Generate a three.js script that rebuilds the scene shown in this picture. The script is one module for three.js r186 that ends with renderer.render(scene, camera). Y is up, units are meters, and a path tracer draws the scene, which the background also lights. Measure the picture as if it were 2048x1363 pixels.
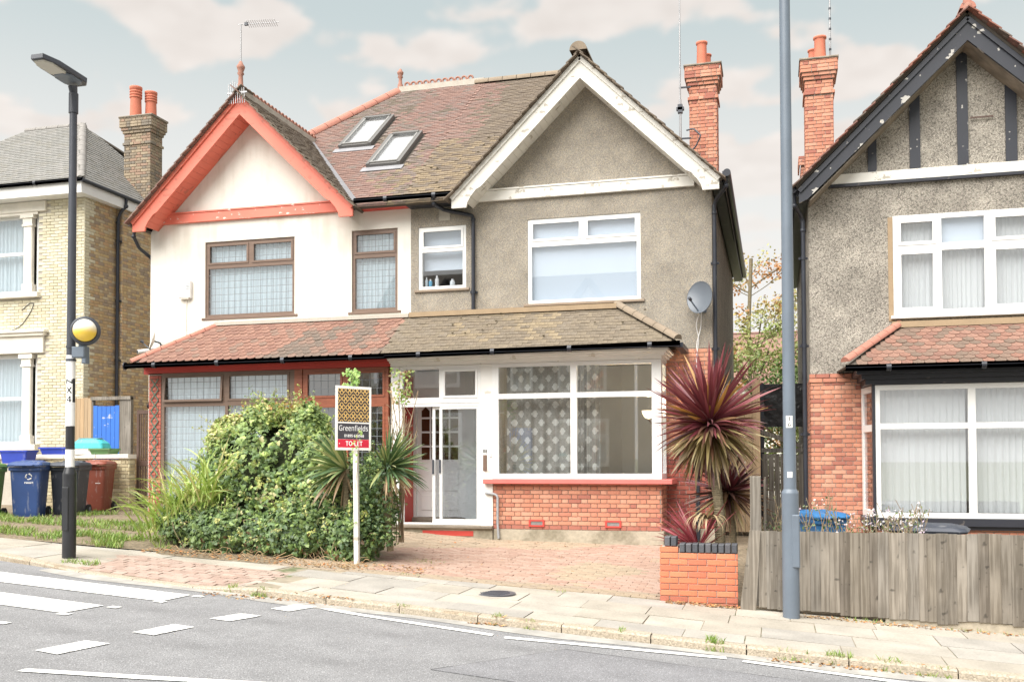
import * as THREE from 'three';
import { mergeGeometries } from 'three/addons/utils/BufferGeometryUtils.js';

// ---------- camera, sky, sun, exposure ----------
const W0 = 2048, H0 = 1363, FPX = 1950;
const scene = new THREE.Scene();
const camera = new THREE.PerspectiveCamera(2 * Math.atan(H0 / 2 / FPX) * 180 / Math.PI, W0 / H0, 0.1, 3000);
camera.rotation.order = 'YXZ';
camera.position.set(0, 1.6, 0);
camera.rotation.set(0.0289, 15.1 * Math.PI / 180, -0.003);
camera.setViewOffset(W0, H0, 0, -(864 - H0 / 2), W0, H0);
scene.add(camera);
const EXP = 1.8;
const renderer = new THREE.WebGLRenderer({ antialias: true });
renderer.toneMapping = THREE.LinearToneMapping;
renderer.toneMappingExposure = EXP;
renderer.shadowMap.enabled = true;
const sun = new THREE.DirectionalLight(new THREE.Color(1, 0.965, 0.91), 4.6);
sun.position.set(-13, 30, 7); sun.target.position.set(-4, 0, -14);
sun.castShadow = true; sun.shadow.radius = 120; sun.shadow.mapSize.set(2048, 2048);
Object.assign(sun.shadow.camera, { left: -25, right: 25, top: 25, bottom: -25, near: 1, far: 90 });
scene.add(sun, sun.target);

// ---------- noise ----------
let seed = 12345;
function rng(s) { let a = s >>> 0; return () => { a = (a + 0x6D2B79F5) | 0; let t = Math.imul(a ^ (a >>> 15), 1 | a); t = (t + Math.imul(t ^ (t >>> 7), 61 | t)) ^ t; return ((t ^ (t >>> 14)) >>> 0) / 4294967296; }; }
const rnd = rng(seed);
const rr = (a, b, r = rnd) => a + (b - a) * r();
const clamp = (x, a = 0, b = 1) => Math.min(b, Math.max(a, x));
const smooth = (a, b, x) => { const t = clamp((x - a) / (b - a)); return t * t * (3 - 2 * t); };
const lerp = (a, b, t) => a + (b - a) * t;
function hash(x, y, s) { let h = (Math.imul(x, 374761393) + Math.imul(y, 668265263) + Math.imul(s, 974711)) | 0; h = Math.imul(h ^ (h >>> 13), 1274126177); return ((h ^ (h >>> 16)) >>> 0) / 4294967296; }
function vnoise(x, y, p, s) {
  const xi = Math.floor(x), yi = Math.floor(y), fx = x - xi, fy = y - yi, u = fx * fx * (3 - 2 * fx), v = fy * fy * (3 - 2 * fy);
  const m = (k) => ((k % p) + p) % p, x0 = m(xi), x1 = m(xi + 1), y0 = m(yi), y1 = m(yi + 1);
  const a = hash(x0, y0, s), b = hash(x1, y0, s), c = hash(x0, y1, s), d = hash(x1, y1, s);
  return a + (b - a) * u + (c - a) * v + (a - b - c + d) * u * v;
}
function vnoise2(x, y, px, py, s) { const xi = Math.floor(x), yi = Math.floor(y), fx = x - xi, fy = y - yi, u = fx * fx * (3 - 2 * fx), v = fy * fy * (3 - 2 * fy), mo = (k, p) => ((k % p) + p) % p, x0 = mo(xi, px), x1 = mo(xi + 1, px), y0 = mo(yi, py), y1 = mo(yi + 1, py), a = hash(x0, y0, s), b = hash(x1, y0, s), c = hash(x0, y1, s), d = hash(x1, y1, s); return a + (b - a) * u + (c - a) * v + (a - b - c + d) * u * v; }
function streaks(u, v, px, py, oct, s) { let a = 0.5, r = 0, t = 0; for (let i = 0; i < oct; i++) { r += a * vnoise2(u * px, v * py, px, py, s + i); t += a; px *= 2; py *= 2; a *= 0.5; } return r / t; }
function fbm(x, y, p, oct, s) { let a = 0.5, r = 0, t = 0; for (let i = 0; i < oct; i++) { r += a * vnoise(x, y, p, s + i); t += a; x *= 2; y *= 2; p *= 2; a *= 0.5; } return r / t; }

// ---------- sky: pale broken cloud ----------
{
  const w = 2048, h = 1024, d = new Float32Array(w * h * 4);
  const hi = [0.59, 0.675, 0.69], mid = [0.83, 0.84, 0.825], low = [0.99, 0.97, 0.94], cl = [0.89, 0.82, 0.77];
  for (let j = 0; j < h; j++) {
    const el = ((j + 0.5) / h - 0.5) * Math.PI, deg = el * 180 / Math.PI;
    const c = [0, 0, 0];
    for (let k = 0; k < 3; k++) c[k] = lerp(lerp(low[k], mid[k], smooth(3, 19, deg)), hi[k], smooth(15, 26, deg));
    for (let i = 0; i < w; i++) {
      const o = (j * w + i) * 4; let m = 0, e = 0;
      if (deg > 2) {
        const az = ((i + 0.5) / w - 0.5) * 2 * Math.PI, y = Math.sin(el), r = Math.cos(el) / (y + 0.16);
        const X = Math.cos(az) * r * 6.4 + 31, Z = Math.sin(az) * r * 6.4 + 57;
        const wx = fbm(X * 0.7, Z * 0.7, 256, 3, 7) - 0.5;
        const n = fbm(X + wx * 1.2, Z * 1.15 + wx, 256, 6, 3), n2 = fbm(X * 0.35 + 9, Z * 0.35, 256, 3, 21);
        m = smooth(0.505, 0.605, n * 0.86 + n2 * 0.20) * lerp(0.15, 1, smooth(6, 20, deg)) * 0.9;
        e = (fbm(X * 3, Z * 3, 256, 3, 40) - 0.5) * 0.16 * m;
      }
      for (let k = 0; k < 3; k++) d[o + k] = (lerp(c[k], cl[k] * lerp(1.12, 1, smooth(3, 20, deg)), m) + e) / EXP;
      d[o + 3] = 1;
    }
  }
  const t = new THREE.DataTexture(d, w, h, THREE.RGBAFormat, THREE.FloatType);
  t.mapping = THREE.EquirectangularReflectionMapping; t.magFilter = t.minFilter = THREE.LinearFilter; t.needsUpdate = true;
  scene.background = t; scene.environment = t;
}

// ---------- textures and materials ----------
const enc = (v) => { v = clamp(v); return 255 * (v <= 0.0031308 ? v * 12.92 : 1.055 * Math.pow(v, 1 / 2.4) - 0.055); };
function texture(fn, size, S, color) {
  const a = new Uint8Array(size * size * 4);
  for (let j = 0; j < size; j++) for (let i = 0; i < size; i++) {
    const c = fn(i / size, j / size), o = (j * size + i) * 4;
    if (color) { a[o] = enc(c[0]); a[o + 1] = enc(c[1]); a[o + 2] = enc(c[2]); } else a[o] = a[o + 1] = a[o + 2] = 255 * clamp(c);
    a[o + 3] = 255;
  }
  const t = new THREE.DataTexture(a, size, size, THREE.RGBAFormat);
  t.wrapS = t.wrapT = THREE.RepeatWrapping; t.magFilter = THREE.LinearFilter; t.minFilter = THREE.LinearMipmapLinearFilter; t.generateMipmaps = true;
  if (color) t.colorSpace = THREE.SRGBColorSpace;
  t.repeat.set(1 / (S[0] ?? S), 1 / (S[1] ?? S)); t.needsUpdate = true;
  return t;
}
const C = (r, g, b) => new THREE.Color().setRGB(r, g, b);
const F = (u, v, p, o, s) => fbm(u * p, v * p, p, o, s);
// mottled(col, amp ...) : base colour with layered coarse and fine variation
function mat(name, o) {
  const p = { roughness: o.rough ?? 0.85, metalness: o.metal ?? 0, side: THREE.DoubleSide };
  const K = o.phys ? THREE.MeshPhysicalMaterial : THREE.MeshStandardMaterial;
  const S = o.scale ?? 1, size = o.size ?? 256;
  if (o.map) p.map = texture(o.map, size, S, true);
  if (o.bump) { p.bumpMap = texture(o.bump, size, S, false); p.bumpScale = o.bumpScale ?? 0.002; }
  if (o.roughMap) { p.roughnessMap = texture(o.roughMap, size, S, false); p.roughness = 1; }
  p.color = o.color ? C(...o.color) : C(1, 1, 1);
  Object.assign(p, o.extra || {});
  const m = new K(p); m.name = name; return m;
}
const mul = (c, k) => [c[0] * k, c[1] * k, c[2] * k];
const mix3 = (a, b, t) => [lerp(a[0], b[0], t), lerp(a[1], b[1], t), lerp(a[2], b[2], t)];
function cells(u, v, n, s) { // worley: [distance to nearest, id]
  const x = u * n, y = v * n, xi = Math.floor(x), yi = Math.floor(y); let d1 = 9, d2 = 9, id = 0;
  for (let j = -1; j < 2; j++) for (let i = -1; i < 2; i++) {
    const cx = ((xi + i) % n + n) % n, cy = ((yi + j) % n + n) % n, px = xi + i + hash(cx, cy, s), py = yi + j + hash(cx, cy, s + 1), d = Math.hypot(px - x, py - y);
    if (d < d1) { d2 = d1; d1 = d; id = hash(cx, cy, s + 2); } else if (d < d2) d2 = d;
  }
  return [d1, id, d2];
}
const grain = (u, v, s) => 0.75 + 0.3 * F(u, v, 4, 4, s) + 0.2 * (F(u, v, 64, 2, s + 5) - 0.5);
const M = {};
// brick-like clay: a grey variation map, the colour of each piece comes from its tint
const clayMap = (u, v) => { const g = 0.72 + 0.36 * F(u, v, 6, 4, 11) + 0.28 * (F(u, v, 48, 2, 15) - 0.5); return [g, g * 0.99, g * 0.97]; };
M.clay = mat('clay', { map: clayMap, bump: (u, v) => F(u, v, 32, 3, 17), bumpScale: 0.002, scale: 0.45, rough: 0.9 });
M.tile = mat('roof tile', { map: (u, v) => { const g = 0.6 + 0.45 * F(u, v, 6, 4, 31) + 0.35 * (F(u, v, 40, 2, 35) - 0.5); return [g, g, g * 0.98]; }, bump: (u, v) => F(u, v, 24, 3, 37), bumpScale: 0.004, scale: 0.6, rough: 0.92 });
M.mortarPale = mat('pale mortar', { map: (u, v) => mul([0.5, 0.46, 0.40], grain(u, v, 41)), scale: 0.7, rough: 0.95 });
M.mortarGrey = mat('grey mortar', { map: (u, v) => mul([0.32, 0.27, 0.23], grain(u, v, 43)), scale: 0.7, rough: 0.95 });
M.mortarDark = mat('dark mortar', { map: (u, v) => mul([0.36, 0.30, 0.22], grain(u, v, 44)), scale: 0.7, rough: 0.95 });
M.render = mat('white render', { map: (u, v) => mix3([0.76, 0.73, 0.67], [0.60, 0.555, 0.48], smooth(0.48, 0.75, F(u, v, 3, 5, 51) * 0.6 + streaks(u, v, 24, 3, 3, 54) * 0.4) * 0.8 + 0.1 * F(u, v, 64, 2, 52)), bump: (u, v) => F(u, v, 16, 4, 53), bumpScale: 0.006, scale: 3.1, size: 512, rough: 0.9 });
function dash(n, s, dark, light, warm) { return (u, v) => { const [d, id, d2] = cells(u, v, n, s); const g = smooth(0.02, 0.3, d2 - d); const blot = F(u, v, 4, 4, s + 9); let c = mix3(dark, mix3(light, warm, id > 0.62 ? 0.8 : id * 0.4), g * (0.45 + 0.75 * id)); return mul(c, 0.74 + 0.5 * blot); }; }
const dashB = (n, s) => (u, v) => { const [d, , d2] = cells(u, v, n, s); return smooth(0, 0.5, d2 - d); };
M.dashG = mat('pebbledash', { map: dash(84, 61, [0.195, 0.177, 0.155], [0.56, 0.515, 0.45], [0.56, 0.475, 0.36]), bump: dashB(84, 61), bumpScale: 0.006, scale: 1.25, size: 1024, rough: 0.95 });
M.dashT = mat('weathered roughcast', { map: (u, v) => { const c = dash(72, 71, [0.22, 0.198, 0.17], [0.60, 0.557, 0.485], [0.54, 0.49, 0.425])(u, v); const k = smooth(0.50, 0.72, F(u, v, 90, 2, 79)); return mul(c, (0.75 + 0.5 * F(u, v, 4, 5, 77)) * (1 - 0.5 * k)); }, bump: (u, v) => dashB(72, 71)(u, v) * 0.5 + 0.5 * F(u, v, 90, 2, 79), bumpScale: 0.014, scale: 1.35, size: 1024, rough: 0.95 });
function painted(c, under, amt, s, o = {}) { return mat(o.name || 'paint', { map: (u, v) => { const f = F(u, v, 12, 5, s), streak = F(u * 0.25, v, 24, 3, s + 3); const t = smooth(0.80 - amt, 0.84 - amt, f * 0.65 + streak * 0.35); const g = 0.9 + 0.2 * F(u, v, 5, 4, s + 7); return mix3(mul(c, g), under, t); }, bump: (u, v) => 1 - smooth(0.78 - amt, 0.82 - amt, F(u, v, 12, 5, s) * 0.65 + F(u * 0.25, v, 24, 3, s + 3) * 0.35), bumpScale: 0.001, scale: 1.4, size: 512, rough: o.rough ?? 0.55 }); }
M.coral = painted([0.74, 0.195, 0.135], [0.55, 0.16, 0.11], 0.14, 81, { name: 'coral paint' });
M.coralBeam = painted([0.74, 0.20, 0.14], [0.75, 0.62, 0.54], 0.12, 83, { name: 'flaking coral paint' });
M.red = painted([0.52, 0.062, 0.048], [0.40, 0.05, 0.04], 0.1, 85, { name: 'red paint' });
M.sillRed = painted([0.66, 0.17, 0.15], [0.55, 0.13, 0.11], 0.1, 86, { name: 'red sill paint', rough: 0.45 });
M.white = painted([0.80, 0.79, 0.76], [0.62, 0.59, 0.52], 0.10, 87, { name: 'white paint' });
M.whiteOld = painted([0.78, 0.76, 0.71], [0.46, 0.42, 0.36], 0.135, 89, { name: 'worn white paint' });
M.upvc = mat('white frame', { map: (u, v) => mul([0.82, 0.82, 0.81], 0.93 + 0.1 * F(u, v, 5, 3, 91)), scale: 1.1, rough: 0.35 });
M.brownFrame = mat('brown frame', { map: (u, v) => mul([0.175, 0.115, 0.085], 0.8 + 0.4 * F(u * 0.15, v, 40, 3, 93)), scale: 1, rough: 0.45 });
M.mahogany = mat('mahogany', { map: (u, v) => mul([0.30, 0.095, 0.05], 0.7 + 0.6 * F(u * 0.15, v, 40, 3, 94)), scale: 1, rough: 0.4 });
M.blackPaint = painted([0.026, 0.029, 0.040], [0.45, 0.43, 0.40], 0.17, 95, { name: 'flaking black paint', rough: 0.5 });
M.blackTrim = painted([0.024, 0.026, 0.036], [0.10, 0.09, 0.085], 0.1, 96, { name: 'black paint', rough: 0.45 });
M.stoneTrim = mat('painted stone', { map: (u, v) => mul([0.80, 0.76, 0.68], 0.86 + 0.2 * F(u, v, 5, 4, 97)), scale: 1, rough: 0.8 });
M.plinth = mat('cement plinth', { map: (u, v) => mul(mix3([0.42, 0.37, 0.29], [0.25, 0.22, 0.16], smooth(0.4, 0.75, F(u, v, 4, 5, 98))), 0.85 + 0.3 * F(u, v, 40, 2, 99)), bump: (u, v) => F(u, v, 24, 4, 98), bumpScale: 0.006, scale: 1.2, rough: 0.95 });
M.pipe = mat('black plastic', { map: (u, v) => mul([0.022, 0.025, 0.035], 0.8 + 0.6 * F(u, v, 6, 4, 101)), scale: 0.8, rough: 0.38 });
M.glass = new THREE.MeshPhysicalMaterial({ color: C(0.97, 0.985, 1), roughness: 0.015, transmission: 1, thickness: 0, ior: 2.2, side: THREE.DoubleSide }); M.glass.name = 'window glass';
M.lead = mat('lead', { map: (u, v) => mul([0.34, 0.34, 0.36], grain(u, v, 103)), scale: 0.6, rough: 0.6, metal: 0.3 });
M.came = mat('lead came', { color: [0.22, 0.24, 0.26], rough: 0.6 });
M.metal = mat('galvanised metal', { map: (u, v) => mul([0.42, 0.42, 0.42], grain(u, v, 105)), scale: 0.4, rough: 0.45, metal: 0.7 });
M.aerial = mat('aluminium', { color: [0.36, 0.36, 0.37], rough: 0.4, metal: 0.6 });
M.steelGrey = mat('grey painted steel', { map: (u, v) => mul([0.135, 0.165, 0.205], 0.88 + 0.24 * F(u, v, 5, 4, 107)), scale: 1, rough: 0.42 });
M.steelBlack = mat('black painted steel', { map: (u, v) => mul([0.022, 0.023, 0.026], 0.8 + 0.5 * F(u, v, 6, 4, 109)), scale: 0.7, rough: 0.35 });
M.steelDark = mat('dark grey steel', { map: (u, v) => mul([0.055, 0.06, 0.075], 0.8 + 0.4 * F(u, v, 6, 4, 110)), scale: 0.7, rough: 0.4 });
M.whiteBand = mat('white band', { map: (u, v) => mul([0.84, 0.84, 0.84], 0.92 + 0.1 * F(u, v, 6, 4, 111)), scale: 0.7, rough: 0.4 });
M.asphalt = mat('asphalt', { map: (u, v) => { const [d, id] = cells(u, v, 90, 121); const b = 0.8 + 0.4 * F(u, v, 4, 5, 123); const st = id > 0.86 ? 1.7 : id < 0.2 ? 0.6 : 1; return mul([0.215, 0.215, 0.222], b * lerp(1, st, smooth(0.5, 0.2, d))); }, bump: (u, v) => 1 - cells(u, v, 90, 121)[0], bumpScale: 0.004, scale: 1.3, size: 1024, rough: 0.93 });
M.gutterDirt = mat('dusty channel', { map: (u, v) => mul([0.36, 0.345, 0.32], 0.7 + 0.6 * F(u, v, 8, 5, 124)), scale: 1, rough: 0.95 });
M.roadPaint = mat('road paint', { map: (u, v) => mix3([0.80, 0.80, 0.78], [0.32, 0.32, 0.32], smooth(0.55, 0.70, F(u, v, 40, 4, 125) * 0.7 + F(u, v, 5, 3, 129) * 0.3) * 0.8), bump: (u, v) => F(u, v, 64, 2, 125), bumpScale: 0.002, scale: 1.1, size: 512, rough: 0.8 });
M.slab = mat('paving slab', { map: (u, v) => mul([0.40, 0.375, 0.335], 0.76 + 0.36 * F(u, v, 4, 5, 127) + 0.25 * (F(u, v, 90, 2, 128) - 0.5)), bump: (u, v) => F(u, v, 60, 3, 128), bumpScale: 0.003, scale: 1.3, size: 512, rough: 0.93 });
M.kerb = mat('kerb concrete', { map: (u, v) => { const [d, id] = cells(u, v, 60, 131); return mul(mix3([0.40, 0.345, 0.27], [0.30, 0.24, 0.17], smooth(0.4, 0.7, F(u, v, 3, 4, 133))), 0.72 + 0.5 * id); }, bump: (u, v) => 1 - cells(u, v, 60, 131)[0], bumpScale: 0.003, scale: 0.8, size: 512, rough: 0.95 });
M.joint = mat('sandy joints', { map: (u, v) => mix3(mul([0.29, 0.25, 0.19], 0.7 + 0.6 * F(u, v, 16, 4, 135)), [0.09, 0.12, 0.04], smooth(0.56, 0.7, F(u, v, 6, 4, 136)) * 0.8), scale: 1.5, size: 512, rough: 0.97 });
M.soil = mat('soil', { map: (u, v) => { const [d, id] = cells(u, v, 50, 141); return mul(mix3([0.27, 0.215, 0.15], [0.16, 0.125, 0.08], F(u, v, 5, 5, 143)), 0.7 + 0.5 * id); }, bump: (u, v) => F(u, v, 24, 5, 145), bumpScale: 0.03, scale: 1.7, size: 512, rough: 0.98 });
M.earth = mat('distant ground', { map: (u, v) => mul([0.13, 0.14, 0.08], 0.7 + 0.6 * F(u, v, 8, 5, 146)), scale: 9, rough: 0.98 });
M.oldWood = mat('weathered wood', { map: (u, v) => { const g = streaks(u, v, 40, 2, 4, 151), k = smooth(0.74, 0.86, F(u, v, 9, 3, 155)); return mul(mix3([0.265, 0.24, 0.208], [0.165, 0.145, 0.12], smooth(0.3, 0.72, g)), (0.68 + 0.5 * F(u, v, 3, 4, 157)) * (1 - 0.55 * k)); }, bump: (u, v) => streaks(u, v, 40, 2, 4, 151), bumpScale: 0.003, scale: 0.8, size: 512, rough: 0.92 });
M.tanWood = mat('new wood', { map: (u, v) => mul([0.40, 0.29, 0.18], 0.75 + 0.5 * streaks(u, v, 40, 2, 4, 161)), bump: (u, v) => streaks(u, v, 40, 2, 4, 161), bumpScale: 0.002, scale: 0.9, rough: 0.85 });
M.blueWood = painted([0.035, 0.155, 0.56], [0.42, 0.45, 0.52], 0.12, 163, { name: 'blue paint' });
M.brownIron = mat('brown metal', { map: (u, v) => mul([0.095, 0.055, 0.042], 0.8 + 0.4 * F(u, v, 6, 4, 165)), scale: 0.6, rough: 0.55 });
M.blackSheet = mat('black plastic sheet', { color: [0.02, 0.02, 0.022], rough: 0.28, bump: (u, v) => F(u, v, 3, 5, 167), bumpScale: 0.05, scale: 1 });
function plastic(c, s) { return mat('plastic', { map: (u, v) => { const sc = smooth(0.66, 0.8, F(u, v * 0.3, 20, 4, s)); return mix3(mul(c, 0.85 + 0.3 * F(u, v, 4, 4, s + 2)), mix3(c, [0.4, 0.4, 0.4], 0.35), sc * 0.7); }, scale: 0.9, rough: 0.5 }); }
M.binBlue = plastic([0.028, 0.068, 0.21], 171); M.binGrey = plastic([0.040, 0.047, 0.065], 173); M.binBrown = plastic([0.235, 0.062, 0.038], 175); M.binGreen = plastic([0.13, 0.29, 0.06], 177);
M.boxBlue = plastic([0.035, 0.07, 0.45], 178); M.boxGreen = plastic([0.12, 0.25, 0.10], 179); M.cyan = plastic([0.06, 0.5, 0.56], 180); M.binSky = plastic([0.03, 0.16, 0.38], 181);
M.rubber = mat('rubber', { color: [0.02, 0.02, 0.02], rough: 0.8 });
M.plaster = mat('room plaster', { color: [0.74, 0.72, 0.67], rough: 0.95 });
M.floor = mat('floor boards', { color: [0.22, 0.16, 0.11], rough: 0.7 });
M.netBlue = mat('net curtain', { color: [0.72, 0.83, 0.87], rough: 0.95, phys: true, extra: { transmission: 0.25, thickness: 0 } });
M.netWhite = mat('white net', { color: [0.82, 0.83, 0.82], rough: 0.95, phys: true, extra: { transmission: 0.25, thickness: 0 } });
M.lace = mat('patterned lace', { map: (u, v) => { // ogee medallions on a pale mesh
    const n = 4, row = Math.floor(v * n * 2), uu = ((u * n + (row % 2) * 0.5) % 1) - 0.5, vv = ((v * n * 2) % 1) - 0.5;
    const lob = Math.abs(uu) * 1.9 + Math.abs(vv) * 0.95 + 0.05 * Math.cos(Math.atan2(vv, uu) * 8), f = smooth(0.50, 0.44, lob), t = 0.5 + 0.5 * Math.sin(u * 400) * Math.sin(v * 400);
    return mix3(mul([0.33, 0.315, 0.28], 0.75 + 0.5 * F(u, v, 24, 3, 183) + 0.1 * t), [0.70, 0.69, 0.64], f); }, scale: [1.25, 1.25], size: 512, rough: 0.95, phys: true, extra: { transmission: 0.2, thickness: 0 } });
M.screen = mat('reflected sky panel', { color: [0.60, 0.665, 0.74], rough: 0.9 });  // sky reflection put into a pale blue colour, for added window panels
M.trunk = mat('bark', { map: (u, v) => mul([0.20, 0.165, 0.105], 0.6 + 0.8 * F(u * 0.5, v, 30, 3, 191)), bump: (u, v) => F(u * 0.5, v, 30, 3, 191), bumpScale: 0.01, scale: 0.5, rough: 0.95 });
const leafMat = (c, n, t = 0.35) => { const m = new THREE.MeshPhysicalMaterial({ color: C(...c), roughness: 0.62, transmission: t, thickness: 0, side: THREE.DoubleSide }); m.name = n; return m; };
M.leaf = leafMat([1, 1, 1], 'leaf', 0.35); M.leaf.roughness = 0.5;
M.tileRidge = mat('red ridge tile', { map: (u, v) => mul([0.45, 0.20, 0.15], grain(u, v, 301)), scale: 0.7, rough: 0.9 });
M.brownRidge = mat('brown ridge tile', { map: (u, v) => mul([0.27, 0.215, 0.16], grain(u, v, 303)), scale: 0.7, rough: 0.95 });
M.tanMortar = mat('tan mortar', { map: (u, v) => mul([0.38, 0.28, 0.18], grain(u, v, 304)), scale: 0.7, rough: 0.95 });
M.terracotta = mat('terracotta', { map: (u, v) => mul([0.40, 0.20, 0.15], grain(u, v, 305)), scale: 0.5, rough: 0.85 });
M.pot = mat('chimney pot clay', { map: (u, v) => mul([0.58, 0.185, 0.115], 0.78 + 0.4 * F(u, v, 5, 4, 307)), scale: 0.8, rough: 0.8 });
M.velux = mat('grey roof window frame', { color: [0.16, 0.155, 0.15], rough: 0.45, metal: 0.2 });
M.veluxSash = mat('grey sash', { color: [0.24, 0.235, 0.225], rough: 0.5 });
M.stoneDark = mat('dark stone', { map: (u, v) => mul([0.23, 0.195, 0.155], 0.6 + 0.8 * F(u, v, 8, 4, 309)), bump: (u, v) => F(u, v, 20, 4, 309), bumpScale: 0.004, scale: 0.9, rough: 0.9 });
M.amber = mat('amber glass', { color: [0.075, 0.032, 0.015], rough: 0.12 });
M.greyPlastic = mat('grey plastic', { color: [0.33, 0.34, 0.36], rough: 0.5 });
M.moss = mat('moss', { map: (u, v) => mul([0.075, 0.06, 0.03], 0.6 + 0.8 * F(u, v, 20, 3, 311)), scale: 0.2, rough: 1 });
M.darkCore = mat('dark core', { map: (u, v) => mul([0.030, 0.038, 0.016], 0.4 + 1.2 * F(u, v, 24, 3, 321)), bump: (u, v) => F(u, v, 24, 3, 321), bumpScale: 0.03, scale: 0.5, rough: 1 });  // near-black green: shade inside the bush is put into this colour
M.twig = mat('twig', { map: (u, v) => mul([0.33, 0.25, 0.165], 0.6 + 0.8 * F(u, v, 20, 2, 323)), scale: 0.3, rough: 0.95 });
M.straw = mat('straw', { map: (u, v) => mul([0.42, 0.30, 0.17], 0.6 + 0.8 * F(u, v, 20, 2, 325)), scale: 0.3, rough: 0.95 });
M.litter = mat('dry leaf', { color: [1, 1, 1], rough: 0.9 });
M.roofBase = mat('roof underlay', { color: [0.10, 0.085, 0.07], rough: 0.95 });
M.cream = mat('cream wall', { color: [0.76, 0.77, 0.76], rough: 0.9 });
M.oldRoof = mat('old roof tiles', { map: (u, v) => mul([0.27, 0.155, 0.125], grain(u, v, 341)), scale: 1.5, rough: 0.9 });
// ---------- geometry helpers (metres, world coordinates; shifted to the owner's base when a mesh is made) ----------
const V = (x, y, z) => new THREE.Vector3(x, y, z);
const used = {};
function numbered(n) { const k = used[n] = (used[n] ?? -1) + 1; return k ? `${n}_${String(k).padStart(3, '0')}` : n; }
function tag(o, label, category, group, kind) { if (label) o.userData.label = label; if (category) o.userData.category = category; if (group) o.userData.group = group; if (kind) o.userData.kind = kind; return o; }
function thing(name, label, category, base = [0, 0, 0], group) { const g = new THREE.Group(); g.name = numbered(name); g.position.set(...base); scene.add(g); return tag(g, label, category, group); }
function origin(o) { const p = V(0, 0, 0); for (; o && o !== scene; o = o.parent) p.add(o.position); return p; }
function boxUV(g, rot) {
  const p = g.attributes.position, n = g.attributes.normal, uv = new Float32Array(p.count * 2);
  for (let t = 0; t < p.count; t += 3) {
    const nx = Math.abs(n.getX(t) + n.getX(t + 1) + n.getX(t + 2)), ny = Math.abs(n.getY(t) + n.getY(t + 1) + n.getY(t + 2)), nz = Math.abs(n.getZ(t) + n.getZ(t + 1) + n.getZ(t + 2));
    for (let k = t; k < t + 3; k++) {
      const x = p.getX(k), y = p.getY(k), z = p.getZ(k); let a, b;
      if (ny >= nx && ny >= nz) { a = x; b = -z; } else if (nx >= nz) { a = z; b = y; } else { a = x; b = y; }
      if (rot) { const q = a; a = b; b = q; }
      uv[2 * k] = a; uv[2 * k + 1] = b;
    }
  }
  g.setAttribute('uv', new THREE.BufferAttribute(uv, 2)); return g;
}
function strip(g) { const q = g.index ? g.toNonIndexed() : g; for (const k of Object.keys(q.attributes)) if (!['position', 'normal', 'uv', 'color'].includes(k)) q.deleteAttribute(k); return q; }
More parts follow.
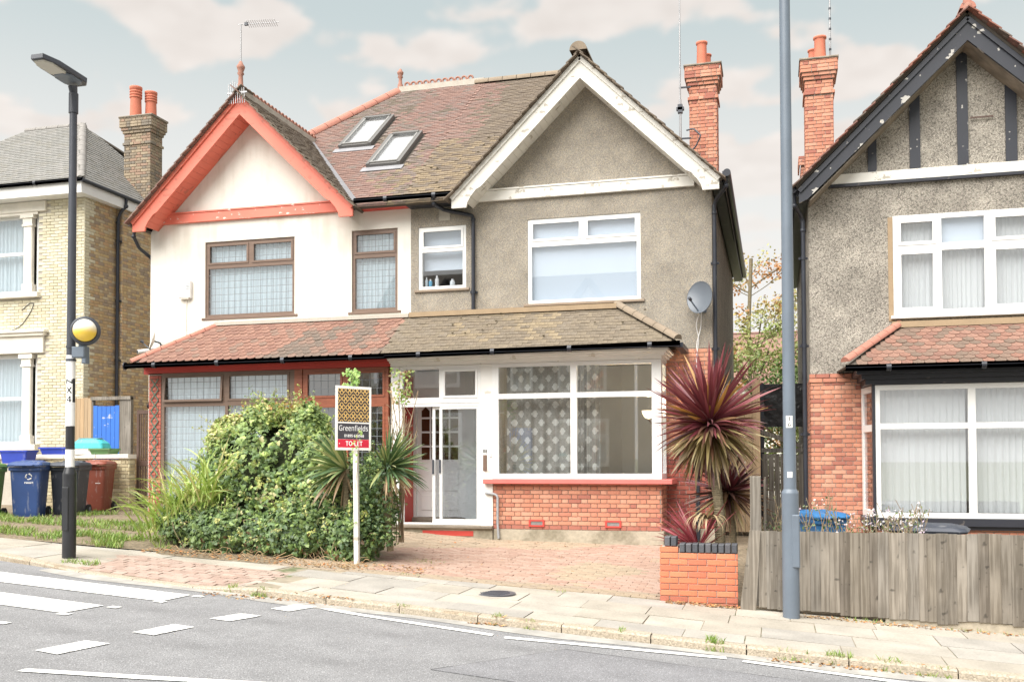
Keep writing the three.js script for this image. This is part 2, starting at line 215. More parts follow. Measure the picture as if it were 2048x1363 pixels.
class B {
  constructor() { this.g = []; }
  add(g, m) { g = strip(g); if (m) g.applyMatrix4(m); if (!g.attributes.normal) g.computeVertexNormals(); if (g.attributes.uv) g.deleteAttribute('uv'); this.g.push(g); return this; }
  box(x0, y0, z0, x1, y1, z1, c = 0) { const w = Math.abs(x1 - x0), h = Math.abs(y1 - y0), d = Math.abs(z1 - z0); return this.add(c ? cbox(w, h, d, c) : new THREE.BoxGeometry(w, h, d), new THREE.Matrix4().makeTranslation((x0 + x1) / 2, (y0 + y1) / 2, (z0 + z1) / 2)); }
  bar(p, q, w, h, up = V(0, 1, 0), c = 0) { // a straight bar from p to q, w across, h along up
    p = V(...p); q = V(...q); const d = q.clone().sub(p), L = d.length(); d.normalize(); const x = up.clone().cross(d).normalize(), y = d.clone().cross(x);
    return this.add(c ? cbox(w, h, L, c) : new THREE.BoxGeometry(w, h, L), new THREE.Matrix4().makeBasis(x, y, d).setPosition(p.add(q).multiplyScalar(0.5)));
  }
  cyl(p, q, r0, r1 = r0, s = 16, open = false) { p = V(...p); q = V(...q); const d = q.clone().sub(p), L = d.length(); const g = new THREE.CylinderGeometry(r1, r0, L, s, 1, open); return this.add(g, new THREE.Matrix4().compose(p.clone().add(q).multiplyScalar(0.5), new THREE.Quaternion().setFromUnitVectors(V(0, 1, 0), d.normalize()), V(1, 1, 1))); }
  tube(pts, r, s = 8, seg, tension = 0.05) { const c = new THREE.CatmullRomCurve3(pts.map((p) => V(...p)), false, 'catmullrom', tension); return this.add(new THREE.TubeGeometry(c, seg ?? Math.max(6, pts.length * 5), r, s, false)); }
  prism(poly, z0, z1, holes = []) { const s = new THREE.Shape(poly.map((p) => new THREE.Vector2(...p))); for (const h of holes) s.holes.push(new THREE.Path(h.map((p) => new THREE.Vector2(...p)))); const g = new THREE.ExtrudeGeometry(s, { depth: Math.abs(z1 - z0), bevelEnabled: false }); return this.add(g, new THREE.Matrix4().makeTranslation(0, 0, Math.min(z0, z1))); }
  prismX(poly, x0, x1) { const s = new THREE.Shape(poly.map(([z, y]) => new THREE.Vector2(-z, y))); const g = new THREE.ExtrudeGeometry(s, { depth: Math.abs(x1 - x0), bevelEnabled: false }); return this.add(g, new THREE.Matrix4().makeRotationY(Math.PI / 2).setPosition(Math.min(x0, x1), 0, 0)); }
  lathe(prof, x, y, z, s = 20) { return this.add(new THREE.LatheGeometry(prof.map((p) => new THREE.Vector2(...p)), s), new THREE.Matrix4().makeTranslation(x, y, z)); }
  poly(pts, thick = 0.03, n) { // a flat polygon slab in 3-D, thickness below its face
    pts = pts.map((p) => V(...p)); n = n ? V(...n) : pts[1].clone().sub(pts[0]).cross(pts[2].clone().sub(pts[0])).normalize(); if (n.y < 0) n.negate();
    const u = pts[1].clone().sub(pts[0]).normalize(), v = n.clone().cross(u); const s = new THREE.Shape(pts.map((p) => { const d = p.clone().sub(pts[0]); return new THREE.Vector2(d.dot(u), d.dot(v)); }));
    return this.add(new THREE.ExtrudeGeometry(s, { depth: thick, bevelEnabled: false }), new THREE.Matrix4().makeBasis(u, v, n).setPosition(pts[0].clone().addScaledVector(n, -thick)));
  }
  mesh(name, m, parent = scene, o = {}) {
    const g = mergeGeometries(this.g); boxUV(g, o.rot); const off = parent === scene ? V(...(o.base ?? [0, 0, 0])) : origin(parent); g.translate(-off.x, -off.y, -off.z);
    const me = new THREE.Mesh(g, m); me.name = parent === scene ? numbered(name) : name; me.castShadow = me.receiveShadow = true; if (parent === scene) me.position.copy(off);
    parent.add(me); if (o.label) me.userData.label = o.label; if (o.kind) me.userData.kind = o.kind; return me;
  }
}
const cb = {};
function cbox(w, h, d, c) { // box with chamfered edges
  const k = [w, h, d, c].map((v) => v.toFixed(4)).join(); if (cb[k]) return cb[k].clone();
  c = Math.min(c, w / 3, h / 3, d / 3); const s = new THREE.Shape(); const a = w / 2 - c, b = h / 2 - c;
  s.moveTo(-a, -b); s.lineTo(a, -b); s.lineTo(a, b); s.lineTo(-a, b); s.closePath();
  const g = new THREE.ExtrudeGeometry(s, { depth: d - 2 * c, bevelEnabled: true, bevelThickness: c, bevelSize: c, bevelSegments: 1 }); g.translate(0, 0, -(d / 2 - c)); cb[k] = strip(g); return cb[k].clone();
}
// many alike pieces: the nearest ones are meshes of their own, the rest one instanced part
const EYE = V(0, 1.6, 0), tints = new Map();
class Pieces {
  constructor(name, rest, geo, base, palette, limit = 300, even = 0) { if (even) { const m = [0, 1, 2].map((k) => palette.reduce((t, c) => t + c[k], 0) / palette.length); palette = palette.map((c) => mix3(c, m, even)); } Object.assign(this, { name, rest, geo, base, palette, limit, list: [] }); }
  add(m, ci, pri) { this.list.push({ m, ci, pri: pri ?? new THREE.Vector3().setFromMatrixPosition(m).distanceTo(EYE) }); }
  flush(parent) {
    const off = origin(parent), T = new THREE.Matrix4().makeTranslation(-off.x, -off.y, -off.z);
    this.list.sort((a, b) => a.pri - b.pri);
    const one = this.list.slice(0, this.limit), many = this.list.slice(this.limit);
    for (const p of one) {
      const key = this.base.name + '|' + this.palette[p.ci].join(); if (!tints.has(key)) { const t = this.base.clone(); t.color.copy(C(...this.palette[p.ci])); tints.set(key, t); }
      const me = new THREE.Mesh(this.geo, tints.get(key)); me.name = this.name; p.m.clone().premultiply(T).decompose(me.position, me.quaternion, me.scale); me.castShadow = me.receiveShadow = true; parent.add(me);
    }
    if (many.length) {
      const im = new THREE.InstancedMesh(this.geo, this.base, many.length); im.name = this.rest; im.userData.kind = 'stuff';
      many.forEach((p, i) => { im.setMatrixAt(i, p.m.clone().premultiply(T)); im.setColorAt(i, C(...this.palette[p.ci])); }); im.castShadow = im.receiveShadow = true; parent.add(im);
    }
  }
}
const unitUV = (g) => boxUV(strip(g));
const brickGeo = unitUV(cbox(0.215, 0.065, 0.03, 0.004));
const tileGeo = unitUV(new THREE.BoxGeometry(0.162, 0.24, 0.019));
const scaleGeo = (() => { const s = new THREE.Shape(); s.moveTo(-0.08, 0.13); s.lineTo(-0.08, -0.035); s.absarc(0, -0.035, 0.08, Math.PI, 2 * Math.PI, false); s.lineTo(0.08, 0.13); s.closePath(); return unitUV(new THREE.ExtrudeGeometry(s, { depth: 0.013, bevelEnabled: false, curveSegments: 8 })); })();
// courses of brick on a plane: o = lower left corner on the face, u along the wall, n outwards
function bricks(set, o, u, n, Wd, Hh, { course = 0.075, len = 0.225, bond = 'flemish', skip, pick, seed = 1, proud = 0 } = {}) {
  const r = rng(seed * 7919 + 13), q = V(0, 1, 0), B3 = new THREE.Matrix4().makeBasis(u, q, n), half = len / 2;
  for (let row = 0, y = 0; y < Hh - 0.02; row++, y += course) {
    let x = bond === 'flemish' ? -(row % 2) * len * 0.75 : -(row % 2) * half, k = 0;
    while (x < Wd - 0.015) {
      const L = bond === 'flemish' ? (k % 2 ? half : len) : len, x0 = Math.max(0, x), x1 = Math.min(Wd, x + L); k++; x += L;
      if (x1 - x0 < 0.03) continue;
      const cx = (x0 + x1) / 2, hh = Math.min(course, Hh - y), cy = y + hh / 2; if (skip && skip(cx, cy, x1 - x0)) continue;
      const p = V(...o).addScaledVector(u, cx).add(V(0, cy, 0)).addScaledVector(n, -0.011 + proud + rr(-0.0015, 0.0015, r));
      const m = B3.clone().setPosition(p).multiply(new THREE.Matrix4().makeRotationZ(rr(-0.006, 0.006, r))).multiply(new THREE.Matrix4().makeScale((x1 - x0 - 0.010) / 0.215, (hh - 0.010) / 0.065, 1));
      set.add(m, pick ? pick(r, cx, cy) : Math.floor(r() * set.palette.length));
    }
  }
}
// courses of tiles on a slope: o = eave corner, u along the eave, v up the slope
function tiles(set, o, u, v, Wd, L, { gauge = 0.1, tw = 0.165, skip, pick, seed = 1, jit = 1, tilt = 0.10, sag = 0 } = {}) {
  const r = rng(seed * 104729 + 5), n = u.clone().cross(v).normalize();
  for (let row = 0, b = 0; b < L; row++, b += gauge) {
    const wob = rr(-0.006, 0.006, r) * jit;
    for (let a = (row % 2 ? tw / 2 : 0); a < Wd; a += tw) {
      const s = Math.sin(a * 0.9 + row * 0.07) * sag, p = V(...o).addScaledVector(u, a).addScaledVector(v, b + 0.08 + wob).addScaledVector(n, 0.012 + s);
      const x1 = rr(-1, 1, r), x2 = rr(-1, 1, r), x3 = rr(-1, 1, r), x4 = r(), x5 = r();
      if (skip && skip(p)) continue;
      const m = new THREE.Matrix4().makeBasis(u, v, n).setPosition(p.addScaledVector(n, x3 * 0.002 * jit)).multiply(new THREE.Matrix4().makeRotationFromEuler(new THREE.Euler(-tilt + x1 * 0.012 * jit, 0.012 * x3 * jit, x2 * 0.012 * jit)));
      set.add(m, pick ? pick(p, x4, x5) : Math.floor(x4 * set.palette.length));
    }
  }
}
// a window frame in a wall facing +z: outer rectangle, panes as rectangles; everything is a child of the frame
function windowZ(parent, x0, x1, y0, y1, zf, panes, m, o = {}) {
  const d = o.depth ?? 0.07, R = ([a, b, c, e]) => [[a, b], [c, b], [c, e], [a, e]];
  const f = new B().prism(R([x0, y0, x1, y1]), zf - d, zf, panes.map((p) => R(p))).mesh('window', m, parent, { label: o.label });
  panes.forEach((p, i) => {
    const [a, b, c, e] = p, s = o.sash ?? 0.03;
    if (!p[4]?.noSash) { const g = new B().prism(R([a - 0.012, b - 0.012, c + 0.012, e + 0.012]), zf - 0.02, zf + 0.012, [R([a + s, b + s, c - s, e - s])]); const me = g.mesh('sash', m, f); if (p[4]?.open) { const pv = V((a + c) / 2, e, zf); me.geometry.translate(-(pv.x - origin(f).x), -(pv.y - origin(f).y), -(pv.z - origin(f).z)); me.position.copy(pv.sub(origin(f))); me.rotation.x = -p[4].open; } }
    const pane = new B().box(a, b, zf - 0.030, c, e, zf - 0.024).mesh('pane', o.glass ?? M.glass, f);
    if (o.lead) { const g = new B(), nx = Math.max(2, Math.round((c - a) / o.lead[0])), ny = Math.max(2, Math.round((e - b) / o.lead[1])); for (let k = 1; k < nx; k++) { const x = lerp(a, c, k / nx); g.box(x - 0.004, b, zf - 0.0235, x + 0.004, e, zf - 0.0205); } for (let k = 1; k < ny; k++) { const y = lerp(b, e, k / ny); g.box(a, y - 0.004, zf - 0.0232, c, y + 0.004, zf - 0.0202); } g.mesh('leading', M.came, f); }
  });
  if (o.sill) { const s = o.sill; new B().box(x0 - s.over, y0 - s.h, zf - 0.05, x1 + s.over, y0 - 0.002, zf + s.out, 0.006).mesh('sill', s.mat ?? m, f); }
  return f;
}
// pleated cloth hung in the plane z, a little thicker than paper
function cloth(x0, x1, y0, y1, z, folds, amp, s = 1) {
  const nx = Math.max(30, folds * 10), ny = 10, r = rng(s * 31 + 7), ph = Array.from({ length: 6 }, () => r() * 6.28), pos = [], idx = [], uv = [], L = (x1 - x0) * 1.25;
  for (let j = 0; j <= ny; j++) for (let i = 0; i <= nx; i++) { const u = i / nx, v = j / ny, a = u * folds * 6.283; pos.push(lerp(x0, x1, u) + Math.sin(a * 0.5 + ph[0]) * 0.006 * v, lerp(y1, y0, v), z + amp * (Math.sin(a + ph[1] + Math.sin(u * 9 + ph[2]) * 1.3 + v * 0.4) * 0.7 + 0.3 * Math.sin(a * 2.3 + ph[3])) * (0.6 + 0.4 * v)); uv.push(u * L, lerp(y1, y0, v)); }
  for (let j = 0; j < ny; j++) for (let i = 0; i < nx; i++) { const a = j * (nx + 1) + i; idx.push(a, a + nx + 1, a + 1, a + 1, a + nx + 1, a + nx + 2); }
  const g = new THREE.BufferGeometry(); g.setAttribute('position', new THREE.Float32BufferAttribute(pos, 3)); g.setAttribute('uv', new THREE.Float32BufferAttribute(uv, 2)); g.setIndex(idx); g.computeVertexNormals(); return g;
}
function curtain(name, label, x0, x1, y0, y1, z, m, folds, amp, s, group) { const g = cloth(x0, x1, y0, y1, z, folds, amp, s); const b = [(x0 + x1) / 2, y0, z]; g.translate(-b[0], -b[1], -b[2]); const me = new THREE.Mesh(g, m); me.name = numbered(name); me.position.set(...b); me.castShadow = me.receiveShadow = true; scene.add(me); return tag(me, label, 'curtain', group); }
// ground heights: the street falls to the right
const street = (X) => -0.184 - 0.055 * clamp(X, -40, 40);
const kerbD = (X) => { const k = [[-40, 12.5], [-14, 11.6], [-10, 10.84], [-8.74, 10.54], [-7.3, 10.26], [-6.07, 10.14], [-4.11, 9.92], [-2.55, 9.76], [-0.53, 9.56], [1.48, 9.43], [6, 9.3], [40, 9.0]]; for (let i = 1; i < k.length; i++) if (X <= k[i][0]) return lerp(k[i - 1][1], k[i][1], (X - k[i - 1][0]) / (k[i][0] - k[i - 1][0])); return 9; };
const baseY = (X) => { const k = [[-40, 0.9], [-16, 0.66], [-12, 0.55], [-9, 0.45], [-6.7, 0.36], [-4.8, 0.22], [-1.8, 0.16], [0.5, 0.10], [6, 0.0], [40, -0.4]]; for (let i = 1; i < k.length; i++) if (X <= k[i][0]) return lerp(k[i - 1][1], k[i][1], (X - k[i - 1][0]) / (k[i][0] - k[i - 1][0])); return 0; };
const yardY = (X, D) => { const y = lerp(street(X), baseY(X), clamp((D - 12) / 4.5)); return y; };
const drop = (X) => smooth(-9.7, -8.9, X) * smooth(-5.95, -6.4, X); // dropped kerb at the crossing
const paveY = (X, D) => { const k = kerbD(X), t = clamp((D - k) / 1.1); return street(X) - 0.07 * drop(X) * (1 - t); };
const roadY = (X) => street(X) - 0.082;
// ---------- ground, road, pavement, drive ----------
function sheet(name, x0, x1, nx, dA, dB, nd, fy, m, o = {}) { // dA(X), dB(X): near and far edge as distance in front of the camera
  const pos = [], idx = [];
  for (let i = 0; i <= nx; i++) for (let j = 0; j <= nd; j++) { const X = lerp(x0, x1, i / nx), D = lerp(dA(X), dB(X), j / nd); pos.push(X, fy(X, D), -D); }
  for (let i = 0; i < nx; i++) for (let j = 0; j < nd; j++) { const a = i * (nd + 1) + j, b = a + nd + 1; idx.push(a, b, a + 1, a + 1, b, b + 1); }
  const g = new THREE.BufferGeometry(); g.setAttribute('position', new THREE.Float32BufferAttribute(pos, 3)); g.setIndex(idx); g.computeVertexNormals();
  return new B().add(g).mesh(name, m, o.parent ?? scene, { kind: o.parent ? undefined : 'structure', label: o.label });
}
{
  const far = (X, D) => -0.4 - 0.055 * clamp(X, -40, 40);
  sheet('ground', -1500, 1500, 60, () => -1500, () => 1500, 40, far, M.earth);
}
const road = sheet('road', -60, 60, 120, () => -0.6, (X) => kerbD(X) - 0.001, 6, (X) => roadY(X), M.asphalt);
sheet('dusty_channel', -9, 14, 60, (X) => kerbD(X) - 0.24 - 0.07 * Math.sin(X * 2.1), (X) => kerbD(X) - 0.002, 2, (X) => roadY(X) + 0.004, M.gutterDirt, { parent: road });
function marking(name, pts, lab) { // polygon [X, D] subdivided along X to follow the slope
  const s = new THREE.Shape(pts.map(([x, d]) => new THREE.Vector2(x, d))); const g = new THREE.ShapeGeometry(s), p = g.attributes.position;
  for (let i = 0; i < p.count; i++) { const x = p.getX(i), d = p.getY(i); p.setXYZ(i, x, roadY(x) + 0.008, -d); }
  g.computeVertexNormals(); new B().add(g).mesh(name, M.roadPaint, road, { label: lab });
}
marking('crossing_stripe', [[-11.5, 9.58], [-6.42, 9.22], [-6.40, 9.74], [-11.5, 10.2]]);
marking('crossing_stripe', [[-11.5, 8.55], [-6.80, 8.16], [-6.74, 8.70], [-11.5, 9.1]]);
marking('crossing_stripe', [[-11.5, 6.4], [-7.1, 6.25], [-7.05, 6.85], [-11.5, 7.0]]);
for (const [x, d] of [[-6.28, 9.71], [-6.42, 9.2], [-6.60, 8.68], [-6.75, 8.13], [-6.9, 7.5]]) marking('crossing_stud', [[x - 0.06, d - 0.05], [x + 0.06, d - 0.05], [x + 0.06, d + 0.05], [x - 0.06, d + 0.05]]);
for (const q of [[[-5.22, 9.43], [-4.98, 9.38], [-4.86, 9.80], [-5.12, 9.81]], [[-5.45, 8.62], [-5.21, 8.60], [-5.09, 9.01], [-5.34, 9.02]], [[-5.66, 7.70], [-5.42, 7.68], [-5.33, 8.18], [-5.57, 8.20]], [[-5.86, 6.72], [-5.61, 6.68], [-5.52, 7.21], [-5.77, 7.22]]]) marking('give_way_dash', q);
marking('zigzag_line', [[-5.48, 6.10], [-5.48, 6.20], [-4.62, 6.40], [-3.3, 6.73], [-3.3, 6.62], [-4.6, 6.29]]);
marking('zigzag_line', [[-4.79, 9.72], [-4.69, 9.785], [-4.20, 9.62], [-2.70, 9.295], [-2.69, 9.19], [-4.15, 9.51], [-4.63, 9.64]]);
marking('zigzag_line', [[-2.57, 9.24], [-0.46, 9.345], [-0.45, 9.245], [-2.55, 9.14]]);
marking('zigzag_line', [[-0.30, 9.28], [2.4, 8.86], [2.4, 8.76], [-0.31, 9.19]]);
// a patched trench, tar joints and an oil stain in the asphalt
{
  const flat = (name, pts, dy, m) => { const s = new THREE.Shape(pts.map(([x, d]) => new THREE.Vector2(x, d))), g = new THREE.ShapeGeometry(s), p = g.attributes.position; for (let i = 0; i < p.count; i++) { const x = p.getX(i), d = p.getY(i); p.setXYZ(i, x, roadY(x) + dy, -d); } g.computeVertexNormals(); new B().add(g).mesh(name, m, road); };
  const pm = M.asphalt.clone(); pm.color.setRGB(0.92, 0.92, 0.94); const tar = mat('tar seam', { color: [0.10, 0.10, 0.105], rough: 0.7 });
  flat('asphalt_patch', [[-2.75, 7.6], [-1.9, 8.95], [0.75, 8.6], [0.4, 7.2]], 0.004, pm); const r = rng(55);
  const seam = (pts, w) => { const a = [], b = []; for (let k = 0; k + 1 < pts.length; k++) for (let j = 0; j < 10; j++) { const t = j / 10, x = lerp(pts[k][0], pts[k + 1][0], t), d = lerp(pts[k][1], pts[k + 1][1], t), n = rr(-0.012, 0.012, r), q = w * rr(0.4, 1, r); a.push([x + n - q * 0.5, d + n + q]); b.unshift([x + n + q * 0.5, d + n - q]); } flat('tar_seam', [...a, ...b], 0.006, tar); };
  seam([[-2.75, 7.6], [-1.9, 8.95], [0.75, 8.6]], 0.006);
}
// kerb stones
{
  const kb = sheet('kerb', -30, 16, 92, (X) => kerbD(X) + 0.01, (X) => kerbD(X) + 0.14, 1, (X) => paveY(X, kerbD(X)) - 0.03, M.kerb);
  const r = rng(5); let x = -14;
  while (x < 7) {
    const L = 0.915, x1 = x + L - 0.012, c0 = paveY(x, kerbD(x)) + rr(-0.005, 0.004, r), c1 = paveY(x1, kerbD(x1)) + rr(-0.005, 0.004, r), y0 = Math.max(c0, roadY(x) + 0.012), y1 = Math.max(c1, roadY(x1) + 0.012), a = kerbD(x), b = kerbD(x1);
    const pos = [[x, a, y0], [x1, b, y1]].map(([X, D, Y]) => [[X, roadY(X) - 0.05, -D], [X, Y - 0.018, -D], [X, Y, -D - 0.02], [X, Y + 0.002, -D - 0.15], [X, Y - 0.15, -D - 0.15]]);
    const g = new THREE.BufferGeometry(), v = [], id = []; for (const s of pos) for (const p of s) v.push(...p);
    for (let k = 0; k < 4; k++) id.push(k, k + 5, k + 1, k + 1, k + 5, k + 6); id.push(0, 1, 4, 1, 3, 4, 1, 2, 3, 5, 9, 6, 6, 9, 8, 6, 8, 7);
    g.setAttribute('position', new THREE.Float32BufferAttribute(v, 3)); g.setIndex(id); const gg = g.toNonIndexed(); gg.computeVertexNormals();
    new B().add(gg).mesh('kerb_stone', M.kerb, kb, { rot: false }); x += L;
  }
}
// pavement: a bed of sandy joints with slabs, a patch of small pink blocks by the crossing
const wallD = 12.0;
const pavement = sheet('pavement', -30, 16, 184, (X) => kerbD(X) + 0.14, (X) => (X < -1.45 ? wallD + (X < -8.5 ? 0.35 : 0.1) : wallD + 0.05), 8, (X, D) => paveY(X, D) - 0.009, M.joint);
{
  const r = rng(77), tone = [[1, 1, 1], [0.90, 0.90, 0.91], [1.08, 1.06, 1.02], [0.96, 0.93, 0.88], [1.02, 1.0, 0.97]], ms = tone.map((t) => { const m = M.slab.clone(); m.color.setRGB(...t); return m; });
  const slab = (x0, x1, d0, d1, name = 'paving_slab', m) => {
    const g = new THREE.BoxGeometry(1, 1, 1, 1, 1, 1), p = g.attributes.position, dy = rr(-0.005, 0.005, r), tx = rr(-0.004, 0.004, r), td = rr(-0.004, 0.004, r);
    for (let i = 0; i < p.count; i++) { const X = p.getX(i) > 0 ? x1 : x0, D = p.getZ(i) > 0 ? d0(X) : d1(X), Y = paveY(X, D) + dy + (p.getX(i)) * tx + p.getZ(i) * td - (p.getY(i) > 0 ? 0 : 0.05); p.setXYZ(i, X, Y, -D); }
    const q = g.toNonIndexed(); q.computeVertexNormals(); new B().add(q).mesh(name, m ?? ms[Math.floor(r() * ms.length)], pavement);
  };
  const rows = [[0.16, 0.60], [0.61, 1.20], [1.21, 1.80], [1.81, 2.42]];
  rows.forEach(([a, b], k) => {
    for (let x = -6.15 + [0, 0.45, 0.1, 0.6][k]; x < 5.2;) {
      const L = [0.75, 0.9, 0.6, 0.9][Math.floor(r() * 4)], lim = (X) => (X > -1.4 ? wallD - 0.03 : wallD + 0.06);
      const split = r() < 0.12 && x > -1.6;
      const d0 = (X) => kerbD(X) + a, d1 = (X) => Math.min(kerbD(X) + b, lim(X));
      if (d1(x) - d0(x) > 0.05) { if (split) { const m = x + L * rr(0.35, 0.65, r), mid = (X) => (d0(X) + d1(X)) / 2; slab(x, m, d0, mid); slab(x, m, (X) => mid(X) + 0.01, d1); slab(m + 0.01, x + L - 0.011, d0, d1); } else slab(x, x + L - 0.011, d0, d1, 'paving_slab', Math.abs(x + 3.4) < 0.45 && k > 0 && k < 3 ? ms[2] : undefined); }
      x += L;
    }
  });
  for (const [a, b] of [[0.16, 0.75], [0.76, 1.35]]) for (let x = -14; x < -9.1; x += 0.9) slab(x, x + 0.888, (X) => kerbD(X) + a, (X) => kerbD(X) + b);
  for (let x = -13.6; x < -6.4; x += 0.9) slab(x, x + 0.888, (X) => kerbD(X) + 1.36, (X) => Math.min(kerbD(X) + 1.98, wallD + 0.3));
  const pk = [[0.40, 0.295, 0.25], [0.42, 0.315, 0.27], [0.38, 0.275, 0.23], [0.43, 0.335, 0.285]].map((c) => { const m = M.clay.clone(); m.color.setRGB(...c); return m; });
  for (let k = 0; k < 10; k++) for (let x = -8.9 + (k % 2) * 0.1; x < -6.2; x += 0.2) { const a = 0.17 + k * 0.118; slab(x, x + 0.193, (X) => kerbD(X) + a, (X) => kerbD(X) + a + 0.111, 'block_paver', pk[Math.floor(r() * 4)]); }
  // inspection cover in the pale slab
  const X = -3.28, D = 11.35, g = new B().cyl([X, paveY(X, D) - 0.01, -D], [X, paveY(X, D) + 0.007, -D], 0.25, 0.25, 40); for (let k = -4; k <= 4; k++) g.box(X - 0.19 + Math.abs(k) * 0.02, paveY(X, D) + 0.005, -D + k * 0.045 - 0.008, X + 0.19 - Math.abs(k) * 0.02, paveY(X, D) + 0.011, -D + k * 0.045 + 0.008);
  g.mesh('manhole_cover', M.steelDark, pavement, { label: 'round dark iron inspection cover set in the pale slabs' });
}
// front yards
sheet('yard', -24, -6.7, 60, (X) => wallD + (X < -8.5 ? 0.35 : 0.1), () => 24, 16, (X, D) => yardY(X, D) - 0.002, M.soil);
const drive = sheet('driveway', -6.7, -1.3, 24, () => wallD + 0.1, () => 16.6, 12, (X, D) => yardY(X, D) - 0.022, M.joint);
sheet('side_yard', -1.3, 12, 40, () => wallD + 0.05, () => 40, 16, (X, D) => yardY(X, Math.min(D, 16.5)) - 0.01, M.soil);
{
  const geo = unitUV(cbox(0.196, 0.05, 0.096, 0.004));
  const pal = [[0.385, 0.26, 0.205], [0.405, 0.28, 0.225], [0.365, 0.24, 0.19], [0.42, 0.30, 0.245], [0.385, 0.295, 0.215], [0.405, 0.32, 0.235], [0.35, 0.28, 0.205], [0.33, 0.265, 0.205]];
  const set = new Pieces('block_paver', 'block_paving', geo, M.clay, pal), r = rng(99);
  for (let k = 0, D = 12.14; D < 16.5; D += 0.1, k++) for (let x = -6.65 + (k % 2) * 0.1; x < -1.35; x += 0.2) {
    if (D > 16.45) continue;
    const y = yardY(x, D), e = 0.05, n = V(yardY(x - e, D) - yardY(x + e, D), 2 * e, yardY(x, D + e) - yardY(x, D - e) ).normalize(), u = V(1, 0, 0).addScaledVector(n, -n.x).normalize(), w = u.clone().cross(n).normalize();
    const m = new THREE.Matrix4().makeBasis(u, n, w).setPosition(x, y - 0.025 + rr(-0.004, 0.004, r), -D).multiply(new THREE.Matrix4().makeRotationFromEuler(new THREE.Euler(rr(-0.02, 0.02, r), rr(-0.012, 0.012, r), rr(-0.02, 0.02, r))));
    const tan = fbm(x * 0.8 + 20, D * 0.8, 256, 3, 5) + smooth(-3.6, -6.4, x) * 0.34 + smooth(15, 16.4, D) * 0.12;
    set.add(m, D < 12.35 ? (r() < 0.6 ? 6 : 7) : tan > 0.62 ? 4 + Math.floor(r() * 3) : Math.floor(r() * 4));
  }
  set.flush(drive);
}
// ---------- the semi-detached pair ----------
const X1 = V(1, 0, 0), Y1 = V(0, 1, 0), Z1 = V(0, 0, 1), NX = V(-1, 0, 0);
const ZW = -17.3, ZG = -16.85, ZB = -16.5;          // wall face, gable boards, bay and porch face
const roofTop = (D) => 6.42 + 0.8 * (D - 16.95);      // main roof plane
const orange = [[0.585, 0.265, 0.175], [0.605, 0.29, 0.195], [0.555, 0.24, 0.16], [0.50, 0.21, 0.145], [0.62, 0.32, 0.225], [0.40, 0.155, 0.115]];
const redTile = [[0.28, 0.165, 0.145], [0.31, 0.185, 0.16], [0.255, 0.155, 0.138], [0.27, 0.185, 0.17], [0.22, 0.18, 0.165], [0.31, 0.215, 0.185]];
const brownTile = [[0.185, 0.15, 0.115], [0.17, 0.14, 0.108], [0.205, 0.168, 0.125], [0.155, 0.128, 0.10], [0.19, 0.16, 0.13]];
const tanTile = [[0.29, 0.225, 0.14], [0.26, 0.205, 0.135], [0.31, 0.245, 0.16], [0.235, 0.185, 0.125]];
const R4 = (a, b, c, e) => [[a, b], [c, b], [c, e], [a, e]];
// gable front: bargeboards, soffit, tie beam. c = centre line
function gable(house, c, mBoard, mSoffit, mBeam, o = {}) {
  const a0 = 8.76, b0 = 8.37, w = 2.40;
  for (const s of [-1, 1]) {
    const P = (dx, y) => [c + s * dx, y], poly = [P(0, a0), P(w, a0 - w * 0.975), P(w, 6.21), P(w - 0.28, 6.21), P(w - 0.30, 6.30), P(w - 0.36, 6.40), P(w - 0.47, 6.53), P(w - 0.56, b0 - (w - 0.56) * 0.975), P(0, b0)];
    if (o.straight) poly.splice(3, 4, P(w - 0.20, 6.21));
    new B().prism(s < 0 ? poly : poly.reverse(), ZG, ZG + 0.045).mesh('bargeboard', mBoard, house, { rot: false });
    // slim top moulding along the board
    new B().bar([c, a0 - 0.045, ZG + 0.06], [c + s * w, a0 - 0.045 - w * 0.975, ZG + 0.06], 0.035, 0.075).mesh('board_moulding', mBoard, house);
    // soffit boards between bargeboard and wall
    const n = 22; for (let k = 0; k < n; k++) { const t0 = k / n * (w - 0.25) + 0.003, t1 = (k + 1) / n * (w - 0.25); new B().poly([[c + s * t0, b0 - t0 * 0.975 + 0.05, ZG - 0.001], [c + s * t1, b0 - t1 * 0.975 + 0.05, ZG - 0.001], [c + s * t1, b0 - t1 * 0.975 + 0.05, ZW + 0.003], [c + s * t0, b0 - t0 * 0.975 + 0.05, ZW + 0.003]], 0.02).mesh('soffit_board', mSoffit, house); }
  }
  new B().box(c - 2.24, o.by0 ?? 6.43, ZW + 0.002, c + 1.95, (o.by0 ?? 6.43) + 0.19, ZW + 0.07, 0.006).box(c - 2.24, (o.by0 ?? 6.43) + 0.192, ZW + 0.002, c + 1.95, (o.by0 ?? 6.43) + 0.22, ZW + 0.085).mesh('tie_beam', mBeam, house);
}
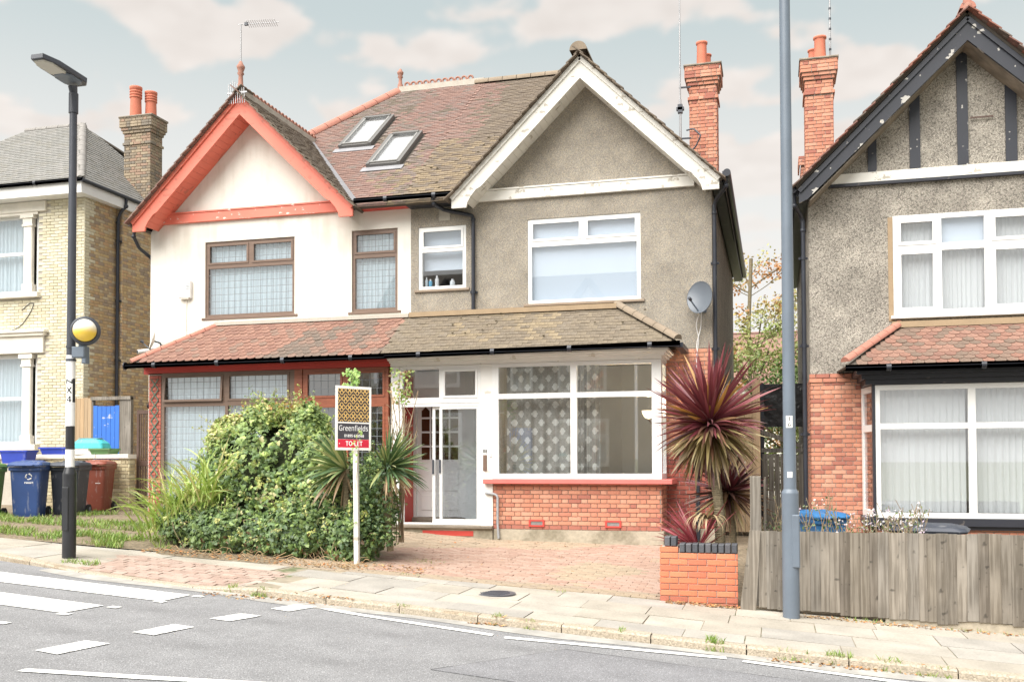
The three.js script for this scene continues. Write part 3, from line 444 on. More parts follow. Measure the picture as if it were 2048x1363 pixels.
// the two slopes of a gable roof, running back until they meet the main roof (or endD)
function gableRoof(house, c, set, o) {
  const top = 8.80, w = 2.46, sl = 0.985, endD = o.endD ?? 22;
  const back = (y) => (o.noMain ? endD : Math.min(endD, 16.95 + (y - 6.42) / 0.8 + 0.3));
  for (const s of [-1, 1]) {
    const e = [c + s * w, top - w * sl];
    const yb = back(e[1]), pts = s === o.openSide ? [[c, top, -16.8], [e[0], e[1], -16.8], [e[0], e[1], -endD], [c, top, -endD]] : [[c, top, -16.8], [e[0], e[1], -16.8], [e[0], e[1], -yb], [c, top, -back(top)]];
    new B().poly(pts, 0.05).mesh('roof_slope', M.roofBase, house);
    const u = s > 0 ? V(0, 0, -1) : V(0, 0, 1), v = V(-s, sl, 0).normalize(), L = w * Math.hypot(1, sl), full = (s === o.fullSide);
    const D0 = 16.72, Dn = o.tilesTo ?? 21.2;
    tiles(set, s > 0 ? [e[0], e[1] - 0.01, -D0] : [e[0], e[1] - 0.01, -(D0 + (full ? Dn - D0 : 0.36))], u, v, full ? Dn - D0 : 0.36, L, { gauge: 0.1, seed: c * 10 + s * 3 + 50, jit: o.jit ?? 1.6, skip: (p) => !o.noMain && p.y < roofTop(-p.z) - 0.02 && -p.z > 17, pick: o.pick });
  }
}
function ridgeTiles(house, p, q, m, r = 0.11, L = 0.32) { // half-round ridge tiles
  p = V(...p); q = V(...q); const d = q.clone().sub(p), n = Math.round(d.length() / L); d.normalize();
  for (let k = 0; k < n; k++) { const a = p.clone().lerp(q, (k + 0.02) / n), b = p.clone().lerp(q, (k + 0.98) / n); const g = new THREE.CylinderGeometry(r, r, a.distanceTo(b), 10, 1, false, -Math.PI / 2, Math.PI); const x = d, z = V(0, 1, 0).cross(d).normalize(), y2 = d.clone().cross(z).negate(); const up = z.clone().cross(d).normalize().negate(); if (up.y < 0) up.negate(); const side = up.clone().cross(d).normalize(); new B().add(g, new THREE.Matrix4().makeBasis(side.clone().negate(), d.clone(), up).setPosition(a.add(b).multiplyScalar(0.5))).mesh('ridge_tile', m, house); }
}
function crest(house, p, q, m, n) { // ridge crest of open rings
  p = V(...p); q = V(...q); const d = q.clone().sub(p).normalize(), side = d.clone().cross(V(0, 1, 0)).normalize();
  for (let k = 0; k < n; k++) { const c = p.clone().lerp(q, (k + 0.5) / n), s = p.distanceTo(q) / n; const g = new THREE.TorusGeometry(s * 0.36, s * 0.15, 8, 16); new B().add(g, new THREE.Matrix4().makeBasis(d, V(0, 1, 0), side).setPosition(c.clone().add(V(0, s * 0.36, 0)))).bar(c.clone().addScaledVector(d, -s / 2).toArray(), c.clone().addScaledVector(d, s / 2).toArray(), 0.05, 0.05).mesh('crest_tile', m, house); }
}
function finial(house, x, y, z, m, h = 0.5) { new B().lathe([[0.075, -0.12], [0.075, 0], [0.05, 0.06], [0.042, h * 0.45], [0.07, h * 0.52], [0.05, h * 0.6], [0.075, h * 0.72], [0.085, h * 0.8], [0.05, h * 0.9], [0.03, h], [0, h + 0.02]], x, y, z, 8).mesh('finial', m, house); }
const gp = (parent, pts, r = 0.034, name = 'drainpipe') => { // pipe with collars
  const g = new B().tube(pts, r, 10, pts.length * 8); for (const k of [1, pts.length - 2]) if (pts[k]) g.add(new THREE.SphereGeometry(r * 1.35, 10, 8), new THREE.Matrix4().makeTranslation(...pts[k])); const a = pts[pts.length - 2], b = pts[pts.length - 1]; if (Math.abs(a[0] - b[0]) < 0.02) for (let y = Math.min(a[1], b[1]) + 0.3; y < Math.max(a[1], b[1]); y += 1.5) g.cyl([b[0], y, b[2]], [b[0], y + 0.06, b[2]], r * 1.3, r * 1.3, 10).box(b[0] - r * 2, y + 0.01, b[2] - r * 1.4, b[0] + r * 2, y + 0.05, b[2] - r * 0.8); return g.mesh(name, M.pipe, parent);
};
function gutter(parent, x0, x1, y, z, y1 = y, m = M.pipe) { const half = (x, yy) => [x, yy, z]; const g = new THREE.CylinderGeometry(0.05, 0.05, Math.hypot(x1 - x0, y1 - y), 12, 1, false, 0, Math.PI); const d = V(x1 - x0, y1 - y, 0).normalize(); const b = new B().add(g, new THREE.Matrix4().makeBasis(V(0, 0, 1), d, V(-d.y, d.x, 0).negate()).setPosition((x0 + x1) / 2, (y + y1) / 2, z)); b.box(x0, Math.min(y, y1) - 0.001, z - 0.05, x1, Math.min(y, y1) + 0.004, z + 0.05); for (let x = x0 + 0.6; x < x1 - 0.1; x += 1.35) { const yy = lerp(y, y1, (x - x0) / (x1 - x0)); b.cyl([x, yy - 0.005, z], [x + 0.07, yy - 0.005, z], 0.056, 0.056, 12); } return b.mesh('gutter', m, parent); }
// plain room shells so that daylight enters only through the openings
function rooms(house, x0, x1, zf, zb, yLow, yTop, yMid) {
  new B().box(x0, yLow, zb - 0.15, x1, yTop, zb).mesh('back_wall', M.plaster, house);
  new B().box(x0 + 0.02, yMid - 0.12, zb + 0.002, x1 - 0.02, yMid + 0.12, zf - 0.26).mesh('upper_floor', M.floor, house);
  new B().box(x0 + 0.02, yTop - 0.1, zb + 0.002, x1 - 0.02, yTop, zf - 0.262).mesh('ceiling', M.plaster, house);
  new B().box(x0 + 0.02, yLow - 0.1, zb + 0.002, x1 - 0.02, yLow, zf - 0.26).mesh('ground_floor', M.floor, house);
}

// ----- white house (left half) -----
const white = thing('semi_detached_house', 'white rendered semi-detached house with coral red gable boards and leaded brown windows', 'house', [-9.5, 0.45, ZW]);
{
  const c = -10.03;
  // front wall, upper and lower, with openings
  const wins = [[-11.08, 4.49, -9.09, 6.02], [-7.87, 4.47, -6.92, 6.05]];
  new B().prism([[-12.35, 3.2], [-6.65, 3.2], [-6.65, 6.45], [-7.95, 6.45], [c, 8.55], [-12.2, 6.45], [-12.35, 6.3]], ZW - 0.25, ZW, wins.map((w) => R4(...w))).mesh('wall', M.render, white);
  new B().box(-12.35, 0.2, -26.3, -12.1, 6.3, ZW - 0.252).mesh('side_wall', M.render, white);
  rooms(white, -12.1, -6.72, ZW, -25, 0.5, 6.3, 3.6);
  new B().box(-6.73, 0.3, -25, -6.651, 6.4, ZW - 0.26).mesh('party_wall', M.plaster, white);
  new B().box(-12.09, 0.5, -20.6, -6.74, 6.19, -20.5).mesh('partition', M.plaster, white);
  gable(white, c, M.coral, M.coral, M.coralBeam);
  // upstairs windows
  const sill = { over: 0.07, h: 0.05, out: 0.05 };
  windowZ(white, -11.08, -9.09, 4.49, 6.02, ZW - 0.03, [[-11.02, 5.57, -10.13, 5.96], [-10.03, 5.57, -9.15, 5.96], [-11.02, 4.55, -9.15, 5.48, { noSash: 1 }]], M.brownFrame, { lead: [0.14, 0.13], sill });
  windowZ(white, -7.87, -6.92, 4.47, 6.05, ZW - 0.03, [[-7.81, 5.60, -6.98, 5.99], [-7.81, 4.53, -6.98, 5.51, { noSash: 1 }]], M.brownFrame, { lead: [0.14, 0.13], sill });
  // ground floor: brick pier, glazed front between, red fascia
  const red = new Pieces('brick', 'brickwork', brickGeo, M.clay, [[0.44, 0.13, 0.095], [0.38, 0.11, 0.085], [0.48, 0.16, 0.12]]);
  const pier = new B().box(-11.80, 0.2, ZB - 0.3, -11.52, 3.30, ZB - 0.012).mesh('pier', M.mortarGrey, white);
  bricks(red, [-11.80, 0.5, ZB], X1, Z1, 0.28, 2.78, { seed: 3 }); red.flush(pier);
  new B().box(-12.34, 0.2, ZW + 0.003, -11.802, 3.45, ZW + 0.05).mesh('corner_wall', M.render, white);
  const lat = new B(); for (let k = 0; k < 11; k++) { const y = 0.95 + k * 0.205; for (const s of [-1, 1]) lat.bar([-11.66 - s * 0.08, y, ZB + 0.012], [-11.66 + s * 0.08, y + 0.2, ZB + 0.012 + s * 0.003], 0.02, 0.008, V(0, 0, 1)); } lat.mesh('lattice', mat('green lattice', { color: [0.10, 0.16, 0.12], rough: 0.7 }), white);
  new B().box(-11.52, 0.3, ZB - 0.25, -6.74, 0.62, ZB - 0.01).mesh('dwarf_wall', M.mortarGrey, white);
  windowZ(white, -11.51, -8.66, 0.62, 3.31, ZB, [[-11.45, 2.76, -10.18, 3.25, { open: 0.09 }], [-10.06, 2.76, -8.78, 3.25], [-11.45, 0.70, -10.12, 2.66, { noSash: 1 }], [-10.06, 0.70, -8.78, 2.66, { noSash: 1 }]], M.brownFrame, { lead: [0.135, 0.13], depth: 0.08 });
  new B().box(-8.655, 0.3, ZB - 0.1, -8.50, 3.31, ZB + 0.02).mesh('post', M.mahogany, white);
  windowZ(white, -8.495, -6.78, 0.5, 3.31, ZB, [[-8.42, 2.78, -7.70, 3.24], [-7.60, 2.78, -6.86, 3.24], [-8.42, 0.62, -7.70, 2.62], [-7.60, 0.62, -6.86, 2.62]], M.mahogany, { lead: [0.15, 0.14], depth: 0.08 });
  new B().box(-11.82, 3.315, ZB - 0.3, -6.735, 3.47, ZB + 0.03).box(-11.86, 3.40, ZB + 0.03, -6.735, 3.475, ZB + 0.09).mesh('fascia', M.red, white);
  new B().box(-11.9, 3.30, ZW + 0.001, -11.8, 3.5, ZB + 0.02).mesh('return_fascia', M.red, white);
  // lean-to roof of fish-scale tiles
  const z0 = -16.12, y0 = 3.50, y1 = 4.33, v = V(0, y1 - y0, ZW - z0), L = v.length(); v.normalize();
  new B().poly([[-11.9, y0, z0], [-6.651, y0, z0], [-6.651, y1, ZW], [-10.73, y1, ZW]], 0.03).mesh('roof_slope', M.roofBase, white);
  new B().poly([[-11.9, y0, z0], [-10.73, y1, ZW], [-12.3, y0, ZW], [-12.2, y0, ZW + 0.3]], 0.03, [-0.6, 0.8, 0.2]).mesh('roof_hip_slope', M.roofBase, white);
  const scales = new Pieces('scale_tile', 'scale_tiling', scaleGeo, M.tile, [[0.33, 0.155, 0.115], [0.37, 0.185, 0.14], [0.29, 0.135, 0.105], [0.27, 0.17, 0.135], [0.185, 0.145, 0.12], [0.155, 0.135, 0.115]].map((c) => [c[0] * 0.93, c[1], c[2]]), 300, 0.35);
  tiles(scales, [-11.98, y0 - 0.02, z0 + 0.03], X1, v, 5.35, L, { gauge: 0.128, tw: 0.165, seed: 9, jit: 1.5, tilt: 0.07, skip: (p) => p.x < -11.86 + (p.y - y0) / (y1 - y0) * 1.17 || p.x > -6.74, pick: (p, a, b) => { const d = fbm(p.x * 1.3 + 30, p.y * 2 + 8, 256, 3, 8); return d > 0.60 ? 3 + Math.floor(a * 3) : Math.floor(a * 3.4); } });
  scales.flush(white);
  ridgeTiles(white, [-11.92, y0 - 0.01, z0], [-10.75, y1 - 0.01, ZW], M.tileRidge, 0.08);
  new B().bar([-10.8, y1 + 0.015, ZW + 0.05], [-6.66, y1 + 0.015, ZW + 0.05], 0.12, 0.07).mesh('flashing', M.mortarPale, white);
  gutter(white, -12.0, -6.66, 3.43, -16.06, 3.455);
  new B().cyl([-12.02, 3.43, -16.06], [-12.0, 3.43, -16.06], 0.075, 0.075, 12).mesh('gutter_end', M.pipe, white);
  gp(white, [[-11.95, 2.55, -16.9], [-11.95, 2.7, -16.75], [-11.75, 2.86, -16.55]], 0.045);
  // gable roof, main roof half, ridge furniture
  const set = new Pieces('roof_tile', 'roof_tiling', tileGeo, M.tile, [...redTile, ...brownTile, ...tanTile].map((c) => [c[0], c[1], c[2]]), 300, 0.22);
  const pickG = (p, a) => (p.x > c ? 6 + Math.floor(a * 5) : Math.floor(a * 6));
  gableRoof(white, c, set, { fullSide: 1, pick: pickG });
  const sky = (p) => (p.x > -9.2 && p.x < -8.3 && p.y > 8.3 && p.y < 9.55) || (p.x > -8.1 && p.x < -7.22 && p.y > 7.5 && p.y < 8.72);
  const uL = Math.hypot(1, 0.8), v2 = V(0, 0.8, -1).normalize();
  tiles(set, [-11.2, 6.40, -16.93], X1, v2, 4.5, 5.35 * uL, { seed: 21, jit: 1.3, sag: 0.006, skip: (p) => p.x > -6.68 || sky(p) || p.x < -12.6 + (-p.z - 16.95) * 0.72 || p.y < 8.80 - Math.abs(p.x - c) * 0.985 - 0.05, pick: (p, a, b) => { const d = fbm(p.x * 0.8 + 40, p.y * 0.9, 256, 4, 3); if (a < 0.35 * smooth(8.3, 7.4, p.y) * smooth(-8.0, -7.2, p.x)) return 11 + Math.floor(b * 4); return a < smooth(0.48, 0.72, d) ? (b < 0.4 ? 4 : b < 0.65 ? 3 : 6 + Math.floor(b * 4.9)) : Math.floor(b * 4) + (a > 0.9 ? 2 : 0); } });
  set.flush(white);
  new B().poly([[-6.651, 6.40, -16.93], [-6.651, roofTop(22.3), -22.3], [-8.88, roofTop(22.3), -22.3], [-12.5, 6.46, -17.0], [-12.42, 6.46, -17.0], [c, 8.80, -19.925], [-7.64, 6.44, -16.975], [-7.64, 6.40, -16.93]], 0.05).poly([[-12.62, 6.40, -16.93], [-8.88, roofTop(22.3), -22.3], [-12.62, 6.40, -26.6]], 0.05, [-0.7, 0.7, 0]).poly([[-8.88, roofTop(22.3), -22.3], [-6.651, roofTop(22.3), -22.3], [-6.651, 6.4, -26.6], [-12.62, 6.4, -26.6]], 0.05, [0, 0.7, -0.7]).mesh('main_roof', M.roofBase, white);
  ridgeTiles(white, [-12.5, 6.43, -17.0], [-8.9, roofTop(22.3) - 0.04, -22.28], M.tileRidge, 0.14, 0.4);
  crest(white, [-8.75, roofTop(22.3) + 0.10, -22.3], [-6.95, roofTop(22.3) + 0.10, -22.3], M.terracotta, 11);
  new B().bar([-8.85, roofTop(22.3) + 0.03, -22.3], [-6.66, roofTop(22.3) + 0.03, -22.3], 0.2, 0.14).mesh('ridge_capping', M.mortarPale, white);
  finial(white, -8.85, roofTop(22.3) + 0.15, -22.3, M.terracotta, 0.42);
  crest(white, [c, 8.86, -16.95], [c, 8.86, -20.1], M.terracotta, 21);
  new B().bar([c, 8.80, -16.75], [c, 8.80, -20.2], 0.16, 0.12).mesh('ridge_capping', M.mortarPale, white);
  finial(white, c, 8.92, -16.85, M.terracotta, 0.5);
  // lead valley between gable and main roof
  new B().poly([[-10.2, 9.02, -20.15], [-7.58, 6.50, -17.0], [-7.72, 6.53, -16.95], [-10.3, 9.0, -20.0]], 0.02, [0.5, 0.8, 0.3]).mesh('valley', M.lead, white);
  // roof windows standing proud of the tiles
  for (const [xa, xb, da, db] of [[-9.13, -8.36, 19.4, 20.75], [-8.05, -7.30, 18.42, 19.75]]) {
    const o = V(xa, roofTop(da), -da), w = xb - xa, l = (db - da) * uL, n = X1.clone().cross(v2), bm = new THREE.Matrix4().makeBasis(X1, v2, n).setPosition(o);
    const rim = new B(); const lb = (x0, y0, zz0, x1, y1, zz1, g = rim) => g.add(new THREE.BoxGeometry(x1 - x0, y1 - y0, zz1 - zz0), bm.clone().multiply(new THREE.Matrix4().makeTranslation((x0 + x1) / 2, (y0 + y1) / 2, (zz0 + zz1) / 2)));
    lb(0, 0, -0.05, 0.07, l, 0.11); lb(w - 0.07, 0, -0.05, w, l, 0.11); lb(0.07, l - 0.09, -0.05, w - 0.07, l, 0.13); lb(0.07, 0, -0.05, w - 0.07, 0.06, 0.09);
    const fr = rim.mesh('roof_window', M.velux, white);
    lb(0.1, 0.10, 0.085, w - 0.1, l - 0.12, 0.095, new B()).mesh('pane', M.glass, fr); lb(0.072, 0.062, 0.02, w - 0.072, l - 0.092, 0.03, new B()).mesh('blind', M.netWhite, fr);
    const sb = new B(); lb(0.075, 0.065, 0.06, 0.11, l - 0.1, 0.115, sb); lb(w - 0.11, 0.065, 0.06, w - 0.075, l - 0.1, 0.115, sb); lb(0.075, 0.062, 0.06, w - 0.075, 0.11, 0.118, sb); sb.mesh('sash', M.veluxSash, fr);
    const ap = new B(); lb(-0.08, -0.2, 0.02, w + 0.08, 0, 0.035, ap); ap.mesh('lead_apron', M.lead, fr);
  }
  // eaves between gable and party line
  new B().box(-7.62, 6.40, ZW + 0.002, -6.651, 6.50, ZW + 0.25).mesh('eaves_board', M.red, white);
  gutter(white, -7.62, -6.66, 6.50, -16.86);
  gp(white, [[-12.46, 6.42, -16.95], [-12.5, 6.15, -16.95], [-12.48, 5.95, -17.1], [-12.40, 5.72, -17.6], [-12.40, 5.2, -17.75]], 0.035);
  new B().box(-12.6, 6.36, -26, -12.45, 6.46, -16.9).mesh('side_gutter', M.pipe, white);
}
// ----- pebbledashed house (right half) -----
const grey = thing('semi_detached_house', 'grey-brown pebbledashed semi-detached house with white gable boards and white glazed porch', 'house', [-3.85, 0.2, ZW]);
{
  const c = -3.27;
  const wins = [[-6.50, 4.83, -5.55, 6.02], [-4.36, 4.47, -2.28, 6.03]];
  new B().prism([[-6.65, 3.56], [-1.03, 3.56], [-1.03, 6.4], [-1.2, 6.5], [c, 8.55], [-5.4, 6.45], [-6.65, 6.45]], ZW - 0.25, ZW, wins.map((w) => R4(...w))).mesh('wall', M.dashG, grey);
  new B().box(-1.28, 0.1, -26.3, -1.03, 6.4, ZW - 0.252).mesh('side_wall', M.dashG, grey);
  rooms(grey, -6.64, -1.29, ZW, -25, 0.5, 6.3, 3.6);
  new B().box(-6.64, 3.73, -20.6, -1.29, 6.19, -20.5).mesh('partition', M.plaster, grey); new B().box(-4.84, 0.5, -19.3, -1.29, 3.47, -19.2).mesh('room_wall', M.cream, grey);
  new B().box(-4.95, 0.5, -20.4, -4.85, 3.46, ZW - 0.1).mesh('hall_wall', M.plaster, grey);
  new B().box(-5.02, 3.74, -20.4, -4.92, 6.19, ZW - 0.27).mesh('landing_wall', M.plaster, grey);
  gable(grey, c, M.whiteOld, M.whiteOld, M.whiteOld, { by0: 6.41 });
  const sill = { over: 0.07, h: 0.05, out: 0.06, mat: mat('stone sill', { map: (u, v) => mul([0.33, 0.26, 0.20], grain(u, v, 203)), rough: 0.9 }) };
  windowZ(grey, -6.50, -5.55, 4.83, 6.02, ZW - 0.02, [[-6.43, 5.62, -5.62, 5.96], [-6.43, 4.89, -5.62, 5.54, { noSash: 1 }]], M.upvc, { sill });
  windowZ(grey, -4.36, -2.28, 4.47, 6.03, ZW - 0.02, [[-4.29, 5.63, -3.37, 5.97], [-3.27, 5.63, -2.35, 5.97], [-4.29, 4.53, -2.35, 5.52, { noSash: 1 }]], M.upvc, { sill });
  // patched vent and rendered scar beside the small window
  new B().box(-6.08, 6.12, ZW + 0.001, -5.86, 6.34, ZW + 0.012).mesh('air_brick', M.mortarPale, grey);
  // bay: plinth, bricks, sill, window
  const set = new Pieces('brick', 'brickwork', brickGeo, M.clay, orange), dark = [[0.36, 0.10, 0.075], [0.30, 0.085, 0.07], [0.40, 0.12, 0.09]];
  const bay = new B().box(-4.80, 0.08, ZW - 0.1, -1.862, 1.19, ZB - 0.012).mesh('bay_wall', M.mortarGrey, grey);
  new B().box(-4.78, 0.0, ZW + 0.001, -1.815, 0.40, ZB + 0.035).mesh('plinth', M.plinth, grey);
  const vents = [[-4.15, -3.87], [-2.81, -2.53]];
  bricks(set, [-4.80, 0.40, ZB], X1, Z1, 2.94, 0.80, { seed: 5, course: 0.0762, pick: (r, a, b) => (b < 0.09 ? 5 : Math.floor(r() * 5.3)) });
  bricks(set, [-1.85, 0.40, ZB - 0.012], V(0, 0, -1), X1, 0.78, 0.80, { seed: 6, course: 0.0762 });
  set.flush(bay);
  for (const [a, b] of vents) { const f = new B().prism(R4(a, 0.45, b, 0.57), ZB + 0.006, ZB + 0.024, [R4(a + 0.035, 0.478, b - 0.035, 0.545)]).mesh('air_vent', M.red, bay, { label: 'red framed air vent low in the brickwork' }); const g = new B().box(a + 0.03, 0.475, ZB - 0.006, b - 0.03, 0.548, ZB + 0.0075); for (let k = 0; k < 9; k++) for (let j = 0; j < 3; j++) g.box(a + 0.042 + k * 0.0215, 0.484 + j * 0.02, ZB + 0.0076, a + 0.052 + k * 0.0215, 0.492 + j * 0.02, ZB + 0.012); g.mesh('grille', M.metal, f); }
  new B().box(-4.95, 1.195, ZB - 0.05, -1.66, 1.275, ZB + 0.13, 0.008).box(-1.83, 1.195, ZW + 0.003, -1.66, 1.275, ZB - 0.051).mesh('sill', M.sillRed, grey);
  windowZ(grey, -4.80, -1.84, 1.28, 3.30, ZB + 0.03, [[-4.69, 2.77, -3.40, 3.24, { noSash: 1 }], [-3.29, 2.77, -2.0, 3.24, { noSash: 1 }], [-4.69, 1.37, -3.40, 2.68, { noSash: 1 }], [-3.29, 1.37, -2.0, 2.68, { noSash: 1 }]], M.upvc, { depth: 0.1 });
  // side return of the bay
  const ret = new B().prism([[-17.25, 1.28], [-16.57, 1.28], [-16.57, 3.30], [-17.25, 3.30]].map(([z, y]) => [-z, y]), 0, 0.06, [[[-17.18, 1.37], [-16.66, 1.37], [-16.66, 2.68], [-17.18, 2.68]], [[-17.18, 2.77], [-16.66, 2.77], [-16.66, 3.24], [-17.18, 3.24]]].map((h) => h.map(([z, y]) => [-z, y])));
  ret.g[0].applyMatrix4(new THREE.Matrix4().makeRotationY(Math.PI / 2)); ret.g[0].translate(-1.90, 0, 0);
  const rw = ret.mesh('side_window', M.upvc, grey); new B().box(-1.875, 1.37, -17.18, -1.869, 2.68, -16.66).mesh('pane', M.glass, rw); new B().box(-1.875, 2.77, -17.18, -1.869, 3.24, -16.66).mesh('pane', M.glass, rw);
  // cornice
  new B().box(-6.72, 3.305, ZW + 0.001, -1.83, 3.36, ZB + 0.05).box(-6.73, 3.36, ZW + 0.002, -1.78, 3.40, ZB + 0.09).box(-6.74, 3.40, ZW + 0.003, -1.74, 3.435, ZB + 0.15).box(-6.74, 3.435, ZW + 0.004, -1.70, 3.475, ZB + 0.20).mesh('cornice', M.white, grey);
  // porch: posts, top lights, sliding doors
  new B().box(-6.72, 0.42, ZB - 0.12, -6.56, 3.30, ZB + 0.02).mesh('post', M.white, grey);
  new B().box(-5.02, 0.42, ZW + 0.05, -4.802, 3.30, ZB + 0.02).mesh('post', M.white, grey);
  windowZ(grey, -6.555, -5.025, 2.63, 3.30, ZB + 0.01, [[-6.50, 2.73, -5.80, 3.24, { noSash: 1 }], [-5.72, 2.73, -5.09, 3.22]], M.upvc, { depth: 0.09 });
  const df = new B().box(-6.56, 0.46, ZB - 0.10, -6.50, 2.63, ZB + 0.0).box(-5.06, 0.46, ZB - 0.10, -5.02, 2.63, ZB).box(-6.50, 2.57, ZB - 0.10, -5.06, 2.63, ZB).box(-6.50, 0.46, ZB - 0.10, -5.06, 0.49, ZB).mesh('sliding_door_frame', M.upvc, grey);
  const panel = (xa, xb, z, st) => { const d = new B().prism(R4(xa, 0.49, xb, 2.57), z - 0.035, z, [R4(xa + st, 0.56, xb - 0.045, 2.52)]).mesh('sliding_door', M.upvc, grey); new B().box(xa + st, 0.56, z - 0.02, xb - 0.045, 2.52, z - 0.014).mesh('pane', M.glass, d); return d; };
  const d1 = panel(-5.95, -5.075, ZB - 0.055, 0.05); const d2 = panel(-5.80, -5.06, ZB - 0.008, 0.05);
  new B().box(-5.945, 1.36, ZB - 0.05, -5.915, 1.62, ZB - 0.02).box(-5.80, 1.38, ZB - 0.006, -5.77, 1.62, ZB + 0.018).mesh('handle', M.steelDark, d2);
  new B().bar([-5.18, 0.55, ZB - 0.4], [-5.18, 1.30, ZB - 0.4], 0.035, 0.035).bar([-5.18, 1.30, ZB - 0.4], [-5.0, 1.30, ZB - 0.4], 0.03, 0.03).mesh('hand_rail', M.upvc, grey);
  new B().box(-6.74, 0.40, ZB - 0.12, -4.79, 0.455, ZB + 0.10, 0.01).mesh('threshold', M.stoneDark, grey);
  new B().box(-6.70, 0.05, ZB - 0.1, -4.80, 0.398, ZB + 0.05).mesh('step', M.plinth, grey);
  new B().box(-6.10, 0.27, ZB + 0.045, -5.15, 0.36, ZB + 0.056).mesh('painted_patch', M.red, grey);
  new B().box(-6.70, 0.39, -18.0, -4.96, 0.454, ZB - 0.121).mesh('porch_floor', M.stoneDark, grey);
  // inside the porch: red brick cheek and white arched front door
  const cheek = new Pieces('brick', 'brickwork', brickGeo, M.clay, [[0.46, 0.055, 0.05], [0.50, 0.065, 0.055], [0.42, 0.05, 0.045]], 120);
  const ch = new B().box(-6.95, 0.45, -17.75, -6.70, 3.3, -17.45).mesh('porch_wall', M.red, grey); bricks(cheek, [-7.0, 0.46, -17.438], X1, Z1, 0.3, 2.6, { seed: 8 }); cheek.flush(ch);
  new B().box(-6.72, 0.45, -17.45, -6.66, 3.3, ZB - 0.13).mesh('porch_side', M.red, grey);
  new B().box(-4.965, 0.45, -17.25, -4.955, 3.3, ZB - 0.13).mesh('porch_lining', M.cream, grey);
  new B().box(-5.62, 0.45, -17.75, -4.97, 3.3, -17.45).mesh('porch_inner_wall', M.cream, grey);
  new B().box(-6.69, 0.455, -17.7, -5.63, 0.53, -17.38, 0.008).mesh('door_step', M.stoneDark, grey);
  const fr = new B().box(-6.70, 0.53, -17.62, -6.62, 2.85, -17.5).box(-5.70, 0.53, -17.62, -5.62, 2.85, -17.5).box(-6.62, 2.70, -17.62, -5.70, 2.85, -17.5).box(-6.7, 2.85, -17.62, -5.62, 3.3, -17.5).mesh('door_frame', M.upvc, grey);
  const holes = [], cols = [[-6.53, -6.36], [-6.33, -6.17], [-6.14, -5.98], [-5.95, -5.79]].slice(0, 4);
  for (const [a, b] of cols) for (let k = 0; k < 4; k++) { const y = 1.62 + k * 0.27; holes.push(k === 3 ? [[a, y], [b, y], [b, y + (b < -6 && a > -6.4 ? 0.2 : 0.12)], [(a + b) / 2, y + 0.2], [a, y + (b < -6 && a > -6.4 ? 0.2 : 0.12)]] : R4(a, y, b, y + 0.235)); }
  const door = new B().prism(R4(-6.615, 0.535, -5.705, 2.695), -17.58, -17.54, holes).mesh('front_door', M.upvc, grey);
  holes.forEach((h) => new B().prism(h, -17.565, -17.56).mesh('pane', M.amber, door));
  for (const [a, b] of [[-6.53, -6.19], [-6.12, -5.79]]) for (const [e, f] of [[0.66, 0.95], [1.03, 1.5]]) new B().box(a, e, -17.54, b, f, -17.528, 0.01).mesh('panel', M.upvc, door);
  // number, bell and plaque on the post
  const num = new B(); const stroke = (x, a, b) => num.box(x, a, ZB + 0.021, x + 0.011, b, ZB + 0.026);
  stroke(-4.975, 1.735, 1.80); stroke(-4.955, 1.735, 1.80); num.add(new THREE.TorusGeometry(0.013, 0.005, 6, 14), new THREE.Matrix4().makeTranslation(-4.918, 1.75, ZB + 0.022)); num.add(new THREE.TorusGeometry(0.012, 0.005, 6, 14), new THREE.Matrix4().makeTranslation(-4.918, 1.778, ZB + 0.022)); num.mesh('house_number', M.steelBlack, grey, { label: 'black house number 118 on the white porch post' });
  new B().box(-4.975, 1.42, ZB + 0.021, -4.905, 1.70, ZB + 0.04, 0.008).mesh('plaque', M.brownFrame, grey); new B().box(-4.86, 1.66, ZB + 0.021, -4.82, 1.74, ZB + 0.04, 0.006).mesh('door_bell', M.upvc, grey);
  // waste pipe
  new B().tube([[-4.93, 1.03, ZB + 0.05], [-4.75, 1.01, ZB + 0.06], [-4.70, 0.96, ZB + 0.06], [-4.70, 0.5, ZB + 0.06], [-4.68, 0.24, ZB + 0.07]], 0.022, 10, 30, 0.1).mesh('waste_pipe', M.greyPlastic, grey);
  // main wall beside the bay: brick below, black pipe
  const side = new Pieces('brick', 'brickwork', brickGeo, M.clay, [...dark, ...orange], 150);
  const sw = new B().box(-1.861, 0.1, ZW - 0.25, -1.03, 3.555, ZW - 0.012).mesh('lower_wall', M.mortarPale, grey);
  bricks(side, [-1.85, 0.4, ZW], X1, Z1, 0.82, 3.15, { seed: 14, pick: (r, a, b) => (b < 1.5 ? Math.floor(r() * 3) : b > 2.95 ? 4 : 3 + Math.floor(r() * 5)) }); side.flush(sw);
  new B().box(-1.86, 0.05, ZW, -1.02, 0.4, ZW + 0.04).mesh('plinth', M.plinth, grey);
  gp(grey, [[-1.30, 1.5, ZW + 0.06], [-1.30, 1.3, ZW + 0.06], [-1.30, 0.2, ZW + 0.06]], 0.034);
  // lean-to roof of plain tiles
  const z0 = -16.12, y0 = 3.53, y1 = 4.33, v = V(0, y1 - y0, ZW - z0), L = v.length(); v.normalize();
  new B().poly([[-6.649, y0, z0], [-1.50, y0, z0], [-2.70, y1, ZW], [-6.649, y1, ZW]], 0.03).mesh('roof_slope', M.roofBase, grey);
  new B().poly([[-1.50, y0, z0], [-1.45, y0, ZW], [-2.70, y1, ZW]], 0.03, [0.6, 0.8, 0.1]).mesh('roof_hip_slope', M.roofBase, grey);
  const lt = new Pieces('roof_tile', 'lean_to_tiling', tileGeo, M.tile, [...brownTile, ...tanTile].map((c) => mul(c, 1.08)), 300, 0.35);
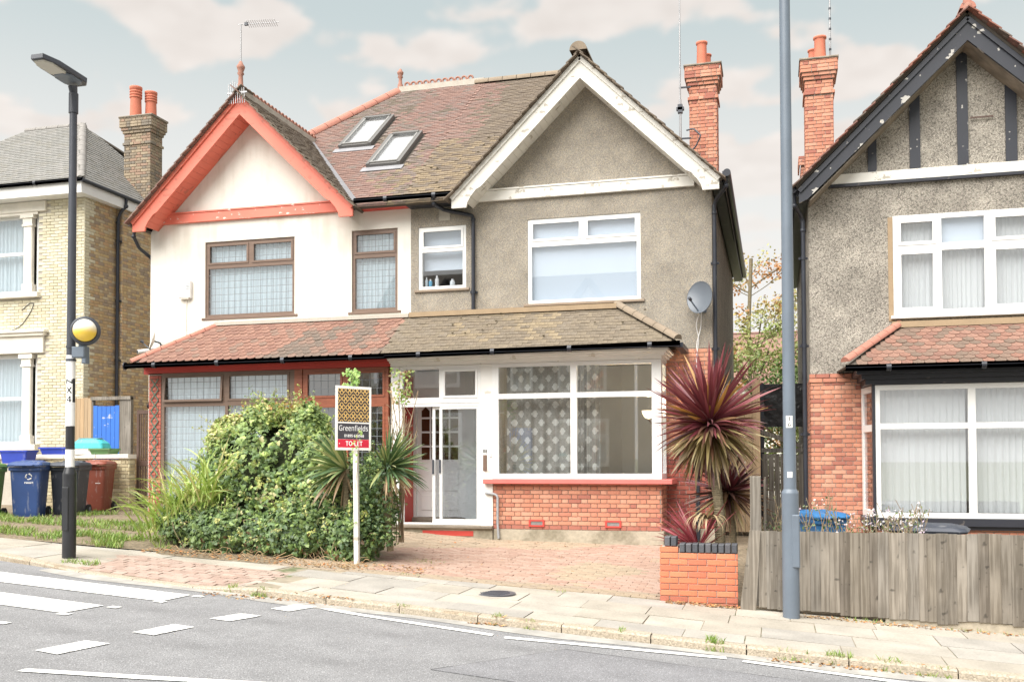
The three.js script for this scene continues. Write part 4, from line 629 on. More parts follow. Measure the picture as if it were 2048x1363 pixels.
  tiles(lt, [-6.66, y0 - 0.03, z0 + 0.04], X1, v, 5.2, L, { gauge: 0.112, seed: 33, jit: 1.8, tilt: 0.06, skip: (p) => p.x > -1.55 - (p.y - y0) / (y1 - y0) * 1.17 || p.x < -6.66, pick: (p, a, b) => (fbm(p.x + 9, p.y * 2, 256, 3, 71) > 0.6 && a > 0.45 ? 5 + Math.floor(b * 4) : Math.floor(b * 5)) });
  lt.flush(grey);
  ridgeTiles(grey, [-1.52, y0 + 0.05, z0], [-2.72, y1 + 0.05, ZW], M.brownRidge, 0.085);
  new B().bar([-6.64, y1 + 0.02, ZW + 0.06], [-2.7, y1 + 0.02, ZW + 0.06], 0.14, 0.09).mesh('flashing', M.tanMortar, grey);
  gutter(grey, -6.66, -1.48, 3.46, -16.06, 3.505); new B().box(-1.56, 3.45, -17.2, -1.44, 3.53, -16.12).mesh('side_gutter', M.pipe, grey);
  // gable roof and the right half of the main roof
  const set2 = new Pieces('roof_tile', 'roof_tiling', tileGeo, M.tile, [...brownTile, ...tanTile, ...redTile], 300, 0.30);
  gableRoof(grey, c, set2, { fullSide: 0, openSide: 1, endD: 23.4, pick: (p, a) => Math.floor(a * 5) });
  const v2 = V(0, 0.8, -1).normalize(), uL = Math.hypot(1, 0.8);
  tiles(set2, [-6.69, 6.40, -16.93], X1, v2, 2.3, 5.35 * uL, { seed: 41, jit: 1.7, sag: 0.006, skip: (p) => p.x < -6.70 || p.y < 8.80 - Math.abs(p.x - c) * 0.985 - 0.05, pick: (p, a, b) => { const t = smooth(9.0, 7.4, p.y) * 0.8 + (fbm(p.x * 1.2, p.y * 1.2, 256, 3, 6) - 0.5); if (t > 0.3) return a < 0.4 + t * 0.3 ? 5 + Math.floor(b * 4) : Math.floor(b * 5); if (p.x < -6.0 && p.y > 8) return a < smooth(-5.6, -6.7, p.x) ? 9 + Math.floor(b * 4) : Math.floor(b * 5); return Math.floor(b * 5); } });
  set2.flush(grey);
  // clumps of moss on the lower tiles
  const moss = new B(), r = rng(314); for (let k = 0; k < 34; k++) { const D = 17.05 + Math.pow(r(), 2) * 2.6, x = rr(-6.6, -5.3 + (D - 17) * 0.1, r); const y = roofTop(D); if (y < 8.8 - Math.abs(x - c) * 0.985) continue; const s = rr(0.010, 0.028, r); moss.add(new THREE.IcosahedronGeometry(s, 1), new THREE.Matrix4().makeScale(1.3, 0.6, 1).setPosition(x, y + 0.04, -D)); } for (let k = 0; k < 26; k++) { const t = r(), x = rr(-6.6, -2.2 + (1 - t) * 0.5, r), s = rr(0.008, 0.02, r); moss.add(new THREE.IcosahedronGeometry(s, 1), new THREE.Matrix4().makeScale(1.3, 0.6, 1).setPosition(x, lerp(y0, y1, t) + 0.045, lerp(z0, ZW, t) + 0.03)); }
  moss.mesh('moss', M.moss, grey, { kind: 'stuff' });
  new B().poly([[-6.649, roofTop(22.3), -22.3], [-6.649, 6.40, -16.93], [-5.66, 6.40, -16.93], [-5.66, 6.44, -16.975], [c, 8.80, -19.925], [-0.88, 6.44, -16.975], [-0.85, 6.44, -16.98], [-4.78, roofTop(22.3), -22.3]], 0.05).poly([[-0.78, 6.40, -16.93], [-0.78, 6.4, -26.6], [-4.78, roofTop(22.3), -22.3]], 0.05, [0.7, 0.7, 0]).poly([[-6.649, roofTop(22.3), -22.3], [-4.78, roofTop(22.3), -22.3], [-0.78, 6.4, -26.6], [-6.649, 6.4, -26.6]], 0.05, [0, 0.7, -0.7]).mesh('main_roof', M.roofBase, grey);
  ridgeTiles(grey, [-6.9, roofTop(22.3) - 0.03, -22.3], [-4.8, roofTop(22.3) - 0.03, -22.3], M.brownRidge, 0.14, 0.35);
  ridgeTiles(grey, [c, 8.81, -16.64], [c, 8.81, -18.5], M.brownRidge, 0.155, 0.4);
  // eaves, side fascia, rainwater goods
  new B().box(-6.649, 6.38, ZW + 0.002, -5.68, 6.50, ZW + 0.25).mesh('eaves_board', M.blackTrim, grey);
  gutter(grey, -6.66, -5.70, 6.50, -16.86);
  new B().box(-1.0, 6.34, -26.5, -0.80, 6.38, -16.86).box(-0.82, 6.34, -26.5, -0.79, 6.52, -16.86).mesh('side_fascia', M.blackTrim, grey);
  const sg = new B(); sg.cyl([-0.74, 6.47, -26.4], [-0.74, 6.47, -16.78], 0.065, 0.065, 12); sg.mesh('side_gutter', M.pipe, grey);
  gp(grey, [[-0.76, 6.44, -16.9], [-0.76, 6.28, -16.92], [-0.98, 6.10, ZW + 0.06], [-0.98, 5.9, ZW + 0.06], [-0.98, 0.2, ZW + 0.06]], 0.036);
  gp(grey, [[-6.06, 6.46, -16.88], [-6.06, 6.36, -16.95], [-5.95, 6.30, ZW + 0.08], [-5.42, 6.17, ZW + 0.06], [-5.39, 6.08, ZW + 0.06], [-5.39, 4.40, ZW + 0.06]], 0.036);
  chimney(grey, -1.70, -1.12, -21.6, -21.0, 6.6, 10.06, orange, [[-1.44, 0.115, 0.56], [-1.36, 0.10, 0.42, -0.35]], 17, [9.42, 9.52]);
}
// chimney stack with corbelled head and pots: brick by brick on the faces in view
function chimney(house, x0, x1, zb, zf, y0, y1, pal, pots, seed, bands, mortar = M.mortarPale) {
  const st = new B().box(x0 + 0.012, y0, zb, x1 - 0.012, y1 - 0.5, zf - 0.012).mesh('chimney', mortar, house);
  const set = new Pieces('brick', 'brickwork', brickGeo, M.clay, pal), w = x1 - x0, dz = zf - zb;
  const faces = (g, yA, yB) => { bricks(set, [x0 - g, yA, zf + g], X1, Z1, w + 2 * g, yB - yA, { seed: seed + Math.round(yA * 10) }); bricks(set, [x1 + g, yA, zf + g - 0.01], V(0, 0, -1), X1, dz + 2 * g - 0.02, yB - yA, { seed: seed + 1 + Math.round(yA * 10) }); bricks(set, [x0 - g, yA, zb - g + 0.01], V(0, 0, 1), NX, dz + 2 * g - 0.02, yB - yA, { seed: seed + 2 + Math.round(yA * 10) }); };
  faces(0, y0, y1 - 0.76); faces(0.03, y1 - 0.76, y1 - 0.685); faces(0, y1 - 0.685, y1 - 0.45);
  [0.03, 0.06, 0.09].forEach((g, k) => { new B().box(x0 - g + 0.012, y1 - 0.45 + k * 0.075, zb - g + 0.012, x1 + g - 0.012, y1 - 0.375 + k * 0.075 + 0.001, zf + g - 0.012).mesh('corbel', mortar, st); faces(g, y1 - 0.45 + k * 0.075, y1 - 0.375 + k * 0.075); });
  new B().box(x0 - 0.078, y1 - 0.225, zb - 0.078, x1 + 0.078, y1 - 0.051, zf + 0.078).mesh('corbel', mortar, st); faces(0.09, y1 - 0.225, y1 - 0.05);
  new B().box(x0 - 0.11, y1 - 0.05, zb - 0.11, x1 + 0.11, y1, zf + 0.11, 0.015).mesh('capping', M.stoneDark, st);
  set.flush(st);
  for (const [x, r, h, dz2 = 0, ring] of pots) { const pr = [[r * 0.95, 0], [r, 0.04], [r * 0.92, h * 0.6]]; if (ring) for (let k = 0; k < 4; k++) { const y = h * (0.62 + k * 0.09); pr.push([r * 0.92, y], [r * 1.06, y + 0.012], [r * 1.06, y + h * 0.05], [r * 0.92, y + h * 0.055]); } pr.push([r * 0.9, h * 0.92], [r * 1.08, h * 0.93], [r * 1.08, h], [r * 0.85, h], [r * 0.8, h * 0.6]); new B().lathe(pr, x, y1, (zb + zf) / 2 + dz2 + 0.1, 24).mesh('chimney_pot', M.pot, st); }
}
// ---------- timbered house on the right ----------
const timber = thing('gabled_house', 'roughcast house with black timbered gable and orange brick pier on the right', 'house', [3.05, 0.1, ZW]);
{
  const c = 3.05, h = timber;
  new B().prism([[0.59, 3.05], [5.5, 3.05], [5.5, 6.3], [c, 8.55], [0.75, 6.3], [0.59, 6.2]], ZW - 0.25, ZW, [R4(1.94, 3.98, 4.16, 5.66)]).mesh('wall', M.dashT, h);
  new B().box(0.59, 0.0, -26, 0.84, 6.2, ZW - 0.252).mesh('side_wall', M.dashT, h);
  new B().box(5.3, 0.0, -26, 5.5, 6.2, ZW - 0.252).mesh('side_wall', M.dashT, h);
  rooms(h, 0.85, 5.29, ZW, -25, 0.4, 6.1, 3.4);
  new B().box(0.85, 0.4, -20.6, 5.29, 6.0, -20.5).mesh('partition', M.plaster, h);
  // gable
  for (const s of [-1, 1]) {
    const P = (dx, y) => [c + s * dx, y], w = 2.62, k = 0.99, poly = [P(0, 8.70), P(w, 8.70 - w * k), P(w, 8.70 - w * k - 0.24), P(w - 0.14, 8.70 - w * k - 0.18), P(0, 8.31)];
    new B().prism(s < 0 ? poly : poly.reverse(), ZG, ZG + 0.045).mesh('bargeboard', M.blackPaint, h);
    new B().bar([c, 8.655, ZG + 0.06], [c + s * w, 8.655 - w * k, ZG + 0.06], 0.035, 0.075).mesh('board_moulding', M.blackPaint, h);
    new B().poly([[c, 8.345, ZG], [c + s * 2.45, 8.345 - 2.45 * k, ZG], [c + s * 2.45, 8.345 - 2.45 * k, ZW + 0.003], [c, 8.345, ZW + 0.003]], 0.02).mesh('soffit', M.stoneDark, h);
  }
  for (const [a, b] of [[1.56, 1.70], [2.22, 2.385], [2.955, 3.12], [3.68, 3.85], [4.42, 4.56]]) { const m = (a + b) / 2, top = 8.40 - Math.abs(m - c); new B().prism([[a, 6.43], [b, 6.43], [b, 8.36 - Math.abs(b - c)], [a, 8.36 - Math.abs(a - c)]], ZW + 0.002, ZW + 0.035).mesh('timber_stud', M.blackPaint, h); }
  new B().box(0.72, 6.25, ZW + 0.002, 5.3, 6.42, ZW + 0.06, 0.006).mesh('tie_beam', M.whiteOld, h); new B().box(0.72, 6.20, ZW + 0.002, 5.3, 6.248, ZW + 0.075).mesh('beam_moulding', M.blackTrim, h);
  new B().box(3.15, 7.18, ZW + 0.036, 3.50, 7.205, ZW + 0.05).mesh('rust_stain_bar', M.brownIron, h);
  // first-floor window: three lights
  const L = [[2.02, 2.60], [2.69, 3.34], [3.46, 4.09]], ps = []; for (const [a, b] of L) ps.push([a, 5.17, b, 5.58], [a, 4.07, b, 5.05]);
  ps.forEach((p, i) => { if (i === 2 || i === 3) p.push({ noSash: 1 }); });
  windowZ(h, 1.94, 4.16, 3.98, 5.66, ZW + 0.01, ps, M.upvc, { sill: { over: 0.05, h: 0.05, out: 0.09 }, sash: 0.045 });
  new B().box(1.86, 3.9, ZW + 0.001, 1.935, 5.64, ZW + 0.012).mesh('sand_render_patch', M.tanMortar, h);
  // brick pier and ground floor
  const set = new Pieces('brick', 'brickwork', brickGeo, M.clay, orange);
  const lw = new B().box(0.602, 0.0, ZW - 0.25, 1.56, 3.0, ZW - 0.012).mesh('pier', M.mortarPale, h);
  bricks(set, [0.59, 0.3, ZW], X1, Z1, 0.97, 2.6, { seed: 61 }); bricks(set, [0.57, 2.9, ZW + 0.02], X1, Z1, 0.97, 0.15, { seed: 62, bond: 'plain' }); bricks(set, [0.59, 0.3, ZW - 2], Z1, NX, 1.98, 2.7, { seed: 63 });
  // bay
  const bl = new B().box(1.60, 0.0, ZW - 0.1, 5.2, 0.55, ZB - 0.012).mesh('bay_wall', M.mortarPale, h);
  bricks(set, [1.56, 0.1, ZB], X1, Z1, 2.6, 0.45, { seed: 64 }); set.flush(lw);
  windowZ(h, 1.55, 5.2, 0.68, 2.78, ZB + 0.02, [[1.62, 2.17, 2.91, 2.70, { noSash: 1 }], [1.62, 0.76, 2.91, 2.08, { noSash: 1 }], [3.02, 2.17, 4.30, 2.70, { noSash: 1 }], [3.02, 0.76, 4.30, 2.08, { noSash: 1 }]], M.upvc, { sash: 0.04 });
  const rt = new B().prism([[0, 0.68], [0.74, 0.68], [0.74, 2.78], [0, 2.78]], 0, 0.06, [R4(0.08, 0.78, 0.64, 2.05), R4(0.08, 2.16, 0.64, 2.68)]); rt.g[0].applyMatrix4(new THREE.Matrix4().makeRotationY(Math.PI / 2 + 0.17)).translate(1.53, 0, ZB - 0.03);
  rt.g[0].computeVertexNormals(); rt.mesh('side_window', M.upvc, h);
  new B().bar([1.43, 1.42, ZB - 0.70], [1.52, 1.42, ZB - 0.14], 0.006, 1.26).bar([1.43, 2.42, ZB - 0.70], [1.52, 2.42, ZB - 0.14], 0.006, 0.52).mesh('side_pane', M.glass, h);
  new B().box(1.505, 0.6, ZB - 0.1, 1.548, 2.79, ZB + 0.03).mesh('corner_post', M.blackTrim, h);
  new B().prism([[1.36, 0.56], [5.3, 0.56], [5.3, 0.675], [1.36, 0.675]], ZB - 0.7, ZB + 0.12).box(1.44, 0.50, ZB - 0.7, 5.3, 0.558, ZB + 0.06).mesh('sill', M.blackTrim, h);
  new B().box(1.40, 2.79, ZW + 0.002, 5.3, 2.87, ZB + 0.06).box(1.34, 2.87, ZW + 0.003, 5.3, 2.94, ZB + 0.13).box(1.26, 2.94, ZW + 0.004, 5.3, 3.03, ZB + 0.22).mesh('cornice', M.blackTrim, h);
  const z0 = -16.12, y0 = 3.08, y1 = 3.80, v = V(0, y1 - y0, ZW - z0), Ln = v.length(); v.normalize();
  new B().poly([[1.12, y0, z0], [5.5, y0, z0], [5.5, y1, ZW], [2.05, y1, ZW]], 0.03).poly([[1.12, y0, z0], [1.02, y0, ZW], [2.05, y1, ZW]], 0.03, [-0.6, 0.8, 0.1]).mesh('roof_slope', M.roofBase, h);
  const sc = new Pieces('scale_tile', 'scale_tiling', scaleGeo, M.tile, [[0.34, 0.155, 0.115], [0.38, 0.19, 0.145], [0.29, 0.135, 0.105], [0.25, 0.16, 0.125], [0.20, 0.14, 0.11]].map((c) => [c[0] * 0.9, c[1], c[2]]), 300, 0.3);
  tiles(sc, [1.0, y0 - 0.02, z0 + 0.03], X1, v, 3.3, Ln, { gauge: 0.128, seed: 67, jit: 1.5, tilt: 0.07, skip: (p) => p.x < 1.14 + (p.y - y0) / (y1 - y0) * 0.93 });
  sc.flush(h);
  ridgeTiles(h, [1.08, y0 + 0.05, z0], [2.03, y1 + 0.04, ZW], M.tileRidge, 0.08, 0.25); new B().bar([1.9, y1 + 0.03, ZW + 0.05], [5.4, y1 + 0.03, ZW + 0.05], 0.12, 0.1).mesh('flashing', M.tanMortar, h);
  gutter(h, 1.08, 5.4, 3.03, -16.06);
  const tp = new Pieces('roof_tile', 'roof_tiling', tileGeo, M.tile, [[0.32, 0.135, 0.10], [0.28, 0.125, 0.10], [0.25, 0.13, 0.11], [0.21, 0.15, 0.13], [0.18, 0.14, 0.12]]);
  for (const s of [-1, 1]) {
    const top = 8.80, w = 2.70, e = [c + s * w, top - w * 0.99]; new B().poly([[c, top, -16.8], [e[0], e[1], -16.8], [e[0], e[1], -26], [c, top, -26]], 0.05).mesh('roof_slope', M.roofBase, h);
    const u = s > 0 ? V(0, 0, -1) : V(0, 0, 1), vv = V(-s, 0.99, 0).normalize();
    tiles(tp, s > 0 ? [e[0], e[1], -16.72] : [e[0], e[1], -17.4], u, vv, s > 0 ? 1.0 : 0.68, w * Math.hypot(1, 0.99), { seed: 70 + s, jit: 1.8, pick: (p, a) => Math.floor(clamp(a * 0.8 + (8.8 - p.y) * 0.1) * 4.99) });
  }
  new B().lathe([[0.10, -0.1], [0.10, 0], [0.065, 0.05], [0.055, 0.2], [0.075, 0.24], [0.06, 0.26], [0.045, 0.34], [0, 0.36]], c, 8.86, -16.8, 8).mesh('finial', M.terracotta, h);
  ridgeTiles(h, [c, 8.80, -16.72], [c, 8.80, -17.6], M.tileRidge, 0.12, 0.3);
  // roof slope of the wing behind, with its ring crest
  new B().poly([[4.1, 7.2, -19.5], [9, 7.2, -19.5], [9, 9.75, -22.4], [4.1, 9.75, -22.4]], 0.05).mesh('rear_roof', M.roofBase, h);
  tiles(tp, [3.6, 7.6, -19.95], X1, V(0, 2.55, -2.9).normalize(), 2.6, 3.4, { seed: 79, jit: 1.5, skip: (p) => p.y < 8.80 - Math.abs(p.x - c) * 0.99 });
  tp.flush(h); crest(h, [3.9, 9.82, -22.4], [6.0, 9.82, -22.4], M.terracotta, 11); new B().bar([3.9, 9.78, -22.4], [6.2, 9.78, -22.4], 0.2, 0.12).mesh('ridge_capping', M.tileRidge, h);
  new B().box(0.38, 6.0, -26, 0.42, 6.2, -16.9).box(0.42, 6.0, -26, 0.585, 6.03, -16.86).mesh('side_fascia', M.blackTrim, h);
  new B().cyl([0.34, 6.10, -26], [0.34, 6.10, -16.8], 0.06, 0.06, 12).mesh('side_gutter', M.pipe, h);
  gp(h, [[0.34, 6.05, -16.9], [0.36, 5.86, -16.95], [0.50, 5.70, ZW + 0.05], [0.50, 5.5, ZW + 0.05], [0.50, 0.2, ZW + 0.05]], 0.038);
  chimney(h, 0.68, 1.24, -21.7, -21.0, 6.0, 9.93, orange, [[1.0, 0.125, 0.54], [0.88, 0.11, 0.42, -0.35]], 23);
  const ch2 = new B().box(0.66, 6.0, -24.2, 1.1, 8.55, -23.4).mesh('rear_chimney', M.mortarPale, h), s2 = new Pieces('brick', 'brickwork', brickGeo, M.clay, orange, 60); bricks(s2, [0.648, 6.5, -23.388], X1, Z1, 0.46, 1.9, { seed: 29 }); bricks(s2, [0.648, 6.5, -24.2], Z1, NX, 0.8, 1.9, { seed: 30 }); bricks(s2, [0.60, 8.4, -23.34], X1, Z1, 0.52, 0.22, { seed: 31 }); bricks(s2, [0.60, 8.4, -24.2], Z1, NX, 0.85, 0.22, { seed: 32 }); s2.flush(ch2);
}
// ---------- pale yellow brick house on the left ----------
const yellow = thing('brick_house', 'pale yellow brick house with grey tiled hipped roof and white stone window surrounds', 'house', [-18, 0.6, -19.8]);
{
  const h = yellow, zf = -19.8, xr = -15.97;
  const pale = [[0.66, 0.615, 0.47], [0.69, 0.65, 0.51], [0.63, 0.58, 0.43], [0.70, 0.665, 0.54], [0.61, 0.55, 0.40]];
  const stock = [[0.54, 0.40, 0.22], [0.48, 0.34, 0.19], [0.58, 0.45, 0.27], [0.42, 0.32, 0.215], [0.36, 0.285, 0.22], [0.54, 0.36, 0.21], [0.52, 0.43, 0.30]];
  const wins = [[-20.2, 5.72, -17.29, 7.66], [-20.2, 2.02, -17.29, 4.22]];
  const wall = new B().prism([[-24, 0.5], [xr - 0.012, 0.5], [xr - 0.012, 8.2], [-24, 8.2]], zf - 0.3, zf - 0.012, wins.map((w) => R4(...w))).mesh('wall', M.mortarPale, h);
  const set = new Pieces('brick', 'brickwork', brickGeo, M.clay, pale);
  bricks(set, [-18.75, 0.6, zf], X1, Z1, 2.78, 7.6, { seed: 101, bond: 'plain', skip: (a, b, l) => { const x = a - 18.75, y = b + 0.6; return (x < -17.2 && ((y > 5.58 && y < 8.1) || (y > 1.9 && y < 4.8))) || (x < -17.0 && ((y > 7.68 && y < 8.12) || (y > 4.22 && y < 4.82))); } });
  set.flush(wall);
  const sw = new B().box(xr - 0.3, 0.5, -30, xr - 0.012, 8.2, zf - 0.302).mesh('side_wall', M.mortarDark, h);
  const s2 = new Pieces('brick', 'brickwork', brickGeo, M.clay, [...stock, ...pale]);
  bricks(s2, [xr, 0.8, zf], V(0, 0, -1), X1, 3.4, 7.4, { seed: 103, pick: (r, a) => (a < 0.24 + (r() - 0.5) * 0.22 ? 7 + Math.floor(r() * 5) : Math.floor(r() * 7)) });
  s2.flush(sw);
  const br = new B().box(xr - 0.2, 0.5, -24.5, xr + 0.148, 8.2, -21.012).mesh('chimney_breast', M.mortarDark, h);
  const s3 = new Pieces('brick', 'brickwork', brickGeo, M.clay, stock); bricks(s3, [xr + 0.16, 0.8, -21.0], V(0, 0, -1), X1, 3.0, 7.4, { seed: 107 }); bricks(s3, [xr, 0.8, -21.0], X1, Z1, 0.16, 7.4, { seed: 108 }); s3.flush(br);
  rooms(h, -23.9, xr - 0.31, zf, -29, 0.7, 8.1, 4.95); new B().box(-24, 0.5, -30, -23.9, 8.2, zf - 0.31).mesh('side_wall', M.plaster, h);
  // stone surrounds: lintels, sills, columns
  const st = new B(); st.box(-20.6, 7.70, zf - 0.1, -17.06, 7.95, zf + 0.06, 0.01).box(-20.6, 7.64, zf - 0.1, -17.30, 7.698, zf + 0.03); st.mesh('lintel', M.stoneTrim, h);
  new B().box(-20.6, 4.24, zf - 0.1, -17.08, 4.66, zf + 0.06, 0.01).box(-20.6, 4.66, zf - 0.1, -17.02, 4.74, zf + 0.12).box(-20.6, 4.74, zf - 0.1, -16.97, 4.79, zf + 0.17).mesh('lintel', M.stoneTrim, h);
  new B().box(-20.6, 5.60, zf - 0.1, -17.22, 5.72, zf + 0.12, 0.01).mesh('sill', M.stoneTrim, h); new B().box(-20.6, 1.88, zf - 0.1, -17.22, 2.02, zf + 0.14, 0.01).mesh('sill', M.stoneTrim, h);
  for (const [y0, y1] of [[5.72, 7.66], [2.02, 4.22]]) new B().box(-17.76, y0, zf - 0.12, -17.45, y0 + 0.22, zf + 0.03, 0.01).box(-17.73, y0 + 0.22, zf - 0.1, -17.48, y1 - 0.3, zf + 0.01, 0.02).box(-17.76, y1 - 0.3, zf - 0.1, -17.45, y1 - 0.25, zf + 0.03).box(-17.74, y1 - 0.25, zf - 0.1, -17.47, y1 - 0.10, zf + 0.02).box(-17.80, y1 - 0.10, zf - 0.1, -17.41, y1, zf + 0.05).mesh('stone_column', M.stoneTrim, h);
  for (const [y0, y1, ym] of [[5.72, 7.66, 6.72], [2.02, 4.22, 3.15]]) {
    windowZ(h, -19.3, -17.765, y0, y1, zf - 0.12, [[-19.2, ym + 0.04, -17.83, y1 - 0.08, { noSash: 1 }], [-19.2, y0 + 0.08, -17.83, ym - 0.04, { noSash: 1 }]], M.upvc);
    windowZ(h, -17.44, -17.20, y0, y1, zf - 0.12, [[-17.39, ym + 0.04, -17.22, y1 - 0.08, { noSash: 1 }], [-17.39, y0 + 0.08, -17.22, ym - 0.04, { noSash: 1 }]], M.upvc);
  }
  new B().tube([[-18.6, 4.70, zf + 0.02], [-17.9, 4.86, zf + 0.015], [-17.6, 5.1, zf + 0.015], [-17.4, 5.42, zf + 0.02], [-17.5, 5.46, zf + 0.02], [-17.75, 5.30, zf + 0.015]], 0.008, 6, 30, 0.5).mesh('cable', M.steelDark, h);
  // eaves, roof
  new B().box(-24.4, 7.96, zf + 0.02, xr + 0.22, 8.0, zf + 0.40).box(-24.4, 8.0, zf + 0.36, xr + 0.22, 8.24, zf + 0.40).box(xr + 0.02, 7.96, -28, xr + 0.22, 8.0, zf + 0.018).box(xr + 0.18, 8.0, -28, xr + 0.22, 8.24, zf + 0.358).mesh('eaves_board', M.upvc, h);
  gutter(h, -24.4, xr + 0.3, 8.26, zf + 0.45); new B().cyl([xr + 0.27, 8.24, -28], [xr + 0.27, 8.24, zf + 0.47], 0.05, 0.05, 12).mesh('side_gutter', M.pipe, h);
  const ey = 8.28, ez = zf + 0.40, ex = xr + 0.22, runX = 2.33, run = 2.9, ry = 10.72, k = (ry - ey) / run, kS = (ry - ey) / runX, rx = ex - runX, rz = ez - run, lx = -19.9, lex = lx - runX;
  new B().poly([[lex, ey, ez], [ex, ey, ez], [rx, ry, rz], [lx, ry, rz]], 0.05).poly([[lex, ey, ez], [lx, ry, rz], [lex, ey, ez - 2 * run]], 0.05, [-0.5, 0.8, 0]).poly([[ex, ey, ez], [ex, ey, ez - 2 * run], [rx, ry, rz]], 0.05, [0.5, 0.8, 0]).poly([[rx, ry, rz], [lx, ry, rz], [lex, ey, ez - 2 * run], [ex, ey, ez - 2 * run]], 0.05, [0, 0.8, -0.5]).mesh('roof_slope', M.roofBase, h);
  const tp = new Pieces('roof_tile', 'roof_tiling', tileGeo, M.tile, [[0.29, 0.285, 0.275], [0.27, 0.265, 0.255], [0.31, 0.30, 0.29], [0.28, 0.27, 0.25]]);
  const vf = V(0, k, -1).normalize(), vs = V(-1, kS, 0).normalize(), sl = run * Math.hypot(1, k), slS = runX * Math.hypot(1, kS);
  tiles(tp, [-20.6, ey, ez + 0.03], X1, vf, 5.2, sl, { gauge: 0.125, seed: 121, jit: 0.8, skip: (p) => p.x > ex - (p.y - ey) / kS + 0.02 || p.x < lex + (p.y - ey) / kS });
  tiles(tp, [ex + 0.03, ey, ez], V(0, 0, -1), vs, 4.2, slS, { gauge: 0.125, seed: 123, jit: 0.8, skip: (p) => -p.z < -ez + (p.y - ey) / k - 0.02 || -p.z > -ez + 2 * run - (p.y - ey) / k });
  tp.flush(h);
  const rg = mat('grey ridge tile', { map: (u, v) => mul([0.28, 0.265, 0.25], grain(u, v, 331)), scale: 0.7, rough: 0.9 });
  ridgeTiles(h, [ex - 0.05, ey - 0.01, ez - 0.05], [rx, ry - 0.02, rz], rg, 0.11, 0.4); ridgeTiles(h, [rx, ry - 0.02, rz], [lx, ry - 0.02, rz], rg, 0.11, 0.4);
  gp(h, [[xr + 0.26, 8.20, -21.0], [xr + 0.25, 8.02, -21.0], [xr + 0.09, 7.80, -20.92], [xr + 0.08, 7.6, -20.92], [xr + 0.08, 0.8, -20.92]], 0.042);
  // stack on the side wall
  const old = [[0.33, 0.265, 0.19], [0.27, 0.22, 0.165], [0.37, 0.30, 0.215], [0.22, 0.19, 0.155], [0.34, 0.235, 0.175]];
  chimney(h, -16.47, -15.67, -22.42, -21.9, 7.9, 10.66, old, [[-16.18, 0.15, 0.80, 0.08, 1], [-15.92, 0.15, 0.74, -0.2, 1]], 31, [], M.mortarDark);
  new B().poly([[xr + 0.22, 8.33, -21.88], [xr + 0.22, 8.33, -21.72], [xr - 0.55, 9.15, -21.72], [xr - 0.55, 9.15, -21.88]], 0.02).mesh('lead_flashing', M.lead, h);
}
// ---------- curtains and things seen through the windows ----------
curtain('net_curtain', 'pale blue net curtain behind the wide leaded bedroom window', -11.03, -9.14, 4.54, 6.01, ZW - 0.14, M.netBlue, 16, 0.022, 1);
curtain('net_curtain', 'pale blue net curtain behind the narrow leaded bedroom window', -7.82, -6.97, 4.52, 6.04, ZW - 0.14, M.netBlue, 8, 0.025, 2);
curtain('net_curtain', 'light blue curtain filling the leaded front room window behind the ivy', -11.46, -8.72, 0.66, 3.26, ZB - 0.13, M.netBlue, 22, 0.02, 3);
curtain('lace_curtain', 'lace curtain with pale medallions in the left half of the white bay', -4.60, -3.28, 1.36, 3.26, ZB - 0.24, M.lace, 5, 0.06, 5);
curtain('lace_curtain', 'narrow gathered lace curtain in the right half of the white bay', -3.27, -2.93, 1.36, 3.26, ZB - 0.24, M.lace, 3, 0.06, 6);
curtain('net_curtain', 'white net curtain behind the left upstairs casement of the timbered house', 1.98, 2.62, 4.03, 5.62, ZW - 0.16, M.netWhite, 8, 0.02, 7);
curtain('net_curtain', 'white net curtain behind the middle upstairs pane of the timbered house', 2.66, 3.37, 4.03, 5.08, ZW - 0.17, M.netWhite, 9, 0.02, 8);
curtain('net_curtain', 'white net curtain behind the right upstairs casement of the timbered house', 3.42, 4.12, 4.03, 5.62, ZW - 0.16, M.netWhite, 8, 0.02, 9);
curtain('net_curtain', 'white net curtain in the left bay window above the fence', 1.62, 2.90, 0.76, 2.72, ZB - 0.18, M.netWhite, 12, 0.018, 10);
curtain('net_curtain', 'white net curtain in the bay window at the right edge', 2.98, 4.34, 0.76, 2.72, ZB - 0.18, M.netWhite, 13, 0.03, 11);
for (const [y0, y1, s, t] of [[5.78, 7.62, 12, 'upstairs'], [2.06, 4.18, 13, 'ground floor']]) { curtain('net_curtain', `pale net curtain in the ${t} window of the yellow brick house`, -19.25, -17.80, y0, y1, -20.1, M.netBlue, 11, 0.035, s); curtain('net_curtain', `pale net curtain in the narrow ${t} side light of the yellow brick house`, -17.42, -17.21, y0, y1, -20.1, M.netBlue, 2, 0.02, s + 5); }
